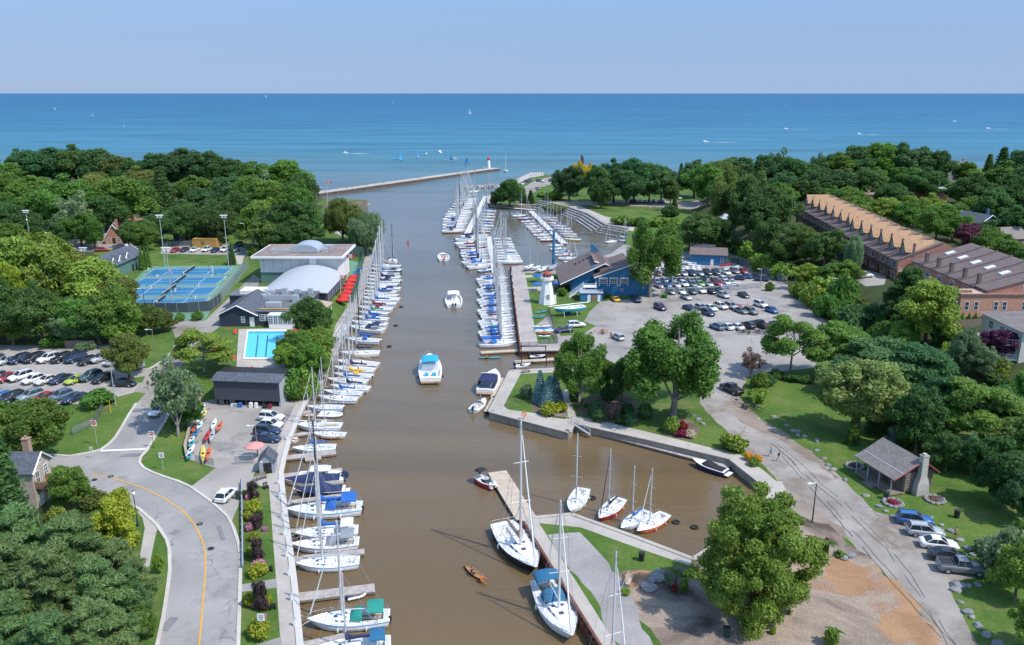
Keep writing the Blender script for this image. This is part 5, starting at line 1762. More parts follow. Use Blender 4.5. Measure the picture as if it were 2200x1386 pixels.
b.obj('hard_top',[GEL['white']],o)
def shell(name,label,cat,a,bpx,col,beam,depth,inner=None,group=None,z=0.0,thwarts=2,sharp=True,minlen=None,tilt=None,z0=None):
 """canoe, kayak or rowing boat from two photo points (its ends)"""
 pa,pb=(W(*a,z if z0 is None else z0),W(*bpx,z if z0 is None else z0))
 d=pb-pa
 L=max(d.length,minlen or 0)
 c=(pa+pb)/2
 o=thing(name,label,cat,(c.x,c.y,z),math.atan2(d.y,d.x),group)
 rings,inn=[],[]
 for i in range(9):
  s=-1+2*i/8
  w=beam/2*((1-abs(s)**2.4)if sharp else(1-max(0,s)**2.6)*(0.85+.15*(1-abs(s))))+0.02
  zt=depth*(0.8+0.35*s*s)
  x=s*L/2
  rings.append([(x,-w,zt),(x,-w*.85,zt*.4),(x,0,0.0),(x,w*.85,zt*.4),(x,w,zt)])
  inn.append([(x*.99,-w*.93,zt-.01),(x*.98,-w*.75,zt*.5),(x*.98,0,depth*.2),(x*.98,w*.75,zt*.5),(x*.99,w*.93,zt-.01)])
 b=MB()
 for i in range(8):
  for j in range(4):
   b.add([rings[i][j],rings[i][j+1],rings[i+1][j+1],rings[i+1][j]],[(0,3,2,1)],0,True)
 b.add(rings[0],[(0,1,2,3,4)],0)
 b.add(rings[-1],[(4,3,2,1,0)],0)
 b.obj('hull',[col],o)
 if inner is not None:
  b=MB()
  b.loft(inn,0,closed=False,caps=(False,False))
  for i in range(8):
   for j in(0,4):
    q=[rings[i][j],rings[i+1][j],inn[i+1][j],inn[i][j]]
    b.add(q,[(0,1,2,3)],0)
  b.obj('inside',[inner],o)
  for k in range(thwarts):
   x=L*(-.22+.44*k/max(1,thwarts-1))
   b=MB()
   b.box((x,0,depth*.68),(.22,beam*.82,.04))
   b.obj('thwart',[M_WOODV],o)
 else:
  b=MB()
  top=[]
  for r_ in rings:
   top.append([r_[0],(r_[0][0],r_[0][1]*.4,r_[0][2]+.07),(r_[0][0],r_[4][1]*.4,r_[0][2]+.07),r_[4]])
  b.loft(top,0,closed=False,caps=(False,False))
  b.obj('deck',[col],o)
  b=MB()
  b.ell((-.1,0,depth*.83+.06),(.45,beam*.3,.05),12,4)
  b.obj('cockpit',[M_RUBBER],o)
 return o
def inflatable(a,bpx,label,col,inner,group='small dinghies along the west quay',r=0.22,z0=0.25):
 pa,pb=W(*a,z0),W(*bpx,z0)
 d=pb-pa
 L=max(d.length,2.2)
 c=(pa+pb)/2
 o=thing('inflatable_dinghy',label,'dinghy',(c.x,c.y,0),math.atan2(d.y,d.x),group)
 w=L*.23
 pts=[(-L*.5,-w),(L*.15,-w),(L*.36,-w*.75),(L*.47,-w*.3),(L*.47,w*.3),(L*.36,w*.75),(L*.15,w),(-L*.5,w)]
 b=MB()
 b.path([(x,y,.3+.12*max(0,x/L))for x,y in pts],r*min(1,L/3.2),8)
 b.obj('tube',[col],o)
 b=MB()
 b.prism([(p[0]*.96,p[1])for p in pts],.12,.2)
 b.obj('floor',[inner],o)
 b=MB()
 b.box((-L*.12,0,.38),(.25,w*2,.05))
 b.obj('seat',[M_TIMBER],o)
 b=MB()
 b.box((-L*.46,0,.34),(.06,w*2,.4))
 b.obj('transom',[inner],o)
 return o
inflatable((686,890),(735,892),'white rigid inflatable with black outboard between two quay sailboats',GEL['white'],M_DECKG)
shell('dinghy','plain white dinghy beside the quay, nearest the pale rigid inflatable','dinghy',(640,893),(675,895),GEL['white'],1.3,.45,M_DECKG,'small dinghies along the west quay',sharp=False)
inflatable((637,908),(655,907),'small white inflatable dinghy tied at the bow of a white sailboat',GEL['white'],M_RUBBER)
inflatable((632,937),(660,932),'long pale inflatable dinghy lying along the quay wall',GEL['grey'],M_DECKG)
shell('dinghy','square white dinghy tied to the quay wall','dinghy',(623,955),(640,945),GEL['white'],2.0,.5,M_DECKG,'small dinghies along the west quay',sharp=False)
shell('rowing_boat','varnished orange wooden rowing boat between two quay sailboats','rowing boat',(686,942),(731,944),M_WOODV,1.3,.5,M_WOODV)
inflatable((747,1284),(784,1276),'white inflatable dinghy tied to a timber finger dock',GEL['white'],CLOTH['blue'])
CANOE=shell('canoe','varnished wooden canoe with two paddlers on the brown water','canoe',(998,1218),(1046,1254),M_WOODV,.95,.42,M_TEAK,thwarts=3)
KAYAK=shell('kayak','turquoise sea kayak paddled across the slip entrance','kayak',(1028,771),(1076,770),GEL['teal'],.65,.32)
# floating docks and fingers
def dock(a,bpx,width,label,mat=None,z=0.55,name='finger_dock',th=0.4,group=None,cat='dock',zpix=None):
 pa,pb=W(*a,z if zpix is None else zpix),W(*bpx,z if zpix is None else zpix)
 d=pb-pa
 L=d.length
 o=thing(name,label,cat,(pa.x,pa.y,0),math.atan2(d.y,d.x),group)
 b=MB()
 b.box((L/2,0,z-.04),(L,width,.08))
 b.obj('decking',[mat or M_PLANK],o)
 b=MB()
 for sg in(-1,1):
  b.box((L/2,sg*(width/2-.06),z-.22),(L-.02,.1,.26))
 b.obj('side_beam',[M_TIMBER],o)
 n=max(2,int(L/5))
 for i in range(n):
  b=MB()
  b.box((L*(i+.5)/n,0,.08),(1.2,width*.8,.5))
  b.obj('float',[M_RUBBER],o)
 for i in range(max(2,int(L/6))):
  b=MB()
  x=L*(i+.7)/max(2,int(L/6))
  for sg in(-1,):
   b.box((x,sg*(width/2-.12),z+.06),(.3,.06,.06))
   b.box((x,sg*(width/2-.12),z+.025),(.1,.06,.05))
  b.obj('cleat',[M_STEEL],o)
 return o
G='timber finger docks of the west quay'
for i,(a,c,w,q)in enumerate([((635,1392),(745,1368),1.6,'nearest to the bottom'),((635,1283),(805,1262),1.7,'beside the inflatable dinghy'),((625,1201),(783,1184),1.2,'beside the blue-striped sailboat'),((615,1142),(700,1134),1.2,'behind the white hard-top sailboat'),((609,1080),(748,1062),1.1,'between the blue covers and the blue bimini'),((603,1022),(735,1009),1.4,'behind the long covered motorboat'),((610,983),(722,971),1.6,'with a small side platform'),((622,936),(668,930),.9,'short, by the pale inflatable'),((640,890),(668,882),.9,'short, behind the white dinghy')]):
 dock(a,c,w,'grey timber finger dock %s'%q,group=G)
dock((655,986),(690,982),1.4,'small square platform beside a quay finger dock',z=.5)
dock((1068,1013),(1131,1114),3.0,'long pale timber finger dock running out from the near peninsula',M_PLANKT)
dock((1235,913),(1570,1000),2.2,'long grey floating dock below the garden seawall',M_PLANK,z=.5)
dock((1065,854),(1085,812),2.2,'tan floating dock at the garden point',M_PLANKT)
dock((1048,884),(1066,852),1.6,'outer tan dock section at the garden point',M_PLANKT)
dock((1033,757),(1120,752),1.6,'timber jetty closing the near end of the wharf row',M_PLANKT)
dock((1155,750),(1205,748),2.2,'broad timber landing at the foot of the wharf',M_PLANKT)
dock((1106,777),(1205,770),1.6,'low timber dock between the launch slips',M_PLANKT)
dock((1044,421),(1003,503),2.6,'long pale floating walkway of the far marina',M_PLANKW,z=.6)
dock((949,499),(1052,497),1.3,'brown timber end pier of the far pale walkway',paint('brown_timber',(0.30,0.15,0.09),0.85))
dock((1050,508),(1064,590),2.0,'narrow floating walkway of the middle marina',M_PLANKW)
dock((1140,453),(1212,523),2.6,'pale floating walkway of the inner basin',M_PLANKW)
dock((1056,443),(1150,451),2.2,'pale landing stage along the head of the inner basin',M_PLANKW)
# vehicles
CARC={'white':(0.78,0.78,0.77),'silver':(0.46,0.48,0.50),'grey':(0.20,0.21,0.225),'black':(0.016,0.017,0.020),'navy':(0.020,0.035,0.085),'blue':(0.035,0.13,0.34),'red':(0.38,0.025,0.03),'maroon':(0.10,0.018,0.025),'lime':(0.40,0.50,0.04),'green':(0.22,0.42,0.08),'yellow':(0.78,0.47,0.01),'cream':(0.66,0.62,0.54),'teal':(0.03,0.085,0.10),'steel':(0.13,0.20,0.27),'purple':(0.07,0.025,0.09),'sage':(0.26,0.33,0.33)}
CARM={k:paint('car_paint_'+k,v,0.30,0.15 if k in('silver','grey','steel','sage')else 0.0,0.04,coat=0.6)for k,v in CARC.items()}
M_CGLASS=paint('car_glass',(0.020,0.026,0.032),0.05,var=0.05,spec=0.6)
M_TYRE=paint('tyre_rubber',(0.022,0.022,0.024),0.85)
M_RIM=paint('alloy_rim',(0.45,0.46,0.47),0.35,0.6)
M_HEADL=paint('headlight_lens',(0.62,0.64,0.66),0.12)
M_TAILL=paint('taillight_lens',(0.42,0.02,0.02),0.2)
M_TRIM=paint('black_trim',(0.025,0.025,0.028),0.6)
CAR={'sedan':(4.70,1.82,0.72,0.94,0.93,0.99,1.45,-1.75,-0.98,0.18,1.02,1.38,0.33),'suv':(4.65,1.88,0.92,1.10,1.08,1.10,1.70,-2.18,-1.92,0.20,0.98,1.36,0.37),'hatch':(4.20,1.78,0.78,0.97,0.96,1.00,1.50,-1.98,-1.50,0.22,1.00,1.28,0.32),'sport':(4.40,1.84,0.62,0.84,0.84,0.90,1.26,-1.65,-0.70,0.02,0.90,1.25,0.33),'pickup':(5.60,1.98,1.05,1.16,1.14,1.14,1.86,-0.75,-0.60,0.62,1.25,1.75,0.40),}
CM={}
def car_meshes(kind):
 if kind in CM:
  return CM[kind]
 L,Wd,zh,zc,zb,zd,zr,b0,r0,r1,b1,wb,wr=CAR[kind]
 h=Wd/2
 zs=0.26 if kind in('sedan','sport','hatch')else 0.34
 def ring(x,w,ztop,lo=0.0):
  e=0.10
  return[(x,-w*.93,zs+lo),(x,-w,zs+.18+lo*.5),(x,-w*1.0,ztop-.22),(x,-w*.955,ztop-.05),(x,-w*.80,ztop),(x,w*.80,ztop),(x,w*.955,ztop-.05),(x,w,ztop-.22),(x,w,zs+.18+lo*.5),(x,w*.93,zs+lo)]
 xr,xf=-L/2,L/2
 sts=[(xr,.80,zd-.16,.14),(xr+.10,.93,zd-.03,.04),(xr+.45,.985,zd,0),(b0+.1 if b0-.1>xr+.5 else xr+.7,1.0,(zd+zb)/2+.01,0),(-.3,1.0,zb,0),(b1-.25,1.0,zb+.005,0),(b1+.1,.99,zc,0),((b1+xf)/2+.1,.97,(zc+zh)/2+.06,0),(xf-.38,.93,zh+.05,0),(xf-.10,.84,zh-.07,.05),(xf,.68,zh-.20,.16)]
 b=MB()
 b.loft([ring(x,h*w,z,lo)for x,w,z,lo in sts],0)
 wi,wt=h*0.90,h*0.70
 zbb=zb-.01
 B={(-1,0):(b0,-wi,zbb+(zd-zb)),(1,0):(b0,wi,zbb+(zd-zb)),(-1,1):(b1,-wi,zc-.03),(1,1):(b1,wi,zc-.03)}
 T_={(-1,0):(r0,-wt,zr-.05),(1,0):(r0,wt,zr-.05),(-1,1):(r1,-wt,zr-.04),(1,1):(r1,wt,zr-.04)}
 xm=(r0+r1)/2
 rv=[T_[(-1,0)],(xm,-wt*1.02,zr-.01),T_[(-1,1)],T_[(1,1)],(xm,wt*1.02,zr-.01),T_[(1,0)],(r0+.05,0,zr-.01),(xm,0,zr+.03),(r1-.05,0,zr)]
 b.add(rv,[(0,1,7,6),(1,2,8,7),(8,3,4,7),(7,4,5,6)],0,True)
 for sg in(-1,1):
  for p,q in((B[(sg,0)],T_[(sg,0)]),(B[(sg,1)],T_[(sg,1)])):
   b.tube(p,q,.05,.045,5)
  pm,qm=((b0+b1)/2-.1,sg*wi,zb-.01),(xm,sg*wt,zr-.03)
  b.tube(pm,qm,.04,.035,5)
  b.tube(T_[(sg,0)],(xm,sg*wt*1.02,zr-.01),.03,n=5)
  b.tube((xm,sg*wt*1.02,zr-.01),T_[(sg,1)],.03,n=5)
 if kind=='suv':
  for sg in(-1,1):
   b.tube((r0+.2,sg*wt*.92,zr+.05),(r1-.1,sg*wt*.92,zr+.06),.025,n=5,m=1)
 M={'body':b.mesh('car_body_'+kind,[CARM['white'],M_TRIM])}
 def quad(p,name):
  q=MB()
  q.add(p,[tuple(range(len(p)))],0)
  c=Vector((xm,0,zb))
  n_=[(Vector(v)+(c-Vector(v))*0.03)for v in p]
  q.add(n_,[tuple(reversed(range(len(p))))],0)
  return q.mesh(name,[M_CGLASS])
 M['windshield']=quad([B[(-1,1)],B[(1,1)],T_[(1,1)],T_[(-1,1)]],'windshield')
 M['rear_window']=quad([B[(1,0)],B[(-1,0)],T_[(-1,0)],T_[(1,0)]],'rear_window')
 M['side_window']=[quad([B[(-1,0)],((b0+b1)/2,-wi,zb-.01),B[(-1,1)],T_[(-1,1)],(xm,-wt*1.02,zr-.01),T_[(-1,0)]],'side_window'),quad([T_[(1,0)],(xm,wt*1.02,zr-.01),T_[(1,1)],B[(1,1)],((b0+b1)/2,wi,zb-.01),B[(1,0)]],'side_window')]
 q=MB()
 q.tube((0,-.11,0),(0,.11,0),wr,wr,16)
 M['wheel']=q.mesh('wheel',[M_TYRE])
 q=MB()
 for sg in(-1,1):
  q.tube((0,sg*.10,0),(0,sg*.118,0),wr*.66,wr*.6,12)
 M['rim']=q.mesh('rim',[M_RIM])
 q=MB()
 q.ell((xf-.17,h*.60,zh-.13),(.15,.20,.075),8,6)
 M['headlight']=q.mesh('headlight',[M_HEADL])
 q=MB()
 q.ell((xr+.06,h*.68,zd-.20),(.08,.20,.09),8,6)
 M['taillight']=q.mesh('taillight',[M_TAILL])
 q=MB()
 q.box((xf-.02,0,zh-.28),(.10,h*.9,.18))
 q.box((xf-.05,0,zs+.16),(.12,h*1.3,.10))
 M['grille']=q.mesh('grille',[M_TRIM])
 q=MB()
 q.ell((b1-.35,h+.10,zb+.02),(.08,.11,.07),6,4)
 M['mirror']=q.mesh('mirror',[CARM['white']])
 if kind=='pickup':
  q=MB()
  x0,x1,w,t=xr+.08,b0-.08,h*.84,.06
  z0,z1=zd+.002,zd+.10
  for c,d in(((x0+t,0,z1-.05),(t,2*w,.12)),((x1-t,0,z1-.05),(t,2*w,.12)),(((x0+x1)/2,w,z1-.05),(x1-x0,t,.12)),(((x0+x1)/2,-w,z1-.05),(x1-x0,t,.12))):
   q.box(c,d,0)
  q.box(((x0+x1)/2,0,z0+.01),(x1-x0-2*t,2*w-t,.012),1)
  M['cargo_bed']=q.mesh('cargo_bed',[CARM['black'],M_TRIM])
 CM[kind]=(M,wb,wr,h)
 return CM[kind]
def car_here(p,ang,kind,col,label,group=None,fine=True):
 M,wb,wr,h=car_meshes(kind)
 o=thing('pickup_truck' if kind=='pickup' else 'car',label,'pickup truck' if kind=='pickup' else 'car',(p[0],p[1],p[2]),ang,group)
 cm=CARM[col]
 mobj('body',M['body'],o,mats=[cm])
 mobj('windshield',M['windshield'],o)
 mobj('rear_window',M['rear_window'],o)
 for s in M['side_window']:
  mobj('side_window',s,o)
 for sx in(-1,1):
  for sy in(-1,1):
   w=mobj('wheel',M['wheel'],o,(sx*wb,sy*(h-.11),wr))
   if fine:
    mobj('rim',M['rim'],w)
 for sg in(-1,1):
  a=mobj('headlight',M['headlight'],o)
  a.scale=(1,sg,1)
  a=mobj('taillight',M['taillight'],o)
  a.scale=(1,sg,1)
 mobj('grille',M['grille'],o)
 for sg in(-1,1):
  a=mobj('mirror',M['mirror'],o,mats=[cm])
  a.scale=(1,sg,1)
 if 'cargo_bed' in M:
  mobj('cargo_bed',M['cargo_bed'],o,mats=[cm])
 return o
def car(px,py,ang,kind,col,label,group=None,fine=True):
 return car_here(GT(px,py+4),R(ang),kind,col,label,group,fine)
KW={'sedan':'sedan','suv':'SUV','hatch':'hatchback','sport':'sports coupe','pickup':'pickup truck'}
CLW={'steel':'blue-grey','sage':'grey-green','teal':'dark teal','lime':'yellow-green'}
def car_row(rows,phrase,group,ang,fine=True):
 seen={}
 for r in rows:
  seen.setdefault((r[2],r[3]),[]).append(r)
 for r in rows:
  px,py,kind,col=r[:4]
  a=r[4]if len(r)>4 else ang
  ls=sorted(seen[(kind,col)],key=lambda q:(q[0],q[1]))
  lb='%s %s %s'%(CLW.get(col,col),KW[kind],phrase)
  if len(ls)>1:
   lb+=', %s such from the left'%ordw(ls.index(r))
  car(px,py,a+random.uniform(-2,2),kind,col,lb,group,fine)
car_row([(16,776,'sedan','silver'),(44,774,'suv','navy'),(75,772,'suv','black'),(105,772,'suv','white'),(134,772,'suv','black'),(163,772,'suv','navy'),(190,777,'hatch','black'),(217,772,'suv','silver'),(247,778,'sedan','grey'),(-14,776,'suv','grey')],'in the back row of the left car park','cars in the left car park',-118)
car_row([(16,813,'sedan','red'),(45,811,'suv','white'),(72,817,'hatch','white'),(101,818,'sedan','cream'),(132,816,'sedan','navy'),(163,817,'sport','lime'),(195,811,'suv','teal'),(221,815,'hatch','black'),(-12,813,'suv','silver')],'in the middle row of the left car park','cars in the left car park',-118)
car_row([(5,856,'hatch','blue'),(28,857,'suv','black'),(66,853,'suv','sage'),(97,856,'sedan','red'),(130,854,'suv','steel'),(161,857,'sedan','navy')],'in the front row of the left car park','cars in the left car park',-118)
car(284,789,184,'suv','silver','silver-blue SUV driving across the left car park')
car(267,825,-4,'sedan','black','long black sedan parked by the grass island of the left car park')
car(341,884,-99,'sedan','white','white car with dark windows on the lane below the thin tree')
car_row([(584,899,'suv','white'),(583,914,'hatch','white'),(575,929,'suv','navy'),(574,944,'sedan','navy')],'parked nose to the quay in the boat yard','cars in the boat yard',-9)
car(487,1066,80,'hatch','white','white hatchback parked on the drive beside the street')
car(1964,1121,-13,'suv','blue','dark blue SUV at the far end of the lane-side cars','cars parked beside the right lane')
car(1987,1146,-13,'suv','silver','large silver SUV with sunroof beside the right lane','cars parked beside the right lane')
car(2016,1172,-12,'sedan','white','white sedan with roof rack beside the right lane','cars parked beside the right lane')
car(2036,1198,-12,'sedan','black','black sedan next to the pickup beside the right lane','cars parked beside the right lane')
car(2064,1224,-11,'pickup','grey','dark grey pickup truck nearest the shrubs beside the right lane','cars parked beside the right lane')
car(1571,838,116,'pickup','black','black pickup truck towing an empty boat trailer on the right lane')
car(1322,642,100,'sport','yellow','bright yellow coupe in front of the blue yacht club')
car(1366,643,-80,'pickup','navy','dark pickup truck in front of the blue yacht club')
GE='cars in the yacht club car park'
car_row([(1413,588,'hatch','maroon'),(1433,588,'suv','silver'),(1451,588,'suv','maroon'),(1468,588,'hatch','silver'),(1519,586,'suv','black'),(1560,585,'sedan','white'),(1578,583,'suv','grey'),(1597,583,'hatch','red'),(1485,588,'suv','navy'),(1502,587,'sedan','sage'),(1538,586,'suv','teal')],'in the dinghy-side row of the club car park',GE,-78,False)
car_row([(1408,604,'sedan','steel'),(1426,602,'hatch','steel'),(1443,601,'suv','steel'),(1463,602,'hatch','navy'),(1481,602,'sedan','silver'),(1497,602,'sedan','sage'),(1514,599,'suv','teal'),(1532,601,'sedan','grey'),(1550,599,'suv','white'),(1566,599,'hatch','steel')],'in the second row of the club car park',GE,102,False)
car_row([(1415,613,'sedan','grey'),(1433,612,'sedan','blue'),(1452,612,'sedan','silver'),(1469,611,'suv','white'),(1487,612,'suv','grey'),(1504,610,'hatch','green'),(1542,608,'sedan','red'),(1522,610,'sedan','silver'),(1560,607,'hatch','white')],'in the third row of the club car park',GE,-78,False)
car_row([(1485,627,'suv','teal'),(1505,625,'suv','white'),(1527,626,'suv','black'),(1543,625,'suv','navy'),(1554,635,'suv','silver'),(1597,634,'sedan','black'),(1474,638,'sedan','silver'),(1440,627,'hatch','grey'),(1462,626,'sedan','white')],'by the club compound fence',GE,-75,False)
car_row([(1584,597,'sedan','navy'),(1600,594,'sedan','blue'),(1618,594,'sedan','black'),(1636,600,'suv','navy')],'inside the fenced corner of the club car park',GE,160,False)
car_row([(1418,661,'suv','purple'),(1481,662,'sedan','navy'),(1527,662,'sedan','white'),(1549,659,'suv','white'),(1571,659,'suv','silver'),(1521,673,'suv','navy'),(1613,670,'suv','grey'),(1658,667,'hatch','blue'),(1506,661,'hatch','silver'),(1592,668,'sedan','grey'),(1634,655,'suv','white')],'on the open part of the club car park',GE,-68,False)
car_row([(1561,702,'sedan','white'),(1582,702,'sedan','white'),(1607,700,'suv','black'),(1632,698,'pickup','black'),(1668,696,'sedan','grey'),(1328,725,'hatch','silver'),(1540,703,'suv','steel')],'in the near row of the club car park',GE,112,False)
car(1238,699,12,'suv','white','white SUV on the grass edge behind the poplar')
car(1212,710,15,'sedan','navy','navy car on the grass edge behind the poplar')
car_row([(1355,431,'suv','black'),(1365,431,'suv','silver'),(1375,431,'suv','white'),(1385,431,'sedan','silver'),(1394,431,'sedan','white'),(1404,431,'suv','steel'),(1415,431,'sedan','steel'),(1425,431,'suv','white'),(1460,424,'suv','white')],'under the far park trees','cars in the far park',-92,False)
car_row([(1121,393,'sedan','white'),(1126,391,'sedan','grey'),(1131,388,'suv','black'),(1136,386,'sedan','navy'),(1141,384,'suv','grey'),(1156,386,'sedan','black'),(1164,386,'suv','white'),(1183,386,'suv','navy'),(1193,385,'sedan','white'),(1155,403,'sedan','steel')],'at the far point by the lake','cars at the far point',-70,False)
car_row([(377,537,'sedan','red'),(397,536,'sedan','navy'),(418,536,'sedan','white'),(444,536,'suv','white'),(463,537,'sedan','navy'),(483,536,'suv','white'),(505,537,'suv','steel'),(513,526,'suv','black')],'beside the tennis lawn','cars beside the tennis lawn',-95,False)
car_row([(80,512,'sedan','navy'),(105,504,'suv','white'),(235,476,'suv','white'),(250,474,'suv','silver'),(220,536,'sedan','red'),(118,532,'sedan','silver')],'under the wood beyond the tennis courts','cars by the left wood',10,False)
car(1858,592,5,'suv','white','white SUV in the court below the brick terrace')
car(2048,722,8,'sport','navy','dark blue sports car on the drive beside the cream apartments')
car_row([(1700,440,'suv','white'),(1704,446,'sedan','steel'),(1698,433,'sedan','white')],'behind the upper end of the brick terrace','cars behind the terrace',15,False)
def trailer(px,py,ang,label,col=None,L=6.0):
 p=GT(px,py)
 o=thing('boat_trailer',label,'trailer',(p.x,p.y,p.z),R(ang),'empty boat trailers')
 m=col or M_TRIM
 b=MB()
 for sg in(-1,1):
  b.path([(-L*.5,sg*.95,.55),(L*.12,sg*.95,.55),(L*.42,0.06*sg,.5)],.05,4)
 for x in(-.48,-.3,-.12,.06):
  b.box((L*x,0,.53),(.08,1.9,.08))
 b.tube((L*.3,0,.5),(L*.58,0,.5),.05,n=4)
 b.obj('frame',[m],o)
 for sg in(-1,1):
  b=MB()
  b.box((-L*.2,sg*.45,.72),(L*.5,.12,.1))
  b.obj('bunk',[m],o)
  for x in((-.9,-.1)if L>6.5 else(-.5,)):
   b=MB()
   b.tube((x,sg*1.08-.09,.32),(x,sg*1.08+.09,.32),.32,n=14)
   w=b.obj('wheel',[M_TYRE],o)
   b=MB()
   b.tube((x,sg*1.08-.1,.32),(x,sg*1.08+.1,.32),.17,n=10)
   b.obj('rim',[M_RIM],w)
   b=MB()
   b.box((x,sg*1.08,.70),(.75,.24,.05))
   b.obj('mudguard',[m],o)
 b=MB()
 b.tube((L*.36,0,.5),(L*.36,0,1.15),.05,n=4)
 b.obj('winch_post',[m],o)
 return o
trailer(1604,874,118,'black tandem boat trailer hitched behind the black pickup',L=7.5)
trailer(1607,716,20,'black boat trailer in the near row of the club car park')
trailer(1590,660,10,'dark red boat trailer on the open part of the club car park',CARM['red'])
trailer(1290,716,175,'small wooden trailer on the gravel near the boat ramp',M_WOODV,4.0)
trailer(1640,716,30,'second black boat trailer in the near row of the club car park')
# buildings
M_NAVYW=paint('siding_dark_navy',(0.028,0.040,0.062),0.7,var=0.12)
M_CHARW=paint('siding_charcoal',(0.060,0.066,0.085),0.75,var=0.10)
M_GREENW=paint('siding_green',(0.10,0.20,0.165),0.75,var=0.1)
M_BLUEW=paint('siding_yacht_blue',(0.026,0.160,0.315),0.65,var=0.08)
M_BLUEH=paint('siding_house_blue',(0.03,0.13,0.20),0.7)
M_GREYW=paint('siding_grey',(0.34,0.36,0.39),0.7,var=0.08)
M_CREAMW=paint('render_cream',(0.56,0.53,0.46),0.8,var=0.08)
M_WHITEW=paint('wall_white',(0.72,0.71,0.68),0.7,var=0.06)
M_BRICK=courses_mat('brick_red',(0.33,0.115,0.075),(0.42,0.165,0.105),(0.40,0.30,0.25),0.24,0.08,0.01)
M_BRICKO=courses_mat('brick_orange',(0.52,0.21,0.13),(0.58,0.26,0.17),(0.50,0.36,0.29),0.24,0.08,0.01)
M_SLATE=courses_mat('shingle_slate',(0.085,0.095,0.12),(0.13,0.14,0.165),(0.06,0.065,0.08),0.35,0.16,0.012)
M_SHTAN=courses_mat('shingle_tan',(0.44,0.26,0.145),(0.52,0.325,0.19),(0.28,0.18,0.12),0.35,0.16,0.012)
M_SHTAN2=courses_mat('shingle_tan_dark',(0.27,0.175,0.12),(0.33,0.22,0.15),(0.2,0.13,0.1),0.35,0.16,0.012)
M_SHBRN=courses_mat('shingle_brown',(0.165,0.125,0.115),(0.22,0.17,0.155),(0.12,0.09,0.085),0.35,0.16,0.012)
M_SHGRY=courses_mat('shingle_grey',(0.20,0.175,0.158),(0.27,0.24,0.215),(0.15,0.14,0.135),0.35,0.16,0.012)
M_ROOFT=ground_mat('flat_roof_gravel',[(0.3,(0.20,0.155,0.135)),(0.6,(0.30,0.24,0.21))],0.2,4.0,0.2,0.95)
M_ROOFG=ground_mat('flat_roof_grey',[(0.3,(0.10,0.105,0.115)),(0.6,(0.17,0.175,0.185))],0.2,4.0,0.15,0.95)
M_VAULT=paint('membrane_white',(0.43,0.445,0.465),0.55,var=0.06,scale=0.4)
M_METALR=paint('roof_sheet_metal',(0.45,0.50,0.55),0.4,0.3,var=0.08)
M_STONEW=courses_mat('rubble_stone',(0.46,0.36,0.25),(0.34,0.29,0.25),(0.50,0.46,0.40),0.55,0.26,0.03)
M_CHIMB=courses_mat('chimney_brick',(0.32,0.19,0.12),(0.40,0.25,0.16),(0.36,0.3,0.25),0.3,0.1,0.012)
M_CHIMS=courses_mat('chimney_stone',(0.42,0.40,0.36),(0.55,0.52,0.47),(0.36,0.34,0.31),0.4,0.18,0.025)
M_LOG=paint('weathered_log',(0.20,0.165,0.13),0.9,var=0.3,scale=2)
M_DKWOOD=paint('dark_stained_wood',(0.075,0.052,0.042),0.85,var=0.2)
M_WOOD=paint('brown_wood',(0.27,0.17,0.10),0.85,var=0.2)
M_WINB=paint('window_pane',(0.055,0.075,0.09),0.06,var=0.2)
M_GALV=paint('galvanised_steel',(0.50,0.52,0.54),0.5,0.4,var=0.06)
M_DOORD=paint('dark_door',(0.022,0.020,0.020),0.6)
def wallbox(parent,x0,x1,y0,y1,z0,z1,m,name='wall'):
 b=MB()
 b.box(((x0+x1)/2,(y0+y1)/2,(z0+z1)/2),(x1-x0,y1-y0,z1-z0))
 return b.obj(name,[m],parent)
def gable_wall(parent,x0,x1,y0,y1,z0,z1,rise,m,axis='x',peak=0.5,name='wall'):
 """box with gable ends; ridge runs along axis"""
 b=MB()
 if axis=='x':
  ym=y0+(y1-y0)*peak
  prof=[(y0,z0),(y1,z0),(y1,z1),(ym,z1+rise),(y0,z1)]
  b.loft([[(x,p,q)for p,q in prof]for x in(x0,x1)],0,smooth=False)
 else:
  xm=x0+(x1-x0)*peak
  prof=[(x0,z0),(x0,z1),(xm,z1+rise),(x1,z1),(x1,z0)]
  b.loft([[(p,y,q)for p,q in prof]for y in(y0,y1)],0,smooth=False)
 return b.obj(name,[m],parent)
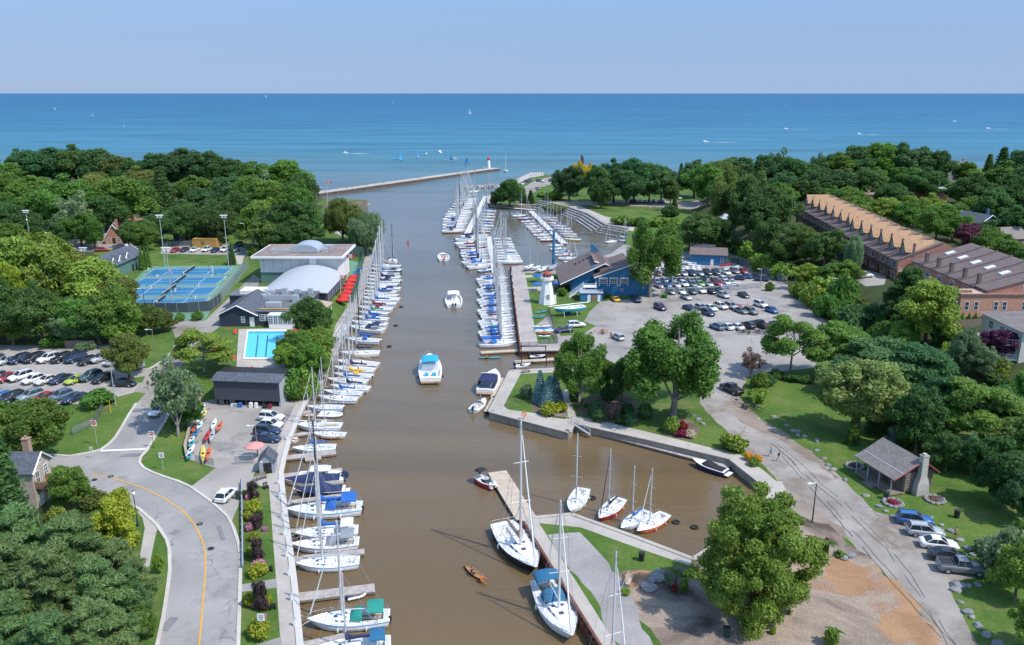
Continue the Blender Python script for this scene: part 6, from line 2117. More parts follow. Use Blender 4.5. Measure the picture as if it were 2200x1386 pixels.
def gable_roof(parent,x0,x1,y0,y1,z,rise,m,axis='x',oh=0.5,th=0.18,peak=0.5,name='roof',fascia=None):
 """two sloping slabs; each slope a part"""
 out=[]
 if axis=='x':
  ym=y0+(y1-y0)*peak
  for ya,sg in((y0,-1),(y1,1)):
   k=rise/abs(ym-ya)
   e=ya+sg*oh
   ze=z-oh*k
   v=[(x0-oh,e,ze),(x1+oh,e,ze),(x1+oh,ym,z+rise),(x0-oh,ym,z+rise)]
   b=MB()
   b.add(v+[(p[0],p[1],p[2]+th)for p in v],[(3,2,1,0),(4,5,6,7),(0,1,5,4),(1,2,6,5),(2,3,7,6),(3,0,4,7)]if sg<0 else[(0,1,2,3),(7,6,5,4),(4,5,1,0),(5,6,2,1),(6,7,3,2),(7,4,0,3)])
   out.append(b.obj('roof_slope',[m],parent))
 else:
  xm=x0+(x1-x0)*peak
  for xa,sg in((x0,-1),(x1,1)):
   k=rise/abs(xm-xa)
   e=xa+sg*oh
   ze=z-oh*k
   v=[(e,y0-oh,ze),(xm,y0-oh,z+rise),(xm,y1+oh,z+rise),(e,y1+oh,ze)]
   b=MB()
   b.add(v+[(p[0],p[1],p[2]+th)for p in v],[(3,2,1,0),(4,5,6,7),(0,1,5,4),(1,2,6,5),(2,3,7,6),(3,0,4,7)]if sg<0 else[(0,1,2,3),(7,6,5,4),(4,5,1,0),(5,6,2,1),(6,7,3,2),(7,4,0,3)])
   out.append(b.obj('roof_slope',[m],parent))
 if fascia:
  b=MB()
  if axis=='x':
   for x in(x0-oh-.02,x1+oh+.02):
    for ya,sg in((y0,-1),(y1,1)):
     k=rise/abs(ym-ya)
     b.tube((x,ya+sg*oh,z-oh*k+th*.5),(x,ym,z+rise+th*.5),.13,n=4)
  else:
   for y in(y0-oh-.02,y1+oh+.02):
    for xa,sg in((x0,-1),(x1,1)):
     k=rise/abs(xm-xa)
     b.tube((xa+sg*oh,y,z-oh*k+th*.5),(xm,y,z+rise+th*.5),.13,n=4)
  b.obj('fascia',[fascia],parent)
 return out
def slab(parent,pts,th,m,name='roof'):
 """sloping slab from 4 corner points (counter-clockwise from above), thickness upward"""
 b=MB()
 b.add(list(pts)+[(p[0],p[1],p[2]+th)for p in pts],[(3,2,1,0),(4,5,6,7),(0,1,5,4),(1,2,6,5),(2,3,7,6),(3,0,4,7)])
 return b.obj(name,[m],parent)
def win(parent,x,y,z,w,h,face,fm=None,gm=None,nx=2,ny=2,name='window',bar=0.07):
 """framed window on a wall plane: (x, y, z) is its centre on the wall"""
 fm=fm or M_WHITE
 gm=gm or M_WINB
 b,g=MB(),MB()
 ax=face[1]
 sg=-1 if face[0]=='-' else 1
 def put(bb,u,v,du,dv,dep,out):
  if ax=='y':
   bb.box((x+u,y+sg*(out-dep/2),z+v),(du,dep,dv))
  else:
   bb.box((x+sg*(out-dep/2),y+u,z+v),(dep,du,dv))
 for s in(-1,1):
  put(b,s*(w/2),0,bar*1.4,h+bar*1.4,.10,.06)
  put(b,0,s*(h/2),w-bar*1.4,bar*1.4,.10,.06)
 for i in range(1,nx):
  put(b,-w/2+w*i/nx,0,bar,h-bar*1.4,.08,.05)
 for j in range(1,ny):
  put(b,0,-h/2+h*j/ny,w-bar*1.4,bar,.076,.048)
 f=b.obj(name,[fm],parent)
 put(g,0,0,w-.03,h-.03,.05,.03)
 g.obj('pane',[gm],f)
 return f
def door(parent,x,y,z,w,h,face,m,hm=None):
 b=MB()
 sg=-1 if face[0]=='-' else 1
 if face[1]=='y':
  b.box((x,y+sg*.02,z+h/2),(w,.08,h))
 else:
  b.box((x+sg*.02,y,z+h/2),(.08,w,h))
 d=b.obj('door',[m],parent)
 b=MB()
 q=(x+w*.38,y+sg*.09,z+h*.48)if face[1]=='y' else(x+sg*.09,y+w*.38,z+h*.48)
 b.box(q,(.07,.07,.16))
 b.obj('handle',[hm or M_STEEL],d)
 return d
def chimney(parent,x,y,z0,z1,w,d,m):
 b=MB()
 b.box((x,y,(z0+z1)/2),(w,d,z1-z0))
 b.box((x,y,z1+.06),(w+.18,d+.18,.14))
 c=b.obj('chimney',[m],parent)
 b=MB()
 b.tube((x,y,z1+.12),(x,y,z1+.5),.13,n=8)
 b.obj('chimney_pot',[M_CHIMB],c)
 return c
def railing(parent,pts,z,h,m,step=1.4,name='railing',bars=True,r=.03):
 b=MB()
 for(x0,y0),(x1,y1)in zip(pts,pts[1:]):
  L=math.hypot(x1-x0,y1-y0)
  n=max(1,int(L/step))
  for i in range(n+1):
   t=i/n
   b.tube((x0+(x1-x0)*t,y0+(y1-y0)*t,z),(x0+(x1-x0)*t,y0+(y1-y0)*t,z+h),r,n=4)
  b.tube((x0,y0,z+h),(x1,y1,z+h),r*1.2,n=4)
  if bars:
   b.tube((x0,y0,z+h*.5),(x1,y1,z+h*.5),r*.7,n=4)
   b.tube((x0,y0,z+h*.15),(x1,y1,z+h*.15),r*.7,n=4)
 return b.obj(name,[m],parent)
 # boathouse: dark hall on the yard with open bays below
o=thing('boathouse','long charcoal boathouse with open storage bays below the pool terrace','building',(-55.8,143.4,1.4),R(-6))
wallbox(o,0,12.6,0,.3,1.15,4.9,M_CHARW,'front_wall')
wallbox(o,0,.3,.3,6.5,0,4.9,M_CHARW,'side_wall')
wallbox(o,12.3,12.6,.3,6.5,0,4.9,M_GREYW,'side_wall')
wallbox(o,0.3,12.3,6.2,6.5,0,5.2,M_CHARW,'back_wall')
slab(o,[(-.4,-.4,4.9),(13,-.4,4.9),(13,2.6,5.6),(-.4,2.6,5.6)],.12,M_SLATE,'roof')
slab(o,[(-.4,2.62,5.5),(13,2.62,5.5),(13,6.6,5.3),(-.4,6.6,5.3)],.12,M_DOORD,'rear_roof')
for x in(2.2,6.0,9.4):
 b=MB()
 b.box((x,.2,.57),(.22,.22,1.14))
 b.obj('post',[M_CHARW],o)
for x in(0.8,2.9):
 b=MB()
 b.box((x+.4,.02,.56),(1.0,.06,1.1))
 b.obj('bay_door',[M_CHARW],o)
for k,(x,w,h,m)in enumerate([(4.1,.7,.6,M_GREYW),(5.1,.6,.8,CLOTH['blue']),(7.2,.6,.9,M_WHITE),(8.2,.5,.9,M_WHITE),(9.9,.9,.5,CLOTH['black']),(10.9,.5,.7,CLOTH['maroon']),(3.6,.5,.5,M_WHITE)]):
 b=MB()
 b.box((0,0,h/2),(w,.6,h),top=(.9,.9))
 b.box((0,0,h+.03),(w*.96,.6,.06))
 q=o.matrix_basis@Vector((x,-.6,0))
 tag(b.obj('storage_bin',[m],None,q,R(-6)),'%s storage bin outside the boathouse bays, %s from the left'%(['grey','blue','white','white','black','maroon','white'][k],ordw(k)),'bin','bins along the boathouse')
 # dark navy clubhouse: gabled wing, sun room, flat-roofed middle with plant
o=thing('clubhouse','dark navy clubhouse with gabled wing, white sun room and rooftop plant','building',(0,0,4.8))
gable_wall(o,-69.0,-60.2,185.0,201.0,0,2.9,2.2,M_NAVYW,'y')
gable_roof(o,-69.0,-60.2,185.0,201.0,2.9,2.2,M_SLATE,'y',.5,.16,fascia=M_WHITE)
win(o,-63.4,185.0,1.7,.8,1.4,'-y',nx=2,ny=2)
door(o,-61.3,185.0,0,1.1,2.3,'-y',M_WHITE)
wallbox(o,-60.2,-50.2,186.0,206.0,0,3.3,M_NAVYW)
wallbox(o,-60.4,-50.0,185.8,206.2,3.3,3.55,M_ROOFG,'roof')
for x in(-59.2,-57.9):
 win(o,x,186.0,1.9,1.1,1.5,'-y',nx=2,ny=3)
sr=wallbox(o,-57.0,-51.5,183.6,186.0,0,.9,M_WHITE,'sun_room')
wallbox(o,-57.1,-51.4,183.5,186.0,3.0,3.25,M_WHITE,'sun_room_roof')
for i in range(5):
 win(o,-56.45+i*1.1,183.62,1.95,.95,1.95,'-y',nx=2,ny=4)
for y in(184.3,185.3):
 win(o,-51.5,y,1.95,.8,1.95,'+x',nx=2,ny=4)
for x in(-50.9,):
 win(o,x,186.0,1.9,1.0,1.4,'-y',nx=2,ny=2)
b=MB()
b.path([(-60.0,187.2,3.75),(-52.5,187.2,3.75),(-52.3,189.5,3.75)],.10,6)
b.obj('gas_pipe',[M_YELLOW],o)
for k,(x,y,w,d,h)in enumerate([(-62.5,203,3.2,2,1.0),(-57.5,190.3,3.6,1.6,1.0),(-58.5,197,7.0,.5,1.1),(-53.4,195,1.4,1.4,1.6),(-58.2,203,1.4,1.4,1.5),(-63.0,199.0,2.4,1.2,.8),(-55.2,203.8,1.6,1.2,1.0),(-51.6,203,1.2,1.2,1.4)]):
 b=MB()
 b.box((x,y,3.55+h/2),(w,d,h))
 b.box((x,y,3.57+h),(w*.7,d*.7,.16))
 b.obj('rooftop_unit',[M_GALV],o)
b=MB()
b.loft([[(-55.0,199.5,3.56),(-55.0,201.5,3.56),(-53.0,201.5,3.56),(-53.0,199.5,3.56)],[(-54.6,199.9,4.3),(-54.6,201.1,4.3),(-53.4,201.1,4.3),(-53.4,199.9,4.3)]],0,smooth=False)
b.obj('skylight',[M_WINB],o)
wallbox(o,-72.0,-60.5,201.5,207.0,0,3.4,M_NAVYW,'rear_wing')
wallbox(o,-72.3,-60.3,201.2,207.3,3.4,3.7,M_ROOFG,'rear_wing_roof')
wallbox(o,-69.5,-63.5,202.0,206.5,3.7,4.6,M_WHITEW,'roof_monitor')
slab(o,[(-50.0,192.5,2.5),(-45.6,191.5,2.2),(-45.0,198.5,2.4),(-49.6,199.5,2.9)],.1,CLOTH['tan'],'awning')
for x,y in((-49.6,193),(-45.9,192),(-45.4,198),(-49.4,199)):
 b=MB()
 b.tube((x,y,-2.0),(x,y,2.3),.08,n=6)
 b.obj('awning_post',[M_WHITE],o)
 # barrel-vaulted hall
o=thing('vaulted_hall','grey sports hall with broad white barrel-vault roof behind the clubhouse','building',(0,0,4.8))
x0,x1,y0,y1=-66.0,-48.5,207.5,229.0
wallbox(o,x0,x1,y0,y1,0,2.6,M_CHARW)
rings=[]
for t in(0,.12,.3,.55,.8,1.0):
 y=y0-.6+(y1-y0+.6)*t
 ap=.35+2.6*math.sin(math.pi*.5*t**.75)
 outer=[(x0-.3+(x1-x0+.6)*i/16,y,2.6+ap*math.sin(math.pi*i/16)**.8+.2)for i in range(17)]
 rings.append(outer+[(p_[0],p_[1],p_[2]-.18)for p_ in outer[::-1]])
b=MB()
b.loft(rings,0)
b.obj('vault_roof',[M_VAULT],o)
b=MB()
b.loft([[(p_[0],y1-dy,max(p_[2]-.3,2.5))for p_ in rings[-1][:17]]for dy in(.05,.35)],0,smooth=False)
b.obj('gable_infill',[M_GREYW],o)
for i in range(9):
 b=MB()
 b.box((x1+.06,y0+1.5+i*2.4,1.25),(.12,.10,2.5))
 b.obj('wall_rib',[M_GREYW],o)
 # white flat-roofed gymnasium
o=thing('gymnasium','tall white gymnasium with overhanging flat roof and arched metal skylight','building',(0,0,4.8))
wallbox(o,-72.6,-50.2,230.5,246.5,0,7.6,M_WHITEW)
wallbox(o,-74.6,-48.2,228.6,248.2,7.6,8.2,M_WHITE,'roof_edge')
wallbox(o,-74.2,-48.6,229.0,247.8,8.2,8.23,M_ROOFT,'roof')
wallbox(o,-58.2,-56.2,229.6,230.5,0,7.6,M_WHITE,'pilaster')
for i in range(6):
 b=MB()
 b.box((-71.5+i*2.6,230.47,5.6),(.06,.1,3.6))
 b.obj('wall_joint',[M_GREYW],o)
wallbox(o,-72.63,-64,230.40,230.5,0,3.2,M_GREENW,'plinth')
rings=[]
for t in(0,1):
 xx=-64.5+7.5*t
 yy=233.0+7*t
 rings.append([(xx+3.6*math.cos(a)*.45+3.2*(math.cos(a)),236+8*(t-.5),8.3+2.4*math.sin(a))for a in[math.pi*k/10 for k in range(11)]])
b=MB()
for t in range(2):
 rings[t]=[(-60.5+4.0*math.cos(math.pi*k/10),234.0+8.0*t,8.35+2.3*math.sin(math.pi*k/10)**.8)for k in range(11)]
b.loft(rings,0,closed=False,caps=(True,True))
b.obj('arched_skylight',[M_METALR],o)
for x,y,w,d,h in((-67,234.5,6,.8,.9),(-69.8,234.5,1,1.4,1.0),(-54.6,240.0,2.2,1.8,1.2),(-55,236,1.6,1.5,1.0)):
 b=MB()
 b.box((x,y,8.23+h/2),(w,d,h))
 b.box((x,y,8.27+h),(w*.8,d*.7,.1))
 b.obj('roof_duct',[M_GALV],o)
 # tennis pavilion
o=thing('tennis_pavilion','green tennis pavilion with slate roof and three gabled dormers','building',(0,0,4.8))
px0,px1,py0,py1=-124.5,-117.4,230.0,254.5
gable_wall(o,px0,px1,py0,py1,0,4.3,2.6,M_GREENW,'y')
gable_roof(o,px0,px1,py0,py1,4.3,2.6,M_SLATE,'y',.6,.18,fascia=M_WHITE)
for y in(235.2,239.6,244.2):
 d=gable_wall(o,px1-2.2,px1+.1,y-1.3,y+1.3,3.6,5.0,1.4,M_GREENW,'x',name='dormer')
 for s in gable_roof(d,px1-3.4,px1+.1,y-1.3,y+1.3,5.0,1.4,M_SLATE,'x',.25,.12,fascia=M_WHITE):
  s.name='dormer_roof'
 win(d,px1+.1,y,5.0,1.1,1.3,'+x',nx=2,ny=2)
for y in(231.4,232.6,233.8,250.5,252.0):
 win(o,px1,y,3.6,.7,.7,'+x',nx=1,ny=1)
b=MB()
b.box((-121,252.5,7.0),(.7,.7,.9))
b.obj('cupola',[M_WHITE],o)
door(o,px1,247.5,0,1.2,2.2,'+x',M_DOORD)
# grey hut at the quay gate
o=thing('gate_hut','small grey gabled hut with dark door at the quay gate','building',(-38.9,114.6,1.4),R(8))
gable_wall(o,0,2.3,0,2.6,0,2.1,1.2,M_GREYW,'y')
gable_roof(o,0,2.3,0,2.6,2.1,1.2,M_SLATE,'y',.25,.1)
door(o,1.25,0,0,1.2,1.75,'-y',M_DOORD)
b=MB()
b.box((.35,-.03,1.95),(.3,.04,.3))
b.obj('notice',[M_WHITE],o)
# stone house at the bend
o=thing('stone_house','old rubble-stone house with slate roof, timber balcony and brick chimney','building',(-66.9,103.4,1.8),R(0))
gable_wall(o,-9.0,0,0,4.6,-.6,5.4,1.9,M_STONEW,'x')
gable_roof(o,-9.0,0,0,4.6,5.4,1.9,M_SLATE,'x',.4,.16,fascia=M_WHITE)
chimney(o,-2.0,3.2,6.0,9.0,.9,.8,M_CHIMB)
win(o,0,3.3,4.3,.9,1.5,'+x',nx=2,ny=3)
win(o,0,1.2,4.0,.9,1.9,'+x',nx=2,ny=2)
door(o,0,1.2,-.6,1.0,2.1,'+x',M_WHITE)
win(o,0,2.3,6.2,.6,.7,'+x',nx=1,ny=1)
win(o,-2.5,0,3.9,.9,1.4,'-y')
b=MB()
b.box((.75,1.6,2.75),(1.5,2.6,.16))
b.obj('balcony_floor',[M_WOOD],o)
for(y,t)in((.3,0),(2.9,0)):
 b=MB()
 b.tube((1.4,y,-.6),(1.4,y,2.7),.07,n=4)
 b.obj('balcony_post',[M_WOOD],o)
for i in range(9):
 b=MB()
 b.box((1.46,.36+i*.31,3.25),(.04,.12,.85))
 b.obj('baluster',[M_WOOD],o)
b=MB()
b.box((1.48,1.6,3.72),(.1,2.7,.1))
for y in(.3,2.9):
 b.box((.75,y,3.72),(1.4,.08,.1))
 b.box((.75,y,3.25),(1.4,.05,.7))
b.obj('balcony_rail',[M_WOOD],o)
b=MB()
b.box((2.6,2.4,-.1),(3.4,.12,1.0))
b.box((4.3,1.2,-.1),(.12,2.4,1.0))
b.obj('garden_fence',[M_WOOD],o)
# blue yacht club
o=thing('yacht_club','blue timber yacht club with stepped brown roofs and white trim','building',(0,0,1.5))
def mono(parent,x0,x1,y0,y1,zl,zr,m,rm,oh=.5,name='wall',ovh=None):
 b_=MB()
 b_.loft([[(x0,y,0),(x1,y,0),(x1,y,zr),(x0,y,zl)]for y in(y1,y0)],0,smooth=False)
 b_.obj(name,[m],parent)
 k=(zr-zl)/(x1-x0)
 slab(parent,[(x0-oh,y0-oh,zl-oh*k),(x1+oh,y0-oh,zr+oh*k),(x1+oh,y1+oh,zr+oh*k),(x0-oh,y1+oh,zl-oh*k)],.22,rm,'roof')
 b_=MB()
 b_.tube((x0-oh,y0-oh-.03,zl-oh*k+.12),(x1+oh,y0-oh-.03,zr+oh*k+.12),.14,n=4)
 b_.obj('fascia',[M_WHITE],parent)
mono(o,24.0,33.6,228.6,246.0,5.4,8.8,M_BLUEW,M_SHBRN)
mono(o,33.6,36.0,229.0,244.0,6.4,5.4,M_BLUEW,M_SHBRN,.3)
mono(o,36.0,39.8,229.4,242.0,4.6,3.4,M_BLUEW,M_SHBRN,.3)
mono(o,24.6,30.0,236.0,248.0,8.4,7.0,M_BLUEW,M_SHBRN,.4,'upper_wall')
b=MB()
b.loft([[(17.4,y,0),(24.0,y,0),(24.0,y,7.6),(17.4,y,3.6)]for y in(254.0,232.5)],0,smooth=False)
b.obj('wing_wall',[M_BLUEW],o)
slab(o,[(14.0,231.0,2.6),(27.5,231.6,8.9),(27.0,255.2,8.9),(13.6,254.8,2.6)],.25,M_SHBRN,'wing_roof')
b=MB()
b.tube((14.0,230.95,2.72),(27.5,231.55,9.02),.15,n=4)
b.obj('fascia',[M_WHITE],o)
b=MB()
b.add([(24.5,250,8.8),(27.5,250,8.8),(24.5,250,11.6),(24.5,250.4,8.8),(27.5,250.4,8.8),(24.5,250.4,11.6)],[(0,1,2),(5,4,3),(0,2,5,3),(1,4,5,2),(0,3,4,1)])
b.obj('roof_sail',[M_BLUEW],o)
for k in range(5):
 b=MB()
 b.tube((19.5+k*1.2,246+k*.2,5.4+k*.56),(19.5+k*1.2,246+k*.2,6.1+k*.56),.22,n=8)
 b.obj('roof_vent',[M_TRIM],o)
for x in(26.2,29.2,32.2):
 win(o,x,228.6,4.3,1.7,1.25,'-y',nx=3,ny=2)
 b=MB()
 b.box((x,228.2,5.35),(2.4,.8,.14))
 for s in(-1,1):
  b.tube((x+s*1.15,227.85,5.3),(x+s*1.15,228.58,3.2),.09,n=4)
  b.box((x+s*1.15,228.5,3.05),(.2,.16,.3))
 b.obj('window_hood',[M_WHITE],o)
win(o,25.9,228.6,1.6,.7,.7,'-y',nx=1,ny=1)
win(o,31.6,228.6,1.7,.7,.7,'-y',nx=1,ny=1)
win(o,38.0,229.4,2.2,.4,.4,'-y',nx=1,ny=1)
for y in(236,242,248):
 win(o,17.4,y,2.2,2.4,1.6,'-x',nx=3,ny=1)
b=MB()
b.box((22.2,226.9,3.2),(3.9,3.0,.16))
b.obj('landing',[M_WHITE],o)
railing(o,[(20.4,228.2),(20.4,225.5),(24.0,225.5),(24.0,228.2)],3.28,1.0,M_WHITE,.5,'landing_rail')
for i in range(12):
 b=MB()
 b.box((20.2-.32*i,226.4,3.05-.255*i),(.32,1.5,.07))
 b.obj('step',[M_WHITE],o)
b=MB()
for y in(225.6,227.2):
 b.tube((20.4,y,3.1),(16.3,y,.0),.12,n=4)
 b.tube((20.4,y,4.2),(16.3,y,1.05),.06,n=4)
 for i in range(7):
  b.tube((20.2-.6*i,y,3.0-.48*i),(20.2-.6*i,y,4.1-.48*i),.035,n=4)
b.obj('stair_rail',[M_WHITE],o)
for x in(20.6,23.8):
 b=MB()
 b.tube((x,225.6,0),(x,225.6,3.15),.1,n=4)
 b.obj('landing_post',[M_WHITE],o)
o=thing('blue_shed','small flat-roofed blue shed with double doors before the yacht club','building',(19.2,221.8,1.5))
wallbox(o,0,6.2,0,3.4,0,2.4,M_BLUEW)
slab(o,[(-.2,-.2,2.4),(6.4,-.2,2.4),(6.4,3.6,2.55),(-.2,3.6,2.55)],.1,M_METALR)
door(o,2.4,0,0,.9,1.9,'-y',M_WHITE)
door(o,3.9,0,0,1.5,1.9,'-y',M_WOOD)
door(o,5.2,0,0,.8,1.9,'-y',M_WHITE)
o=thing('blue_workshop','long blue workshop with brown low roof and white doors beside the fence','building',(60.8,273.0,1.5),R(-13))
wallbox(o,0,12.0,0,9.5,0,3.5,M_BLUEW)
slab(o,[(-.4,-.4,3.5),(12.4,-.4,3.5),(12.4,10,4.3),(-.4,10,4.3)],.16,M_SHBRN)
wallbox(o,1.0,8.0,9.5,15,0,4.2,M_BLUEW,'rear_wall')
wallbox(o,.7,8.3,9.3,15.3,4.2,4.5,M_CHARW,'rear_roof')
door(o,7.2,0,0,1.0,2.2,'-y',M_WHITE)
for y in(2.5,6.2):
 door(o,0,y,0,2.6,2.6,'-x',M_WHITE)
win(o,10.4,0,1.9,.9,1.2,'-y',nx=1)
# little white lighthouse on the club lawn
o=thing('lighthouse','white octagonal wooden lighthouse with red lantern roof on the club lawn','lighthouse',(9.7,220.0,1.5))
def octa(r,z,n=8,ph=math.pi/8):
 return[(r*math.cos(ph+2*math.pi*i/n),r*math.sin(ph+2*math.pi*i/n),z)for i in range(n)]
b=MB()
b.loft([octa(2.45,0),octa(2.3,.8),octa(1.35,6.3)],0,smooth=False)
b.obj('tower',[M_WHITE],o)
b=MB()
b.loft([octa(1.4,6.3),octa(1.95,6.8),octa(1.95,7.5),octa(1.6,7.5)],0,smooth=False)
b.obj('gallery',[M_WHITE],o)
b=MB()
b.loft([octa(1.15,7.5),octa(1.15,8.4)],0,smooth=False)
b.obj('lantern',[M_WINB],o)
for p in octa(1.17,7.5):
 b=MB()
 b.tube(p,(p[0],p[1],8.4),.06,n=4)
 b.obj('lantern_bar',[M_RED],o)
b=MB()
b.loft([octa(1.25,8.4),octa(1.2,8.5),octa(.15,9.2)],0,smooth=False)
b.tube((0,0,9.25),(0,0,9.7),.1,.04,6)
b.obj('lantern_roof',[paint('lantern_red',(0.36,0.06,0.045),0.6)],o)
w=win(o,0.3,-2.06,2.3,.7,1.3,'-y',nx=2,ny=3)
win(o,1.9,.4,4.6,.4,1.1,'+x',M_TRIM,nx=1,ny=1)
b=MB()
b.box((2.3,-.3,1.1),(.7,1.3,2.2),top=(.7,.8))
b.obj('porch',[M_WHITE],o)
# brick terraces on the bluff (they face the harbour)
UG='gabled brick terrace houses'
def terrace_unit(i,y0,xf,w,label,tone,z=7.5):
 o=thing('terrace_house',label,'house',(xf,y0,z),0,UG)
 D,RX=21.0,12.0
 e,rise=6.3,4.6
 b_=MB()
 b_.loft([[(0,y,0),(D,y,0),(D,y,e),(RX,y,e+rise),(0,y,e)]for y in(w-.02,.02)],0,smooth=False)
 b_.obj('wall',[M_BRICK],o)
 slab(o,[(-.7,0.05,e-.26),(5.0,.05,e+1.92),(5.0,w-.05,e+1.92),(-.7,w-.05,e-.26)],.14,M_SHBRN,'lower_roof')
 slab(o,[(5.0,.05,e+1.93),(RX,.05,e+rise+.02),(RX,w-.05,e+rise+.02),(5.0,w-.05,e+1.93)],.15,M_SHTAN2,'upper_roof')
 slab(o,[(RX,.05,e+rise+.02),(D+.5,.05,e-.2),(D+.5,w-.05,e-.2),(RX,w-.05,e+rise+.02)],.15,tone,'rear_roof')
 d=gable_wall(o,2.4,10.2,w*.5-1.7,w*.5+1.7,e+.5,e+2.2,2.7,M_SHBRN,'x',name='dormer')
 for s in gable_roof(d,2.5,10.4,w*.5-1.7,w*.5+1.7,e+2.2,2.7,tone,'x',.28,.13):
  s.name='dormer_roof'
 win(d,2.4,w*.5,e+2.3,1.2,1.7,'-x',nx=2,ny=2)
 b_=MB()
 b_.box((6.8,-.0,e+rise*.55),(10.5,.30,.5))
 pw=MB()
 pw.loft([[(-.5,y,e-.4),(RX,y,e+rise+.05),(RX,y,e+rise+.5),(-.5,y,e+.05)]for y in(.16,-.16)],0,smooth=False)
 pw.obj('party_wall',[M_SHBRN],o)
 b_=MB()
 b_.box((-.9,w/2,3.15),(1.8,w-.3,.2))
 b_.obj('balcony',[M_DKWOOD],o)
 railing(o,[(-1.75,.25),(-1.75,w-.25)],3.25,1.0,M_DKWOOD,.8,'balcony_rail')
 win(o,0,w*.3,4.7,1.8,1.9,'-x',nx=2,ny=1)
 win(o,0,w*.72,4.7,1.2,1.9,'-x',nx=2,ny=1)
 win(o,0,w*.3,1.6,1.6,1.6,'-x',nx=2,ny=1)
 door(o,0,w*.74,0,1.0,2.2,'-x',M_DOORD)
 chimney(o,4.0,.1,e+1.0,e+4.3,.5,.5,M_SHBRN)
 return o
for i in range(8):
 terrace_unit(i,264.8+i*6.7,111.6-.05*i,6.7,'terrace house with gabled dormer in the farther brick row, %s from its near end'%ordw(i),M_SHTAN,6.8+.3*i)
for i in range(6):
 terrace_unit(i,223.0+i*6.4,107.6-.3*i,6.4,'terrace house with gabled dormer in the nearer brick row, %s from its near end'%ordw(i),M_SHTAN,6.9+.3*i)
for i in range(5):
 y0,w=190.6+i*6.4,6.4
 o=thing('terrace_house','shed-roofed terrace house with chimney and skylight, %s from the orange brick end'%ordw(i),'house',(111.5,y0,7.5),0,'shed-roofed terrace houses')
 b=MB()
 b.loft([[(0,y,0),(15,y,0),(15,y,10.2),(0,y,5.6)]for y in(w-.02,.02)],0,smooth=False)
 b.obj('wall',[M_BRICK],o)
 slab(o,[(-.6,.05,5.45),(15.4,.05,10.35),(15.4,w-.05,10.35),(-.6,w-.05,5.45)],.18,M_SHBRN,'roof')
 b=MB()
 b.loft([[(-.5,y,5.2),(15.4,y,10.1),(15.4,y,10.9),(-.5,y,6.0)]for y in(.18,-.18)],0,smooth=False)
 b.obj('party_wall',[M_SHBRN],o)
 slab(o,[(7.0,2.2,7.97),(9.2,2.2,8.65),(9.2,3.8,8.65),(7.0,3.8,7.97)],.25,M_WHITE,'skylight')
 chimney(o,1.0,1.0,5.0,8.6,.8,.8,M_SHBRN)
 win(o,0,4.2,3.9,2.2,1.8,'-x',nx=2,ny=1)
 win(o,0,4.2,1.4,2.2,1.6,'-x',nx=2,ny=1)
 b=MB()
 b.box((-2.0,w/2,2.6),(4.0,w-.2,.25))
 b.obj('terrace_deck',[M_BRICKO],o)
 railing(o,[(-3.9,.3),(-3.9,w-.3)],2.72,1.0,M_WHITE,.9,'terrace_rail')
o=thing('brick_end_house','orange brick end house with tall windows and roof terrace','house',(104.5,184.0,7.5))
wallbox(o,0,24,0,6.4,-1,5.2,M_BRICKO)
wallbox(o,-.3,24.3,-.3,-.02,5.2,5.6,M_BRICK,'parapet')
wallbox(o,-.3,-.02,-.02,6.4,5.2,5.6,M_BRICK,'parapet')
b=MB()
b.loft([[(7.0,y,5.2),(24,y,5.2),(24,y,10.6),(7.0,y,5.8)]for y in(6.55,1.5)],0,smooth=False)
b.obj('upper_wall',[M_BRICK],o)
slab(o,[(6.5,1.2,5.75),(24.4,1.2,10.8),(24.4,6.55,10.8),(6.5,6.55,5.75)],.2,M_SHBRN,'roof')
for x in(1.6,3.8,8.4,10.4,15.0,17.5):
 win(o,x,0,2.6,1.0,2.0,'-y',nx=1,ny=2)
win(o,16.5,1.5,6.8,3.0,1.6,'-y',nx=3,ny=1)
b=MB()
b.loft([[(16.5+1.6*math.cos(math.pi*k/10),y,7.65+1.2*math.sin(math.pi*k/10))for k in range(11)]for y in(1.5,1.42)],0,smooth=False)
b.obj('fanlight',[M_WINB],o)
win(o,0,2.0,2.5,1.0,2.0,'-x',nx=1,ny=2)
b=MB()
b.box((2.0,2.6,5.5),(3.4,.8,.6))
b.obj('planter',[M_WOOD],o)
o=thing('apartment_building','cream rendered apartment building with grey hipped roof and curved balconies','building',(98.5,150.5,6.2))
wallbox(o,0,26,0,14,-1.5,7.6,M_CREAMW)
b=MB()
b.loft([[(-.8,-.8,7.6),(26.8,-.8,7.6),(26.8,14.8,7.6),(-.8,14.8,7.6)],[(7,6,9.3),(20,6,9.3),(20,8,9.3),(7,8,9.3)]],0,smooth=False)
b.obj('roof',[M_SHGRY],o)
chimney(o,5.0,3.0,8.5,10.4,1.0,.8,M_CREAMW)
for z in(1.6,4.6):
 b=MB()
 b.prism([(-2.6,1.0),(0,.4),(0,7.5),(-2.6,6.8),(-3.1,4)],z-.2,z)
 b.obj('balcony',[M_WHITE],o)
 railing(o,[(-.1,.5),(-2.5,1.1),(-3.0,4),(-2.5,6.7),(-.1,7.4)],z,1.0,M_WHITE,.6,'balcony_rail')
for z in(2.8,5.9,0.1):
 for y in(2.0,4.4,6.6,10.5):
  win(o,0,y,z,1.5,1.6,'-x',nx=3,ny=2)
 for x in(2.2,4.6,7.5):
  win(o,x,0,z,1.5,1.6,'-y',nx=2,ny=2)
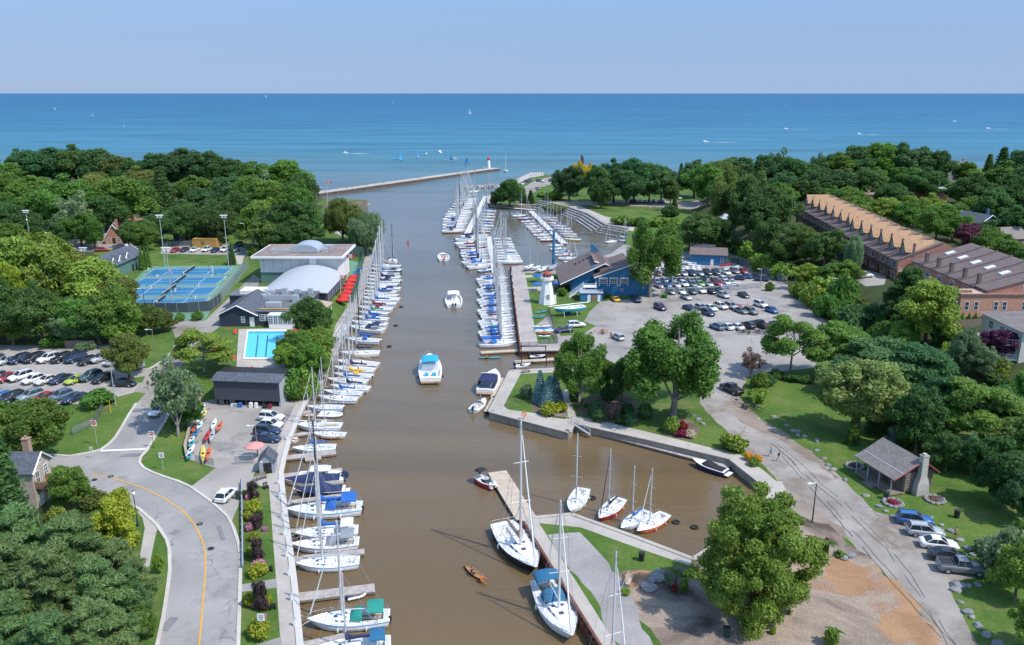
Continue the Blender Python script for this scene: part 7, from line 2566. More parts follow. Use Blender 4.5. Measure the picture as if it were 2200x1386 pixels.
  # smaller houses among the trees
def house(px,py,w,d,h,rise,ang,wm,rm,label,axis='x',chim=None,dz=0.0,wins=True):
 p=GT(px,py)
 o=thing('house',label,'house',(p.x,p.y,p.z+dz),R(ang),None)
 gable_wall(o,-w/2,w/2,0,d,-.5,h,rise,wm,axis)
 gable_roof(o,-w/2,w/2,0,d,h,rise,rm,axis,.5,.16,fascia=M_WHITE)
 if wins:
  for x in(-w*.25,w*.25):
   win(o,x,0,h*.62,1.1,1.5,'-y')
  win(o,-w/2,d*.5,h*.62,1.1,1.5,'-x')
  door(o,0,0,0,1.0,2.1,'-y',M_DOORD)
 if chim:
  chimney(o,w*.22,d*.3,h+rise*.3,h+rise+1.4,.9,.9,chim)
 return o
house(2122,516,9,12,6.2,2.6,18,M_BLUEH,M_SLATE,'blue house with slate roof and blue chimney behind the terraces','y',M_BLUEH)
house(2040,488,10,9,4.5,2.6,-20,M_GREYW,M_SLATE,'grey-roofed house half hidden by trees behind the terraces','x',M_CHIMB)
house(2190,530,14,9,3.0,3.0,14,M_BRICK,M_SHGRY,'low house with grey hipped roof at the right edge','x',None)
house(1572,486,12,8,3.0,1.4,4,M_GREYW,M_VAULT,'pale low-roofed house under the tall twin-trunk tree','x',None)
house(2058,395,14,12,7,5.5,0,M_GREYW,M_SHBRN,'steep brown-roofed house at the lake edge','y',M_CHIMB)
house(1742,435,12,8,3.5,1.6,10,M_BLUEH,M_SLATE,'low slate-roofed house with blue upper storey behind the terrace','x',M_BLUEH)
house(246,524,6,5,2.4,4.6,20,M_BRICK,M_SHBRN,'steep brown A-frame cottage behind the tennis pavilion','y',M_BRICK)
house(278,498,8,6,2.8,2.0,-10,M_BRICK,M_BRICK,'brick cottage with red roof and chimney in the left wood','x',M_CHIMB)
house(35,450,10,7,3,2.2,10,M_CREAMW,M_BRICK,'cream house with red chimney at the left edge of the wood','x',M_CHIMB)
house(108,692,4,4,2.4,1.5,35,M_WHITEW,M_SHGRY,'tiny white gabled shed among the trees above the car park','y',None,wins=False)
for nm,lb,px,py,w,d,h,ang,wm,rm in(('flat_house','low pink flat-roofed house behind the terraces',1868,440,18,8,4.5,2,M_BRICKO,M_ROOFT),('flat_house','long white flat-roofed house with brick chimneys near the lake',1960,428,30,10,5,-20,M_BRICK,M_VAULT),('dark_hall','low dark hall behind the tennis lawn car park',420,520,16,8,3,0,M_NAVYW,M_ROOFG)):
 p=GT(px,py)
 o=thing(nm,lb,'house' if nm=='flat_house' else 'building',(p.x,p.y,p.z),R(ang))
 wallbox(o,-w/2,w/2,0,d,0,h,wm)
 wallbox(o,-w/2-.4,w/2+.4,-.4,d+.4,h,h+.3,rm,'roof')
 for k in range(3):
  win(o,-w*.3+w*.3*k,0,h*.55,1.6,1.4,'-y')
 if nm=='flat_house':
  chimney(o,0,d*.3,h+.3,h+2.0,1,.8,M_CHIMB)
p=GT(440,532)
o=thing('timber_container','yellow timber container with a dark emblem behind the tennis lawn','container',(p.x,p.y,p.z),R(-3))
M_OCHRE=paint('ochre_boards',(0.42,0.25,0.06),0.8,var=0.15)
wallbox(o,-4.4,4.4,0,2.6,0.15,2.9,M_OCHRE,'wall')
b=MB()
b.loft([[(-4.5,-.1,2.9),(-4.2,-.1,3.15),(4.2,-.1,3.15),(4.5,-.1,2.9)],[(-4.5,2.7,2.9),(-4.2,2.7,3.15),(4.2,2.7,3.15),(4.5,2.7,2.9)]],0,smooth=False)
b.obj('roof',[M_OCHRE],o)
for i in range(8):
 b=MB()
 b.box((-3.9+i*1.1,-.03,1.5),(.10,.05,2.6))
 b.obj('batten',[M_OCHRE],o)
b=MB()
for dx in(-.4,.4):
 b.box((-.6+dx,-.045,1.6),(.22,.04,1.1))
b.box((-.6,-.045,2.0),(.6,.04,.2))
b.box((-.6,-.045,1.4),(.6,.04,.2))
b.obj('emblem',[M_DKWOOD],o)
# log cabin
o=thing('log_cabin','old log cabin with shingled porch roof and stone chimney on the lawn','cabin',(54.4,110.9,1.5),R(-74))
Lc,Dc=7.2,4.6
for j in range(9):
 z=.45+j*.31
 for y in(1.9,Dc+1.9):
  b=MB()
  b.tube((-Lc/2-.25,y,z),(Lc/2+.25,y,z),.155,n=8)
  b.obj('log',[M_LOG],o)
 for x in(-Lc/2,Lc/2):
  b=MB()
  b.tube((x,1.65,z+.15),(x,Dc+2.15,z+.15),.155,n=8)
  b.obj('log',[M_LOG],o)
wallbox(o,-Lc/2,Lc/2,1.9,Dc+1.9,.1,3.2,M_TIMBER,'chinking')
for x in(-Lc/2-.02,Lc/2+.02):
 b=MB()
 b.loft([[(x+dx,1.7,3.25),(x+dx,Dc+2.1,3.25),(x+dx,(Dc+3.8)/2,5.1)]for dx in(-.06,.06)],0,smooth=False)
 b.obj('gable_boards',[M_DKWOOD],o)
rz_=5.2
ym=(Dc+3.8)/2
slab(o,[(-Lc/2-.7,.9,3.45),(Lc/2+.7,.9,3.45),(Lc/2+.7,ym,rz_),(-Lc/2-.7,ym,rz_)],.12,M_SHGRY,'roof_slope')
slab(o,[(-Lc/2-.7,-.7,2.75),(Lc/2+.7,-.7,2.75),(Lc/2+.7,.9,3.45),(-Lc/2-.7,.9,3.45)],.12,M_SHGRY,'porch_roof')
slab(o,[(-Lc/2-.7,ym,rz_),(Lc/2+.7,ym,rz_),(Lc/2+.7,Dc+2.7,2.9),(-Lc/2-.7,Dc+2.7,2.9)],.12,M_SHGRY,'roof_slope')
b=MB()
b.tube((-Lc/2-.7,.92,3.6),(Lc/2+.7,.92,3.6),.06,n=4)
b.obj('flashing',[M_WHITE],o)
b=MB()
for ya,za,yb,zb in((-.7,2.8,.9,3.5),(.9,3.5,ym,rz_+.05),(ym,rz_+.05,Dc+2.7,2.95)):
 b.tube((Lc/2+.74,ya,za),(Lc/2+.74,yb,zb),.09,n=4)
b.obj('barge_board',[paint('barn_red',(0.30,0.05,0.05),0.8)],o)
b=MB()
b.box((0,.6,.25),(Lc+.6,2.5,.2))
b.obj('porch_floor',[M_TIMBER],o)
for x in(-Lc/2-.1,-1.2,1.2,Lc/2+.1):
 b=MB()
 b.tube((x,-.5,0),(x,-.5,2.8),.09,n=6)
 b.obj('porch_post',[M_GREYW],o)
railing(o,[(-Lc/2-.1,-.5),(-1.2,-.5)],.35,.8,M_TIMBER,.3,'porch_rail')
railing(o,[(1.2,-.5),(Lc/2+.1,-.5)],.35,.8,M_TIMBER,.3,'porch_rail')
for i in range(3):
 b=MB()
 b.box((0,-.85-.3*i,.22-.08*i),(2.0,.3,.08))
 b.obj('step',[M_TIMBER],o)
door(o,0,1.72,.3,1.1,2.1,'-y',M_DKWOOD)
win(o,-2.2,1.74,1.8,.9,1.1,'-y')
b=MB()
xc=Lc/2+.75
b.loft([[(xc+dx*.55,ym+dy*1.1,0)for dx,dy in((-1,-1),(1,-1),(1,1),(-1,1))],[(xc+dx*.5,ym+dy*1.0,1.7)for dx,dy in((-1,-1),(1,-1),(1,1),(-1,1))],[(xc-.05+dx*.4,ym+dy*.55,2.9)for dx,dy in((-1,-1),(1,-1),(1,1),(-1,1))],[(xc-.1+dx*.4,ym+dy*.5,5.9)for dx,dy in((-1,-1),(1,-1),(1,1),(-1,1))]],0,smooth=False)
c=b.obj('chimney',[M_CHIMS],o)
b=MB()
b.box((xc-.1,ym,6.05),(.9,1.1,.16))
b.box((xc-.1,ym,6.25),(.5,.5,.25))
b.obj('chimney_cap',[M_CHIMS],c)
# harbour light and pier
p0,p1,p2=W(676,416,1.5),W(1040,365,1.5),W(1066,362,1.5)
o=thing('harbour_pier','long low concrete pier with rusty sides reaching out to the harbour light','pier',(0,0,0))
pts=[p0,p1,p2]
n_=Vector((-(p1-p0).y,(p1-p0).x,0)).normalized()*3.6
b=MB()
for a,c in((p0,p1),(p1,p2)):
 v=[a-n_,c-n_,c+n_,a+n_]
 b.prism([(q.x,q.y)for q in v],-2,1.6)
b.obj('pier_body',[ground_mat('pier_side',[(0.3,(0.085,0.055,0.045)),(0.6,(0.15,0.10,0.08))],0.5,4,.2)],o)
b=MB()
for a,c in((p0,p1),(p1,p2+(p2-p1)*.02)):
 v=[a-n_*1.06,c-n_*1.06,c+n_*1.06,a+n_*1.06]
 b.prism([(q.x,q.y)for q in v],1.6,1.85)
b.obj('pier_deck',[M_CONC],o)
lp=W(1050,361,1.8)
o=thing('harbour_light','white cylindrical harbour light with red top on the pier head','lighthouse',(lp.x,lp.y,1.85))
H_=top_height(lp.x,lp.y,1.85,338)
b=MB()
b.tube((0,0,0),(0,0,H_*.74),1.25,1.0,14)
b.obj('tower',[M_WHITE],o)
b=MB()
b.tube((0,0,H_*.74),(0,0,H_*.92),1.15,1.15,14)
b.tube((0,0,H_*.92),(0,0,H_),.9,.4,14)
b.obj('red_top',[M_RED],o)
b=MB()
b.box((-3,0,.25),(3,4,.5))
b.obj('plinth',[M_CONC],o)
p=GT(1250,384)
o=thing('monument','tall dark slab monument standing behind the yellow park trees','monument',(p.x,p.y,p.z))
H_=top_height(p.x,p.y,p.z,333)
b=MB()
b.loft([[(-1.3,-.5,0),(1.3,-.5,0),(1.3,.5,0),(-1.3,.5,0)],[(-1.1,-.4,H_*.9),(.9,-.4,H_*.9),(.9,.4,H_*.9),(-1.1,.4,H_*.9)],[(-1.0,-.3,H_),(.2,-.3,H_*.97),(.2,.3,H_*.97),(-1.0,.3,H_)]],0,smooth=False)
b.obj('shaft',[M_DKWOOD],o)
b=MB()
b.box((0,0,.25),(4,3,.5))
b.obj('plinth',[M_CONC],o)
# walls, kerbs, markings
def strip(pts,width,off,mat,name,parent=None,th=0.0,kind='structure',dash=None):
 """flat band following world points (x, y) on the terrain, off metres above it; th > 0 gives it height"""
 P=[Vector((a,b))for a,b in pts]
 Q=[P[0]]
 for a,b in zip(P,P[1:]):
  n=max(1,int((b-a).length/1.5))
  for i in range(1,n+1):
   Q.append(a.lerp(b,i/n))
 bb=MB()
 Lr=[]
 for i,p in enumerate(Q):
  d=(Q[min(i+1,len(Q)-1)]-Q[max(i-1,0)]).normalized()
  nrm=Vector((-d.y,d.x))*width/2
  z=hz(p.x,p.y)+off
  Lr.append((p+nrm,p-nrm,z))
 for(a0,a1,z0),(b0,b1,z1)in zip(Lr,Lr[1:]):
  if th:
   v=[(a0.x,a0.y,z0-.2),(a1.x,a1.y,z0-.2),(b1.x,b1.y,z1-.2),(b0.x,b0.y,z1-.2),(a0.x,a0.y,z0+th),(a1.x,a1.y,z0+th),(b1.x,b1.y,z1+th),(b0.x,b0.y,z1+th)]
   bb.add(v,[(4,5,6,7),(0,4,7,3),(1,2,6,5),(0,1,5,4),(3,7,6,2)])
  else:
   bb.add([(a0.x,a0.y,z0),(a1.x,a1.y,z0),(b1.x,b1.y,z1),(b0.x,b0.y,z1)],[(0,1,2,3)])
 o=bb.obj(name,[mat],parent)
 if kind and parent is None:
  tag(o,kind=kind)
 return o
M_KERB=ground_mat('kerb_concrete',[(0.3,(0.44,0.41,0.36)),(0.6,(0.56,0.52,0.46))],0.3,4.0,0.12,0.9)
KL=[(285,1800),(325,1480),(338,1386),(351,1326),(361,1260),(365,1225),(364,1181),(358,1160),(349,1146),(337,1128),(322,1114),(299,1094),(262,1075),(225,1062),(180,1047),(140,1022)]
KR=[(488,1800),(506,1480),(512,1386),(517,1220),(516,1190),(512,1165),(502,1135),(489,1110),(470,1092),(450,1075),(409,1046),(382,1034),(354,1025),(330,1016),(309,1006),(300,995),(302,983),(317,967),(320,960),(338,931),(356,903),(367,871)]
KT=[(60,974),(100,977),(150,980),(195,972),(217,966),(235,953),(248,940),(264,914),(277,891),(293,867)]
KG=[(262,797),(318,793),(326,790),(358,770),(381,738)]
for k in(KL,KR,KT,KG):
 strip(GP(k),.42,0.0,M_KERB,'kerb',th=.12)
strip(GP([(196,1020),(238,1026),(267,1035),(309,1049),(354,1072),(393,1098),(418,1127),(434,1159),(442,1191),(441,1230),(436,1294),(428,1386),(420,1470),(396,1800)]),.17,.035,M_YELLOW,'centre_line')
strip(GP([(216,969),(314,965)]),.7,.04,M_LINE,'stop_bar')
M_PATCH=ground_mat('asphalt_patch',[(0.3,(0.17,0.17,0.175)),(0.6,(0.22,0.22,0.225))],0.5,6,0.1,0.9)
for k,(a,c,w)in enumerate((((262,978),(305,976),1.2),((370,1142),(384,1146),1.2),((353,1340),(372,1342),2.4),((288,880),(310,879),2.0),((470,1130),(480,1160),.5))):
 strip(GP([a,c]),w,.03,M_PATCH,'asphalt_patch')
M_TAR=paint('crack_sealant',(0.095,0.09,0.085),0.7)
for off,w in((0,.11),(12,.06)):
 q=[(1655,952),(1680,972),(1700,988),(1730,1018),(1760,1046),(1800,1080),(1830,1108),(1870,1145),(1900,1178),(1935,1220),(1965,1265),(1990,1300),(2005,1330),(2040,1388)]
 g=GP([(a+off+random.uniform(-2,2),b+random.uniform(-1.5,1.5))for a,b in q])
 g=subdiv_poly(g+g[::-1][:1],1.3)[:-2]
 i=0
 while i<len(g)-3 and g[i][1]>70:
  k=random.randint(2,7)
  seg=[(x+random.uniform(-.12,.12),y+random.uniform(-.12,.12))for x,y in g[i:i+k+1]]
  if len(seg)>1 and max(math.hypot(seg[j+1][0]-seg[j][0],seg[j+1][1]-seg[j][1])for j in range(len(seg)-1))<4:
   strip(seg,w*random.uniform(.5,1.2),.03,M_TAR,'sealed_crack')
  i+=k+random.randint(0,2)
for px,py in((238,1024),(203,1031),(429,1126),(453,1179)):
 p=GT(px,py)
 o=thing('manhole_cover','round manhole cover in the street, %s'%{238:'on the yellow line near the junction',203:'beside the yellow line start',429:'with green lid on the bend',453:'plain, right of the yellow line'}[px],'manhole',(p.x,p.y,p.z+.03))
 b=MB()
 b.tube((0,0,0),(0,0,.02),.42,n=16)
 b.obj('rim',[M_TRIM],o)
 b=MB()
 b.tube((0,0,.02),(0,0,.03),.2,n=12)
 b.obj('lid',[M_GREENW if px in(238,429)else M_TYRE],o)
for px,py,q in((117*3.107,0,''),):
 pass
for(x0,x1,st,y,L,ang)in((1430,1690,22,645,5.2,-66),(1500,1720,24,682,5.2,-66),(1540,1700,24,708,5.0,-66),(-10,260,29,788,4.8,-118),(-10,235,29,829,4.8,-118),(-10,175,31,866,4.6,-118)):
 x=x0
 while x<=x1:
  p=GT(x,y)
  d=Vector((math.cos(R(ang)),math.sin(R(ang)),0))*L
  strip([(p.x,p.y),(p.x-d.x,p.y-d.y)],.13,.03,M_LINE,'bay_line')
  x+=st
def seawall(px,z,label,mat=None,panel=3.0,name='seawall',depth=.5,top=.12,cop=None,pile=False,lean=0.0):
 pts=[W(a,b,z)for a,b in px]
 o=thing(name,label,'wall',(pts[0].x,pts[0].y,0))
 org=pts[0]
 pieces=[]
 for a,c in zip(pts,pts[1:]):
  d=c-a
  L=d.length
  n=max(1,round(L/panel))
  ang=math.atan2(d.y,d.x)
  for i in range(n):
   m_=a.lerp(c,(i+.5)/n)
   pieces.append((m_-org,L/n,ang))
 cache={}
 for m_,l,ang in pieces:
  k=round(l,1)
  if k not in cache:
   b_=MB()
   if pile:
    nn=max(2,int(l/.55))
    prof=[]
    for i in range(nn+1):
     x=-l/2+l*i/nn
     prof+=[(x-.12,.0 if i%2 else .28),(x+.12,.0 if i%2 else .28)]
    v=[]
    for x,y in prof:
     v+=[(x,-y,-2.0),(x,-y,z-.15)]
    b_.add(v,[(2*i,2*i+2,2*i+3,2*i+1)for i in range(len(prof)-1)])
    b_.add([(p_[0],.3,p_[2])for p_ in v],[(2*i+1,2*i+3,2*i+2,2*i)for i in range(len(prof)-1)])
    f=b_.mesh('sheet_pile',[M_RUST])
   else:
    b_.box((0,0,(z-.12-2)/2),(l-.04,.36,z-.12+2))
    f=b_.mesh('wall_panel',[mat or M_WALLC])
   b_=MB()
   b_.box((0,.12,z+top/2-.06),(l-.025,depth+.25,top+.12))
   g=b_.mesh('coping',[cop or M_CONC])
   cache[k]=(f,g)
  f,g=cache[k]
  mobj('sheet_pile' if pile else 'wall_panel',f,o,(m_.x,m_.y,0),ang)
  mobj('coping',g,o,(m_.x,m_.y,0),ang)
 return o
seawall(QUAY_W[:12][::-1],1.4,'concrete quay wall of the west bank with pale coping',depth=.5,top=.14,cop=paint('coping_white',(0.55,0.52,0.47),.8,var=.12))
seawall(QUAY_W[11:][::-1],1.4,'timber-faced wall below the west boardwalk',M_TIMBER,4.0,depth=.3,top=.06,cop=M_DECK)
seawall(E_PEN[:5][::-1],1.5,'rusty steel sheet-pile wall of the near peninsula',pile=True,panel=2.2,depth=.05,cop=M_RUST)
seawall(E_PEN[4:10],1.5,'concrete basin wall along the near peninsula',depth=.4)
seawall(E_QUAY[:9][::-1],1.5,'concrete block seawall around the garden point',depth=.9,top=.06)
seawall(E_WHARF[::-1],1.5,'rusty sheet-pile face of the marina wharf',pile=True,panel=2.2,depth=.05,cop=M_RUST)
seawall([(1200,752),(1117,753)],1.5,'dark timber end wall of the marina wharf',M_RUST,2.5)
seawall([(1154,440),(1062,442)],1.5,'timber bulkhead at the head of the inner basin',M_TIMBER,4.0)
RV=[(1154,441),(1189,448),(1217,455),(1261,471),(1298,495),(1346,504)]
_pts=[W(a,b,0.4)for a,b in RV]
o=thing('stone_revetment','stepped armour-stone revetment curving round the inner basin','wall',(_pts[0].x,_pts[0].y,0))
stone_me=[]
for k in range(4):
 b=MB()
 rr=random.Random(k)
 v=[]
 for z in(0,1):
  for sx,sy in((-1,-1),(1,-1),(1,1),(-1,1)):
   v.append((sx*.9+rr.uniform(-.12,.12),sy*.75+rr.uniform(-.12,.12),z*.75+rr.uniform(-.06,.06)))
 b.add(v,[(3,2,1,0),(4,5,6,7),(0,1,5,4),(1,2,6,5),(2,3,7,6),(3,0,4,7)])
 stone_me.append(b.mesh('stone',[M_STONE]))
for lv in range(5):
 for a,c in zip(_pts,_pts[1:]):
  d=c-a
  nrm=Vector((d.y,-d.x,0)).normalized()
  if nrm.y<0 and nrm.x<0:
   nrm=-nrm
  nrm=Vector((-d.y,d.x,0)).normalized()
  n=max(1,int(d.length/1.9))
  for i in range(n):
   q=a.lerp(c,(i+.5+.4*(lv%2))/n)+nrm*(-5.2+1.5*lv)-_pts[0]
   s=mobj('stone',random.choice(stone_me),o,(q.x,q.y,-.35+.66*lv),math.atan2(d.y,d.x)+random.uniform(-.1,.1))
def rock_heap(name,label,px0,px1,width,n,h=1.2):
 a,c=W(*px0,0.3),W(*px1,0.3)
 d=c-a
 nr=Vector((-d.y,d.x,0)).normalized()
 b_=MB()
 rr=random.Random(5)
 for i in range(n):
  t=rr.random()
  u=rr.gauss(0,.45)
  p_=a.lerp(c,t)+nr*u*width*.5
  z=max(-.2,h*(1-abs(u))*rr.uniform(.3,1)-.2)
  r=rr.uniform(.5,1.2)
  vs=[]
  for q in((1,0,0),(-1,0,0),(0,1,0),(0,-1,0),(0,0,.75),(0,0,-.75)):
   vs.append((p_.x+r*q[0]*rr.uniform(.7,1.2),p_.y+r*q[1]*rr.uniform(.7,1.2),z+r*q[2]*rr.uniform(.7,1.1)))
  b_.add(vs,[(0,2,4),(2,1,4),(1,3,4),(3,0,4),(2,0,5),(1,2,5),(3,1,5),(0,3,5)])
 tag(b_.obj(name,[M_STONE]),label,None,None,'stuff')
rock_heap('rocks','loose rocks of the groyne inside the harbour mouth',(1000,405),(1078,399),9,260,1.8)
rock_heap('rocks','loose rocks along the small spit by the flagpole',(745,447),(790,438),6,120,1.0)
rock_heap('rocks','loose rocks along the point by the lake',(1130,381),(1165,372),5,80,1.0)
rock_heap('rocks','loose rocks along the lake beach left of the pier',(690,404),(640,396),6,80,1.0)
strip(GP([(436,846),(424,880),(408,925),(398,965),(402,986)]),.4,0.0,M_WALLC,'retaining_wall',th=.9)
tag(bpy.context.scene.objects['retaining_wall'],'pale concrete retaining wall beside the kayak racks','wall',None,'thing')
# fences
M_MESH=None
def mesh_mat(name,col,fac):
 m,nt,b=_nodes(name)
 b.inputs['Base Color'].default_value=c4(col)
 b.inputs['Roughness'].default_value=.8
 tr=nt.nodes.new('ShaderNodeBsdfTransparent')
 ms=nt.nodes.new('ShaderNodeMixShader')
 ms.inputs[0].default_value=fac
 nt.links.new(tr.outputs[0],ms.inputs[1])
 nt.links.new(b.outputs[0],ms.inputs[2])
 nt.links.new(ms.outputs[0],nt.nodes['Material Output'].inputs[0])
 return m
M_CHAIN=mesh_mat('chain_link',(0.22,0.25,0.27),.28)
M_SCREEN=mesh_mat('wind_screen',(0.06,0.085,0.10),.88)
M_NET=mesh_mat('tennis_net',(0.03,0.05,0.05),.7)
def fence(px,h,label,panel,post=M_GALV,step=3.0,name='fence',group=None,wpts=None):
 pts=wpts or[GT(a,b)for a,b in px]
 o=thing(name,label,'fence',pts[0],0,group)
 org=Vector(pts[0])
 for a,c in zip(pts,pts[1:]):
  a,c=Vector(a),Vector(c)
  n=max(1,round((c-a).length/step))
  for i in range(n+1):
   p=a.lerp(c,i/n)-org
   b_=MB()
   b_.tube((p.x,p.y,p.z-.1),(p.x,p.y,p.z+h),.045,n=5)
   b_.obj('post',[post],o)
  a2,c2=a-org,c-org
  b_=MB()
  for z in(h-.02,.08):
   b_.tube((a2.x,a2.y,a2.z+z),(c2.x,c2.y,c2.z+z),.03,n=4)
  b_.obj('rail',[post],o)
  b_=MB()
  nrm=Vector((-(c2-a2).y,(c2-a2).x,0)).normalized()*.008
  v=[]
  for s_ in(-1,1):
   v+=[(a2.x+s_*nrm.x,a2.y+s_*nrm.y,a2.z+.06),(c2.x+s_*nrm.x,c2.y+s_*nrm.y,c2.z+.06),(c2.x+s_*nrm.x,c2.y+s_*nrm.y,c2.z+h-.04),(a2.x+s_*nrm.x,a2.y+s_*nrm.y,a2.z+h-.04)]
  b_.add(v,[(0,1,2,3),(7,6,5,4)])
  b_.obj('mesh_panel',[panel],o)
 return o
fence([(452,669),(476,645),(534,573)],3.2,'tall wire fence along the right side of the tennis courts',M_CHAIN)
fence([(405,672),(452,669),(476,650)],2.8,'dark screened fence at the near right corner of the courts',M_SCREEN)
fence([(262,672),(405,672)],2.6,'wire fence with dark screen along the near end of the courts',M_SCREEN)
fence([(228,612),(300,573)],2.2,'wire fence between the pavilion and the courts',M_CHAIN)
fence([(744,552),(783,553)],3.6,'green screened fence at the far end of the small court',mesh_mat('green_screen',(0.02,0.06,0.05),.92))
fence([(783,553),(770,622),(760,650)],3.6,'wire fence along the boardwalk side of the small court',mesh_mat('green_chain',(0.05,0.13,0.11),.4),M_GREENW)
fence([(1562,559),(1600,573),(1645,592),(1690,613)],2.6,'blue-grey chain fence along the right edge of the club car park',M_CHAIN)
fence([(1420,632),(1475,632),(1530,630),(1640,618)],1.9,'low chain fence in front of the fenced boat compound',M_CHAIN)
fence([(155,935),(204,912),(222,875)],1.4,'low black wire fence on the lawn below the left car park',M_CHAIN,M_TRIM)
fence([(505,998),(545,996)],1.5,'wire gate fence left of the grey hut',M_CHAIN)
fence([(420,992),(460,1000)],1.2,'short wire fence below the kayak yard',M_CHAIN)
fence([(1118,746),(1155,744)],1.1,'dark guard railing at the near end of the wharf',M_CHAIN,M_TRIM,2.0)
fence([(1160,740),(1198,738),(1188,700),(1178,665)],1.2,'dark fence around the kayak racks beside the wharf',M_CHAIN,M_TRIM,2.5)
fence([(350,530),(415,528)],2.0,'dark chain fence behind the tennis lawn cars',M_CHAIN,M_TRIM,4)
p0,p1=GT(2022,705),GT(2122,700)
o=thing('plank_fence','weathered vertical plank fence beside the cream apartments','fence',p0)
d=p1-p0
n=int(d.length/.55)
b=MB()
b.box((0,0,.85),(.5,.05,1.7))
pm=b.mesh('plank',[M_TIMBER])
for i in range(n):
 q=d*(i+.5)/n
 mobj('plank',pm,o,(q.x,q.y,q.z),math.atan2(d.y,d.x))
p0,p1=GT(140,748),GT(205,748)
o=thing('plank_fence','grey plank fence behind the back row of the left car park','fence',p0)
d=p1-p0
n=int(d.length/.55)
for i in range(n):
 q=d*(i+.5)/n
 mobj('plank',pm,o,(q.x,q.y,q.z),math.atan2(d.y,d.x))
p0,p1=GT(518,1040),GT(520,1222)
o=thing('guard_rail','steel guard rail between the street and the quay garden','guard rail',p0)
d=p1-p0
n=14
for i in range(n+1):
 q=d*i/n
 b=MB()
 b.box((0,0,.4),(.14,.16,.8))
 b.obj('post',[paint('rail_blue_grey',(0.16,0.22,0.30),.5)],o,(q.x,q.y,q.z))
b=MB()
nx=Vector((-d.y,d.x,0)).normalized()*.12
for z,w in((.72,.1),(.56,.04),(.40,.1)):
 b.tube((nx.x,nx.y,z),(d.x+nx.x,d.y+nx.y,d.z+z),w,n=6)
b.obj('beam',[M_GALV],o)
# tennis courts
CZ=4.8+.035
ax=Vector((1,0.012,0)).normalized()
ay=Vector((0.30,1,0))
ay=Vector((-0.012,1,0)).normalized()
nets=[]
COURTX,COURTY=-100.6,200.8
for k in range(4):
 cy=COURTY+6.2+k*13.0
 cx=-92.6-(cy-205)*.17
 o=thing('tennis_court','blue tennis court, %s from the near end of the four'%ordw(k),'tennis court',(cx,cy,CZ),R(4.5),'the four blue tennis courts')
 b=MB()
 b.box((0,0,0),(23.9,11.1,.02))
 b.obj('playing_surface',[M_COURTB],o)
 def ln(x0,y0,x1,y1):
  b_=MB()
  b_.box(((x0+x1)/2,(y0+y1)/2,.016),(max(.12,abs(x1-x0)),max(.12,abs(y1-y0)),.008))
  b_.obj('line',[M_LINE],o)
 for s in(-1,1):
  ln(s*11.88,-5.48,s*11.88,5.48)
  ln(-11.8,s*5.48,11.8,s*5.48)
  ln(-11.8,s*4.11,11.8,s*4.11)
  ln(s*6.4,-4.05,s*6.4,4.05)
 ln(-6.3,0,6.3,0)
 nt_=thing('tennis_net','dark tennis net with white tape on the %s court from the near end'%ordw(k),'net',(cx,cy,CZ),R(4.5),'nets of the four tennis courts')
 b=MB()
 b.box((0,0,.46),(.02,12.4,.9))
 b.obj('netting',[M_NET],nt_)
 b=MB()
 b.box((0,0,.93),(.05,12.4,.09))
 b.obj('net_tape',[M_WHITE],nt_)
 for s in(-1,1):
  b=MB()
  b.tube((0,s*6.3,0),(0,s*6.3,1.07),.06,n=6)
  b.obj('net_post',[M_GREENW],nt_)
p=GT(755,590)
o=thing('tennis_court','small blue practice court behind the vaulted hall','tennis court',(p.x-.6,p.y,p.z+.04),R(-6))
b=MB()
b.box((0,0,0),(4.5,20,.02))
b.obj('playing_surface',[M_COURTB],o)
for x0,y0,w,h in((-2.2,0,.12,20),(2.2,0,.12,20),(0,9.9,4.5,.12),(0,3,4.5,.12),(0,-3,4.5,.12),(0,6.5,.12,7)):
 b=MB()
 b.box((x0,y0,.016),(w,h,.008))
 b.obj('line',[M_LINE],o)
 # swimming pool
pc=GP([(523,772),(531,711),(616,711),(612,772)])
o=thing('swimming_pool','turquoise swimming pool with dark lane lines and white edge','swimming pool',(0,0,0))
zp=4.8
b=MB()
n=4
for i in range(4):
 a,c=pc[i],pc[(i+1)%4]
 b.add([(a[0],a[1],zp),(c[0],c[1],zp),(c[0],c[1],zp-1.6),(a[0],a[1],zp-1.6)],[(0,1,2,3)])
b.add([(q[0],q[1],zp-.6)for q in pc],[(0,1,2,3)])
M_POOL=paint('pool_lining',(0.17,0.66,0.80),.5,var=.06)
b.obj('basin',[M_POOL],o)
b=MB()
b.add([(q[0],q[1],zp-.12)for q in pc],[(0,1,2,3)])
m,nt,bs=_nodes('pool_water')
bs.inputs['Base Color'].default_value=(0.05,0.66,0.84,1)
bs.inputs['Roughness'].default_value=.06
bs.inputs['Alpha'].default_value=.22
_nz=nt.nodes.new('ShaderNodeTexNoise')
_nz.inputs['Scale'].default_value=1.6
_nz.inputs['Detail'].default_value=3
_bp=nt.nodes.new('ShaderNodeBump')
_bp.inputs['Distance'].default_value=.08
_gg=nt.nodes.new('ShaderNodeNewGeometry')
nt.links.new(_gg.outputs['Position'],_nz.inputs['Vector'])
nt.links.new(_nz.outputs[0],_bp.inputs['Height'])
nt.links.new(_bp.outputs[0],bs.inputs['Normal'])
b.obj('pool_water',[m],o)
for t in(.28,.52,.76):
 a=Vector(pc[0]).lerp(Vector(pc[3]),t)
 c=Vector(pc[1]).lerp(Vector(pc[2]),t)
 a,c=a.lerp(c,.08),c.lerp(a,.08)
 d=c-a
 b=MB()
 b.box((0,0,0),(d.length,.28,.02))
 b.obj('lane_line',[CLOTH['navy']],o,((a.x+c.x)/2,(a.y+c.y)/2,zp-.57),math.atan2(d.y,d.x))
b=MB()
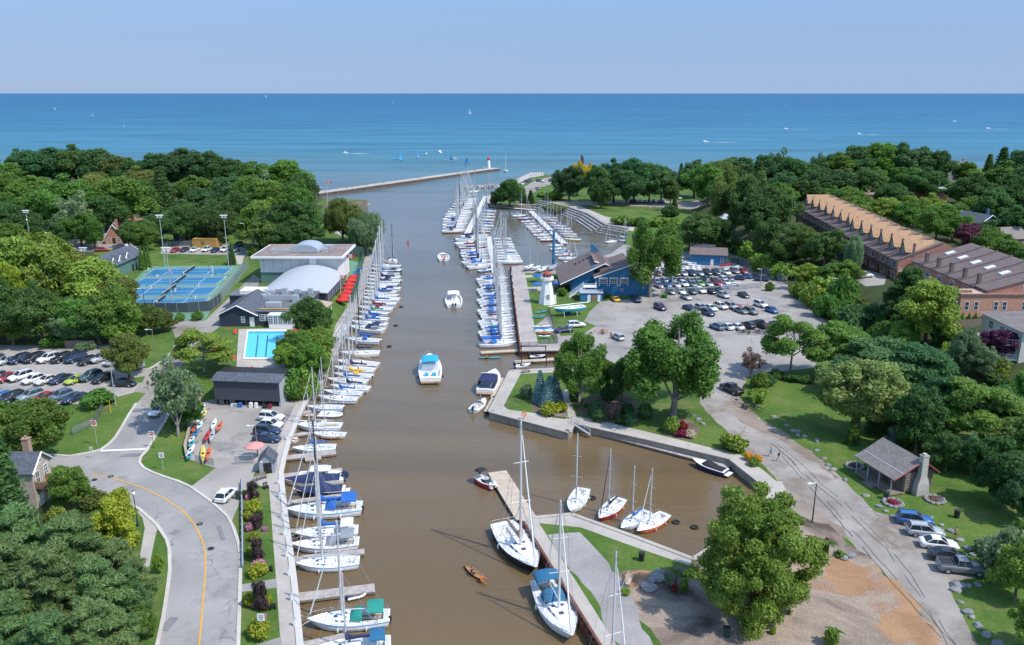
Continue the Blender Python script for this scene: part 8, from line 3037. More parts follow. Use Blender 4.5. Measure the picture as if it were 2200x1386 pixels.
for i in range(4):
 a,c=pc[i],pc[(i+1)%4]
 b.tube((a[0],a[1],zp+.02),(c[0],c[1],zp+.02),.28,n=4)
b.obj('pool_edge',[M_WHITE],o)
# poles, lamps, signs
def pole_at(px,py,top,name,label,cat='lamp post',r=.12,m=None,group=None):
 p=GT(px,py)
 h=top_height(p.x,p.y,p.z,top)
 o=thing(name,label,cat,p,0,group)
 b_=MB()
 b_.tube((0,0,-.1),(0,0,h),r,r*.55,8)
 b_.obj('pole',[m or M_GALV],o)
 return o,h
for i,(px,py,tp)in enumerate(((355,573,462),(491,571,462),(372,668,532),(188,600,532),(69,540,452),(112,560,500))):
 o,h=pole_at(px,py,tp,'floodlight_mast','tall galvanised floodlight mast, %s'%['at the far left court corner','at the far right court corner','at the near end of the courts','left of the courts above the trees','at the left edge of the wood','short one left of the pavilion'][i],'floodlight',.16,group='tennis floodlights')
 for j,(x,z)in enumerate(((-.9,0),(-.3,0),(.3,0),(.9,0),(-.5,-.6),(.5,-.6))):
  b=MB()
  b.loft([[(x-.25,-.12,h+z-.22),(x+.25,-.12,h+z-.22),(x+.25,.12,h+z),(x-.25,.12,h+z)],[(x-.2,-.3,h+z-.15),(x+.2,-.3,h+z-.15),(x+.2,-.2,h+z+.12),(x-.2,-.2,h+z+.12)]],0,smooth=False)
  b.obj('lamp_head',[M_WHITE],o)
 b=MB()
 for z in(0,-.6):
  b.box((0,0,h+z-.25),(2.2,.1,.1))
 b.obj('cross_arm',[M_GALV],o)
for i,(px,py,tp)in enumerate(((296,1130,1062),(306,1236,1203))):
 o,h=pole_at(px,py,tp,'street_lamp','black heritage street lamp with globe, %s'%['beside the yellow-green tree','by the pine grove path'][i],r=.09,m=M_TRIM)
 b=MB()
 b.ell((0,0,h+.15),(.24,.24,.34),10,8)
 b.obj('globe',[M_WHITE],o)
 b=MB()
 b.tube((0,0,h+.42),(0,0,h+.62),.16,.02,8)
 b.tube((0,0,-.05),(0,0,.7),.2,.12,8)
 b.obj('cap',[M_TRIM],o)
for i,(px,py,tp,q,m)in enumerate(((335,777,708,'grey timber light pole with arm beside the left lane',M_TIMBER),(249,871,780,'tall pale utility pole at the corner of the left car park',M_GALV),(1745,1122,1038,'black lamp post with pale head beside the right lane',M_TRIM),(1796,645,598,'grey car-park lamp post before the wooded slope',M_GALV),(1443,628,586,'thin grey lamp post in the club car park',M_GALV),(1633,620,578,'thin grey lamp post by the fenced boat compound',M_GALV),(1700,600,575,'grey lamp post at the foot of the wooded slope',M_GALV),(530,545,480,'bare timber pole at the end of the tennis lawn',M_TIMBER),(408,525,492,'grey pole behind the tennis lawn cars',M_GALV),(554,980,914,'thin timber pole beside the grey hut',M_TIMBER),(1171,435,400,'thin lamp post at the edge of the far park',M_GALV),(314,682,620,'dark timber pole at the near end of the courts',M_TRIM))):
 o,h=pole_at(px,py,tp,'lamp_post',q,'pole',.11,m)
 b=MB()
 b.tube((0,0,h),(-.9,-.2,h+.08),.05,n=5)
 b.ell((-1.05,-.25,h+.06),(.38,.2,.09),8,5)
 b.obj('lamp_head',[M_WHITE],o)
def sign(px,py,top,label,face='noentry',w=.75,m=M_GALV):
 o,h=pole_at(px,py,top,'road_sign',label,'sign',.05,m)
 b_=MB()
 b_.box((0,-.07,h-w*.55),(w,.03,w*1.1))
 b_.obj('plate',[M_WHITE],o)
 if face=='noentry':
  b_=MB()
  b_.tube((0,-.09,h-w*.45),(0,-.105,h-w*.45),w*.40,n=18)
  d_=b_.obj('disc',[M_RED],o)
  b_=MB()
  b_.box((0,-.112,h-w*.45),(w*.52,.012,w*.13))
  b_.obj('bar',[M_WHITE],d_)
 else:
  for k in range(3):
   b_=MB()
   b_.box((0,-.092,h-w*(.3+.26*k)),(w*(.7-.12*k),.012,w*.09))
   b_.obj('lettering',[M_TRIM],o)
 return o
sign(209,958,903,'white sign with red no-entry disc on the lawn left of the lane',w=.9)
sign(330,962,926,'white sign with red no-entry disc right of the lane',w=.85,m=M_TRIM)
sign(351,1010,972,'small white notice board on the grass by the junction','text',.8)
sign(565,1368,1318,'white notice board in the near end of the quay garden','text',.8)
sign(199,985,960,'small grey plate on the lawn near the junction','text',.5)
o,h=pole_at(238,886,862,'bollard','yellow marker post beside the left car park corner','post',.09,M_YELLOW)
b=MB()
b.ell((0,0,h),(.1,.1,.08),8,5)
b.obj('cap',[M_YELLOW],o)
o,h=pole_at(1126,901,879,'life_ring_post','yellow post with orange life ring on the garden seawall','life ring',.07,M_YELLOW)
b=MB()
for i in range(16):
 a0,a1=6.283*i/16,6.283*(i+1)/16
 b.tube((.38*math.cos(a0),-.14,h*.55+.38*math.sin(a0)),(.38*math.cos(a1),-.14,h*.55+.38*math.sin(a1)),.10,n=6)
b.obj('life_ring',[M_ORANGE],o)
def flag(px,py,top,label,s=1.6,fp=None):
 o,h=pole_at(px,py,top,'flagpole',label,'flagpole',.07,M_WHITE)
 b_=MB()
 for x0,x1 in((0,.25),(.75,1)):
  b_.add([(s*x0*2,.1*math.sin(6*x0),h-.1),(s*x1*2,.1*math.sin(6*x1),h-.25),(s*x1*2,.1*math.sin(6*x1),h-.25-s),(s*x0*2,.1*math.sin(6*x0),h-.1-s)],[(0,1,2,3)])
 f=b_.obj('flag_band',[M_RED],o)
 b_=MB()
 b_.add([(s*.5,.1,h-.18),(s*1.5,-.09,h-.21),(s*1.5,-.09,h-.21-s),(s*.5,.1,h-.18-s)],[(0,1,2,3)])
 b_.obj('flag_field',[M_WHITE],o)
 b_=MB()
 lf=[]
 for k,r_ in enumerate((1,.45,.75,.4,.85,.35,.5,.35,.85,.4,.75,.45)):
  a_=math.pi/2+k*math.pi/6
  lf.append((s+s*.42*r_*math.cos(a_),h-.2-s*.5+s*.42*r_*math.sin(a_)))
 for yy in(-.03,.05):
  b_.add([(x,yy,z)for x,z in lf],[tuple(range(12))if yy<0 else tuple(range(11,-1,-1))])
 b_.obj('leaf_emblem',[M_RED],o)
flag(748,612,545,'white flagpole with red and white leaf flag beside the vaulted hall',1.1)
flag(733,640,590,'lower white flagpole with red and white flag by the red parasols',.8)
flag(704,437,388,'white flagpole with red and white flag on the small spit',1.2)
p=W(1189,567,1.5)
o=thing('mast_crane','tall blue mast crane standing behind the yacht club','crane',(p.x,p.y,1.4))
h=top_height(p.x,p.y,1.4,495)
b=MB()
b.tube((0,0,-.5),(0,0,h),.5,.42,10)
b.obj('column',[M_BLUEW],o)
b=MB()
b.box((-1.2,0,h-.1),(3.4,.35,.35))
b.tube((-2.8,0,h-.2),(-2.8,0,h-1.2),.06,n=5)
b.obj('jib_arm',[M_BLUEW],o)
b=MB()
b.box((0,-.6,2.2),(1.0,.7,1.0))
b.obj('winch_box',[M_BLUEW],o)
p=W(877,524,0)
o=thing('channel_buoy','slim red channel buoy in the upper harbour','buoy',(p.x,p.y,0))
o.scale=(.6,.6,.75)
b=MB()
b.tube((0,0,-.5),(0,0,1.8),.5,.35,10)
b.tube((0,0,1.8),(0,0,2.6),.35,.05,10)
b.obj('body',[M_RED],o)
b=MB()
b.tube((0,0,.1),(0,0,.35),.7,.7,10)
b.obj('collar',[M_RED],o)
# parasols, benches, bins, chairs
def parasol(px,py,m,label,r=1.5,h=2.4,group=None):
 p=GT(px,py)
 o=thing('parasol',label,'parasol',p,random.uniform(0,1),group)
 b_=MB()
 b_.tube((0,0,0),(0,0,h+.3),.035,n=6)
 b_.tube((0,0,0),(0,0,.1),.3,.25,8)
 b_.obj('pole',[M_GALV],o)
 ring=[(r*math.cos(math.pi/4*i),r*math.sin(math.pi/4*i),h-.15)for i in range(8)]
 for i in range(8):
  b_=MB()
  a_,c_=ring[i],ring[(i+1)%8]
  mid=((a_[0]+c_[0])*.27,(a_[1]+c_[1])*.27,h+.17)
  b_.add([a_,c_,(0,0,h+.38),(a_[0]*.55,a_[1]*.55,h+.18),(c_[0]*.55,c_[1]*.55,h+.18),(a_[0],a_[1],h-.32),(c_[0],c_[1],h-.32)],[(0,1,4,3),(3,4,2),(5,6,1,0)])
  b_.obj('panel',[m],o)
 return o
for i,(px,py)in enumerate(((761,609),(756,617),(752,626),(749,634),(746,643),(742,652),(737,660))):
 parasol(px,py,CLOTH['red'],'red parasol beside the vaulted hall, %s from the far end'%ordw(i),1.8,group='red parasols beside the vaulted hall')
for i,(px,py)in enumerate(((490,793),(652,712),(660,722),(638,735),(630,742),(470,780))):
 parasol(px,py,CLOTH['red'],'red parasol at the pool, %s from the left'%ordw(sorted((490,652,660,638,630,470)).index(px)),1.9,2.6,group='red parasols at the pool')
parasol(549,985,paint('canvas_salmon',(0.62,0.28,0.26),.85),'salmon pink parasol beside the grey hut',1.6)
for i,(px,py)in enumerate(((1153,624),(1199,622),(1155,606))):
 parasol(px,py,CLOTH['blue'],'blue canopy on the club lawn, %s'%['left of the white lighthouse','right of the white lighthouse','behind the white lighthouse'][i],1.7,2.2)
def lounger(px,py,ang,label):
 p=GT(px,py)
 o=thing('sun_lounger',label,'lounger',p,R(ang),'red sun loungers by the pool')
 b_=MB()
 b_.box((-.2,0,.34),(1.3,.62,.1))
 b_.obj('cushion',[CLOTH['red']],o)
 b_=MB()
 b_.loft([[(.45,-.31,.3),(.45,.31,.3),(.45,.31,.4),(.45,-.31,.4)],[(.95,-.31,.75),(.95,.31,.75),(.9,.31,.85),(.9,-.31,.85)]],0,smooth=False)
 b_.obj('backrest',[CLOTH['red']],o)
 for sx in(-.7,.4):
  for sy in(-.26,.26):
   b_=MB()
   b_.box((sx,sy,.15),(.05,.05,.3))
   b_.obj('leg',[M_WHITE],o)
for i,(px,py,a)in enumerate(((516,800,20),(524,798,30),(538,799,15),(549,797,160),(505,717,100),(512,690,60))):
 lounger(px,py,a,'red sun lounger by the pool, %s from the left'%ordw(sorted((516,524,538,549,505,512)).index(px)))
def bench(px,py,ang,m,label,L=1.8):
 p=GT(px,py)
 o=thing('bench',label,'bench',p,R(ang))
 for k in range(3):
  b_=MB()
  b_.box((0,-.18+.18*k,.45),(L,.15,.05))
  b_.obj('seat_slat',[m],o)
 for k in range(2):
  b_=MB()
  b_.box((0,.3+.04*k,.65+.2*k),(L,.05,.15))
  b_.obj('back_slat',[m],o)
 for s_ in(-1,1):
  b_=MB()
  b_.box((s_*L*.42,0,.21),(.08,.5,.42))
  b_.box((s_*L*.42,.3,.5),(.08,.08,.7))
  b_.obj('leg',[m],o)
 return o
bench(1205,898,165,M_PLANKT,'pale timber bench in the planting bed of the garden point',2.4)
bench(1130,801,30,M_TIMBER,'dark bench near the far corner of the garden point')
bench(1352,1252,70,M_PLANKT,'plain timber bench beside the boulders on the peninsula',2.2)
bench(580,1227,200,M_TRIM,'black garden chair under the pink flowers in the quay garden',.7)
bench(587,1308,200,M_TRIM,'black garden chair opposite the blackish weeping tree',.7)
bench(572,1050,40,M_TRIM,'black garden chair near the top of the quay garden',.7)
bench(562,1030,40,M_TIMBER,'pallet seat stacked beside the grey hut',1.6)
for px,py,m,lb in((1378,1204,M_TRIM,'black litter bin on the grass of the near peninsula'),(1561,1367,paint('bin_green',(.03,.07,.045),.6),'dark green litter bin below the big near maple'),(512,1072,paint('bin_green',(.03,.07,.045),.6),'green litter bin beside the guard rail end'),(1903,1072,paint('bin_green',(.03,.07,.045),.6),'green bin in front of the log cabin porch'),(2055,1112,M_TRIM,'black bin on the lawn behind the parked cars')):
 p=GT(px,py)
 o=thing('litter_bin',lb,'bin',p)
 b=MB()
 b.loft([[(r_*math.cos(6.283*k/12),r_*math.sin(6.283*k/12),z)for k in range(12)]for z,r_ in((0,.34),(1.0,.4),(1.05,.43),(1.1,.43))],0)
 b.obj('drum',[m],o)
 b=MB()
 b.tube((0,0,1.1),(0,0,1.14),.36,.36,12)
 b.obj('lid',[M_TYRE],o)
 # boulders and stone planters
def rock_mesh(k):
 rr=random.Random(900+k)
 bm=bmesh.new()
 bmesh.ops.create_icosphere(bm,subdivisions=2,radius=1)
 for v in bm.verts:
  s=1+rr.uniform(-.16,.16)
  v.co=Vector((v.co.x*s*1.15,v.co.y*s*.8,v.co.z*s*.62))
  v.co.z=max(-.25,v.co.z)
 me=bpy.data.meshes.new('rock')
 bm.to_mesh(me)
 bm.free()
 me.materials.append(paint('boulder_%d'%(k%2),((.27,.26,.24),(.22,.225,.24))[k%2],.95,var=.25,scale=2.5))
 return me
RK=[rock_mesh(k)for k in range(4)]
_rocks=[(1662,894),(1690,914),(1704,925),(1716,926),(1714,934),(1729,938),(1755,946),(1755,967),(1770,984),(1779,998),(1789,1008),(1816,1030),(1860,1064),(1888,1087),(1902,1097),(1918,1109),(1974,1107),(2000,1112),(2023,1127),(2042,1140),(2062,1160),(2079,1178),(2092,1191),(2055,1258),(2053,1268),(2068,1258),(2081,1258),(2100,1255),(2063,1293),(2078,1314),(2088,1325),(2101,1343),(2118,1363),(2142,1382),(1489,891),(1500,900),(1510,910)]
for i,(px,py)in enumerate(_rocks):
 p=GT(px,py+2)
 s=random.uniform(.34,.62)*(1.3 if i in(23,32,33)else 1)
 o=mobj('boulder',RK[i%4],None,(p.x,p.y,p.z+.08),random.uniform(0,6.28))
 o.scale=(s,s,s)
 tag(o,'pale boulder lining the right lane, %s from its far end'%ordw(i)if i<34 else 'pale boulder on the lawn left of the lane, %s from the poplar'%ordw(i-34),'boulder','boulders along the right lane')
for i,(px,py,s)in enumerate(((1394,1266,.9),(1400,1250,.7),(1414,1244,.9),(1384,1258,.55),(1812,1200,.6),(1828,1196,.6),(1800,1190,.5),(1416,1232,.6))):
 p=GT(px,py)
 o=mobj('boulder',RK[i%4],None,(p.x,p.y,p.z+.15),i*1.3)
 o.scale=(s,s,s)
 tag(o,'grey garden boulder on the peninsula mulch, %s from the left'%ordw(sorted((1394,1400,1414,1384,1812,1828,1800,1416)).index(px)),'boulder','boulders on the peninsula')
for i,(px,py)in enumerate(((1836,1003),(1918,1082),(2008,1075))):
 p=GT(px,py)
 o=thing('stone_planter','round stone-ringed flower planter, %s of the log cabin'%['left','in front','right'][i],'planter',p)
 for k in range(11):
  a=6.283*k/11
  s=mobj('stone',RK[k%4],o,(1.25*math.cos(a),1.25*math.sin(a),.15),a+1.57)
  s.scale=(.36,.36,.45)
 b=MB()
 b.tube((0,0,0),(0,0,.22),1.2,1.1,14)
 b.obj('soil',[M_BED],o)
 tree_at('shrub0','red' if i==1 else 'brown',(p.x,p.y,p.z+.15),.5,1.6,'',None,'low flowers growing in the planter %s of the cabin'%['left','in front','right'][i],'planter flowers')
def banana(px,py,top,label):
 p=GT(px,py)
 h=top_height(p.x,p.y,p.z,top)
 o=thing('banana_plant',label,'plant',p,0,'banana plants on the mulch')
 b_=MB()
 b_.tube((0,0,0),(0,0,h*.55),.10,.06,7)
 b_.obj('stem',[LEAF['olive']],o)
 for k in range(7):
  a=k*2.4
  ln_=h*(.45+.08*(k%3))
  pts_=[]
  for i in range(5):
   t=i/4
   pts_.append((ln_*t*math.cos(a)*.75,ln_*t*math.sin(a)*.75,h*.5+ln_*(.95*t-.75*t*t)))
  b_=MB()
  for i in range(4):
   w0,w1=.22*math.sin(math.pi*(i+.25)/4.6),.22*math.sin(math.pi*(i+1.25)/4.6)
   n_=Vector((-math.sin(a),math.cos(a),0))
   q0,q1=Vector(pts_[i]),Vector(pts_[i+1])
   b_.add([q0-n_*w0,q0+n_*w0,q1+n_*w1,q1-n_*w1],[(0,1,2,3)])
  b_.obj('leaf',[LEAF['mid']],o)
for i,(px,py,tp,q)in enumerate(((1452,1258,1212,'beside the boulders'),(1470,1266,1222,'right of the boulders'),(1745,1185,1140,'at the edge of the big maple'),(1778,1192,1150,'beside the red flower near the lane'),(1788,1384,1338,'at the bottom of the mulch'),(1436,1262,1235,'left of the red flowers'))):
 banana(px,py,tp,'banana plant with long leaves %s'%q)
 # kayaks, boards, dinghies ashore
GK='kayaks and boards in the yard rack'
_k=[((431,893),(440,872),'white'),((434,897),(443,884),'yellow'),((421,912),(432,896),'white'),((424,924),(434,908),'sky'),((413,930),(424,916),'orange'),((414,940),(427,926),'blue'),((407,954),(417,938),'cream'),((406,962),(418,948),'teal'),((400,984),(418,958),'white'),((402,988),(412,976),'teal'),((436,996),(437,960),'yellow'),((444,992),(452,963),'orange'),((455,926),(464,902),'white'),((466,928),(478,908),'orange'),((452,952),(460,924),'grey'),((441,950),(450,928),'red')]
for i,(a,c,col)in enumerate(_k):
 zz=1.4+.35+.25*(i%2)
 s=shell('kayak','%s kayak in the boat yard, %s counted from the boathouse'%({'sky':'pale blue','grey':'dark grey'}.get(col,col),ordw(i)),'kayak',a,c,GEL[col],.75,.34,None,GK,z=zz)
for i in range(5):
 p=W(440-i*9,885+i*24,1.4)
 o=thing('kayak_rack','low timber kayak rack in the boat yard, %s from the boathouse'%ordw(i),'rack',(p.x,p.y,1.4),R(60),'kayak racks')
 for s_ in(-1,1):
  b=MB()
  b.box((s_*1.1,0,.18),(.1,.1,.36))
  b.obj('leg',[M_TIMBER],o)
 b=MB()
 b.box((0,0,.34),(2.6,.1,.1))
 b.obj('bar',[M_TIMBER],o)
GK='kayaks and boards beside the wharf'
for i,(a,c,col)in enumerate((((1150,674),(1177,669),'teal'),((1143,682),(1172,681),'teal'),((1144,704),(1183,702),'white'),((1147,708),(1188,706),'blue'),((1150,711),(1186,709),'sky'),((1150,714),(1190,712),'white'),((1154,718),(1185,718),'orange'),((1156,724),(1182,724),'sky'))):
 shell('kayak','%s kayak beside the wharf, %s from the lighthouse'%({'sky':'pale blue'}.get(col,col),ordw(i)),'kayak',a,c,GEL[col],.75,.34,None,GK,z=1.5+.3*(i%2)+.1)
GD='sailing dinghies stored in the club car park'
for i,(px,py)in enumerate(((1411,577),(1430,577),(1452,578),(1467,578),(1480,580),(1493,580),(1505,581),(1466,566),(1474,563),(1483,567),(1492,572),(1500,574))):
 y2=4 if i<7 else 1
 x2=5 if i<7 else 22
 shell('sailing_dinghy','white sailing dinghy stored ashore, %s of those by the workshop'%ordw(i),'dinghy',(px-x2/2,py-y2),(px+x2/2,py+y2),GEL['white'],1.6,.55,M_DECKG,GD,z=2.0,minlen=4.2,z0=2.0,sharp=False)
for i,(a,c,col,q)in enumerate((((1545,572),(1572,568),'red','red'),((1535,577),(1565,575),'grey','dark grey'),((1556,580),(1588,574),'white','white'),((1590,580),(1606,577),'orange','orange'))):
 shell('rowing_shell','%s upturned boat beside the blue workshop fence'%q,'boat',a,c,GEL[col],1.2,.5,None,GD,z=1.9,z0=1.9)
def cradle_boat(bow,stern,label,hull,z,mast,cover=None,hood=None):
 c,L,rz=two_pts(bow,stern,z+.7)
 o=thing('sailboat',label,'sailboat',(c.x,c.y,z),rz,'sailboats standing ashore')
 k=L/10
 o.scale=(k,k,k)
 mobj('hull',SM['hull'],o,mats=[GEL[hull],GEL[hull]])
 mobj('deck',SM['deck'],o)
 cb=mobj('cabin',SM['cabin'],o)
 for w in SM['windows']:
  mobj('cabin_window',w,cb)
 mobj('rubbing_strake',SM['rubbing_strake'],o,mats=[GEL['white']])
 if mast:
  mobj('mast',SM['mast'],o)
  mobj('rigging',SM['rigging'],o)
 else:
  b_=MB()
  b_.tube((-6.5,0,1.9),(6.5,0,1.75),.1,n=6)
  b_.obj('lowered_mast',[M_ALU],o)
 if cover:
  b_=MB()
  b_.loft([[(x,-w,.95),(x,-w*.5,.95+h),(x,w*.5,.95+h),(x,w,.95)]for x,w,h in((-4.8,1.2,.5),(-1,1.6,1.1),(2,1.3,.9),(4.6,.3,.4))],0,closed=False)
  b_.obj('boat_cover',[CLOTH[cover]],o)
 g0=1.5
 b_=MB()
 b_.box((.3,0,(g0-z)/k*.5-.1),(1.8,.3,(z-g0)/k+.3))
 b_.obj('keel',[M_ANTIF],o)
 for x in(-2,2):
  for s_ in(-1,1):
   b_=MB()
   b_.tube((x,s_*1.5,(g0-z)/k),(x,s_*1.0,.1),.07,n=5)
   b_.obj('stand_leg',[M_WHITE],o)
 return o
cradle_boat((1188,665),(1256,658),'white and turquoise keelboat on a cradle with lowered mast on the club lawn','teal',2.9,False)
cradle_boat((1146,567),(1129,574),'white boat with tall dark mast ashore at the end of the wharf','white',2.4,True)
cradle_boat((1162,569),(1144,573),'white boat with varnished deck ashore behind the wharf','white',2.4,True)
cradle_boat((1177,572),(1155,579),'white unrigged hull ashore behind the lighthouse lawn','white',2.2,False)
cradle_boat((1196,569),(1177,575),'grey covered boat ashore beside the blue crane','grey',2.3,False,'grey')
cradle_boat((1575,612),(1552,610),'boat under a bright blue cover in the fenced compound','white',2.2,False,'blue')
cradle_boat((1598,606),(1572,604),'open white boat in the fenced compound','white',2.2,False)
for i,(a,c,col,lb)in enumerate((((1118,757),(1143,758),'red','red and white personal watercraft at the wharf foot'),((1138,765),(1175,763),'navy','dark open motorboat in the launch slip'),((1107,786),(1140,781),'grey','grey inflatable boat with black outboard in the near slip'))):
 o,L,B=powerboat(c,a,lb,.36,col)
 motor_hull(L,B,.6,.8,[GEL[col],M_ANTIF],o,0.06,0.62,0.3)
 seats(o,[(-.3,0)],CLOTH['black'],.3)
 outboard(o,-L*.5,0)
p=W(1120,778,0)
o=thing('boat_lift','dark steel boat lift frame over the launch slip','boat lift',(p.x,p.y,0))
for x in(0,5.5):
 for y in(-2.2,2.2):
  b=MB()
  b.tube((x,y,-1),(x,y,3.0),.1,n=6)
  b.obj('leg',[M_TRIM],o)
for y in(-2.2,2.2):
 b=MB()
 b.box((2.75,y,3.05),(6,.18,.2))
 b.obj('beam',[M_TRIM],o)
p0,p1=W(1228,908,1.6),W(1268,934,.6)
o=thing('gangway','aluminium gangway from the garden wall to the long dock','gangway',p0)
d=p1-p0
b=MB()
b.tube((0,0,0),d,.25,n=4)
b.obj('ramp',[M_GALV],o)
b=MB()
for s_ in(-.5,.5):
 b.tube((0,s_,1),(d.x,d.y+s_,d.z+1),.05,n=5)
 for i in range(4):
  q=d*i/3
  b.tube((q.x,q.y+s_,q.z),(q.x,q.y+s_,q.z+1),.04,n=4)
b.obj('handrail',[M_GALV],o)
o=thing('boardwalk_stair','pale timber stair and ramp rail beside the boardwalk','stair',GT(722,735))
for i in range(10):
 b=MB()
 b.box((.1*i,.9*i,.1+.18*i),(1.8,.8,.12))
 b.obj('step',[M_PLANKW],o)
for s_ in(-.9,.9):
 b=MB()
 b.tube((s_,0,1.0),(s_+.9,8.1,2.7),.06,n=5)
 for i in range(5):
  b.tube((s_+.2*i,1.9*i,0),(s_+.2*i,1.9*i,1.05+.36*i),.05,n=4)
 b.obj('handrail',[M_WHITE],o)
 # boats under sail on the lake
def lake_sail(px,py,top,label,col,hullc='white',group='boats on the lake',ang=None,jib=True):
 p=W(px,py,0)
 h=top_height(p.x,p.y,0,top)
 k=h/13.2
 o=thing('lake_sailboat',label,'sailboat',(p.x,p.y,0),R(ang if ang is not None else random.uniform(60,160)),group)
 a=mobj('hull',SM['hull'],o,mats=[GEL[hullc]])
 a.scale=(k*.9,k*.9,k*.9)
 a=mobj('deck',SM['deck'],o)
 a.scale=(k*.9,k*.9,k*.9)
 a=mobj('mast',SM['mast'],o)
 a.scale=(k,k,k)
 b_=MB()
 v=[]
 for i in range(7):
  t=i/6
  z=1.6+11.2*t
  w=4.2*(1-t)**.8
  for j in range(4):
   s_=j/3
   v.append((k*(.7-w*s_),k*(.45*math.sin(math.pi*s_)*(1-t)-.5*s_*(1-t)),k*z))
 fs=[(i*4+j,i*4+j+1,(i+1)*4+j+1,(i+1)*4+j)for i in range(6)for j in range(3)]
 b_.add(v,fs,0,True)
 b_.obj('mainsail',[col],o)
 if jib:
  b_=MB()
  b_.add([(k*4.6,0,k*1.4),(k*.9,k*.8,k*1.6),(k*.75,0,k*11)],[(0,1,2)])
  b_.obj('jib',[col],o)
 return o
M_SAILB=paint('sail_blue',(0.02,0.36,0.68),.7)
M_SAILW=paint('sail_white',(0.80,0.80,0.79),.7)
for i,(px,py,tp)in enumerate(((849,343,327),(861,344,327),(898,339,322),(957,345,327),(969,347,329),(1003,354,336))):
 lake_sail(px,py,tp,'small dinghy with bright blue sails off the pier, %s from the left'%ordw(i),M_SAILB,'navy','blue-sailed dinghies off the pier',20+25*i)
for i,(px,py,tp)in enumerate(((118,236,228),(199,249,235),(266,273,262),(366,218,212),(571,209,204),(844,222,214),(1009,246,233),(1685,227,219))):
 lake_sail(px,py,tp,'distant white-sailed boat on the open lake, %s from the left'%ordw(i),M_SAILW,'white','distant sailboats on the lake')
sailboat((1087,368),(1086,365.6),'white sailboat motoring out past the pier head',None,'white',None,None,None,mast_top=329,jib='white',stripe='red')
for i,(px,py,L_,q,wk)in enumerate(((945,328,9,'white cabin cruiser off the pier head',0),(742,330,6,'small motorboat off the left wood',1),(916,334,4,'white support boat among the blue sails',0),(976,343,3.5,'dark support boat beside the blue sails',0),(1515,306,9,'fast motorboat with white wake on the right of the lake',1),(1688,278,10,'fast motorboat with white wake farther out',1),(1845,289,8,'white motorboat above the right wood',1),(2050,262,9,'distant motorboat far right of the lake',0),(2122,277,9,'distant white motorboat at the right edge of the lake',1))):
 p=W(px,py,0)
 o=thing('lake_motorboat',q,'motorboat',(p.x,p.y,0),R(188 if px>1400 else random.uniform(0,360)),'motorboats on the lake')
 motor_hull(L_,L_*.33,1.0,1.4,[GEL['white'],M_ANTIF],o,0.06,0.5,.4)
 b=MB()
 b.loft([[(x,-w,1.1),(x,-w*.85,1.1+h),(x,w*.85,1.1+h),(x,w,1.1)]for x,w,h in((-L_*.1,L_*.13,1.3),(L_*.1,L_*.13,1.3),(L_*.25,L_*.08,.2))],0,closed=False,smooth=False)
 b.obj('cabin',[GEL['white']],o)
 windscreen(o,L_*.12,L_*.13,1.7,.6,.3)
 if wk:
  b=MB()
  for s_ in(-1,1):
   b.add([(p.x+L_*.3,p.y+s_*1.0,.06),(p.x+L_*2.2,p.y+s_*2.5,.05),(p.x+L_*4.5,p.y+s_*5,.04),(p.x+L_*2.2,p.y+s_*.4,.05)],[(0,1,2,3)if s_<0 else(3,2,1,0)])
  tag(b.obj('foam',[M_WHITE]),None,None,None,'stuff')
for i,(px,py)in enumerate(((604,1040),(607,1068),(612,1112),(616,1150),(621,1196),(626,1236),(632,1290),(639,1345),(637,905),(622,945),(690,835),(705,805),(722,765),(738,725),(760,680),(778,640),(787,600))):
 p=GT(px-5,py)
 o=thing('power_pedestal','white dockside power pedestal on the west quay, %s in the quay line'%ordw(i),'pedestal',p,0,'power pedestals on the west quay')
 b=MB()
 b.box((0,0,.5),(.26,.22,1.0),top=(.85,.85))
 b.obj('cabinet',[M_WHITE],o)
 b=MB()
 b.box((0,0,1.06),(.34,.3,.12),top=(.6,.6))
 b.obj('cap',[M_GALV],o)
for i in range(12):
 p=GT(1120-i*1.9,745-i*14)
 o=thing('power_pedestal','white dockside power pedestal on the wharf edge, %s from the near end'%ordw(i),'pedestal',p,0,'power pedestals on the wharf')
 b=MB()
 b.box((0,0,.5),(.3,.26,1.0),top=(.85,.85))
 b.obj('cabinet',[M_WHITE],o)
 b=MB()
 b.box((0,0,1.06),(.38,.34,.12),top=(.6,.6))
 b.obj('cap',[M_GALV],o)
for i,(px,py)in enumerate(((1272,1071),(1428,1120),(1452,1123),(1492,1134),(836,745),(850,700),(862,660))):
 p=W(px,py,0)
 o=thing('mooring_float','small dark mooring float in the water, %s from the left'%ordw(sorted((1272,1428,1452,1492,836,850,862)).index(px)),'buoy',(p.x,p.y,0),0,'mooring floats')
 b=MB()
 for k in range(12):
  a0,a1=6.283*k/12,6.283*(k+1)/12
  b.tube((.45*math.cos(a0),.45*math.sin(a0),.08),(.45*math.cos(a1),.45*math.sin(a1),.08),.17,n=6)
 b.obj('ring',[M_TYRE],o)
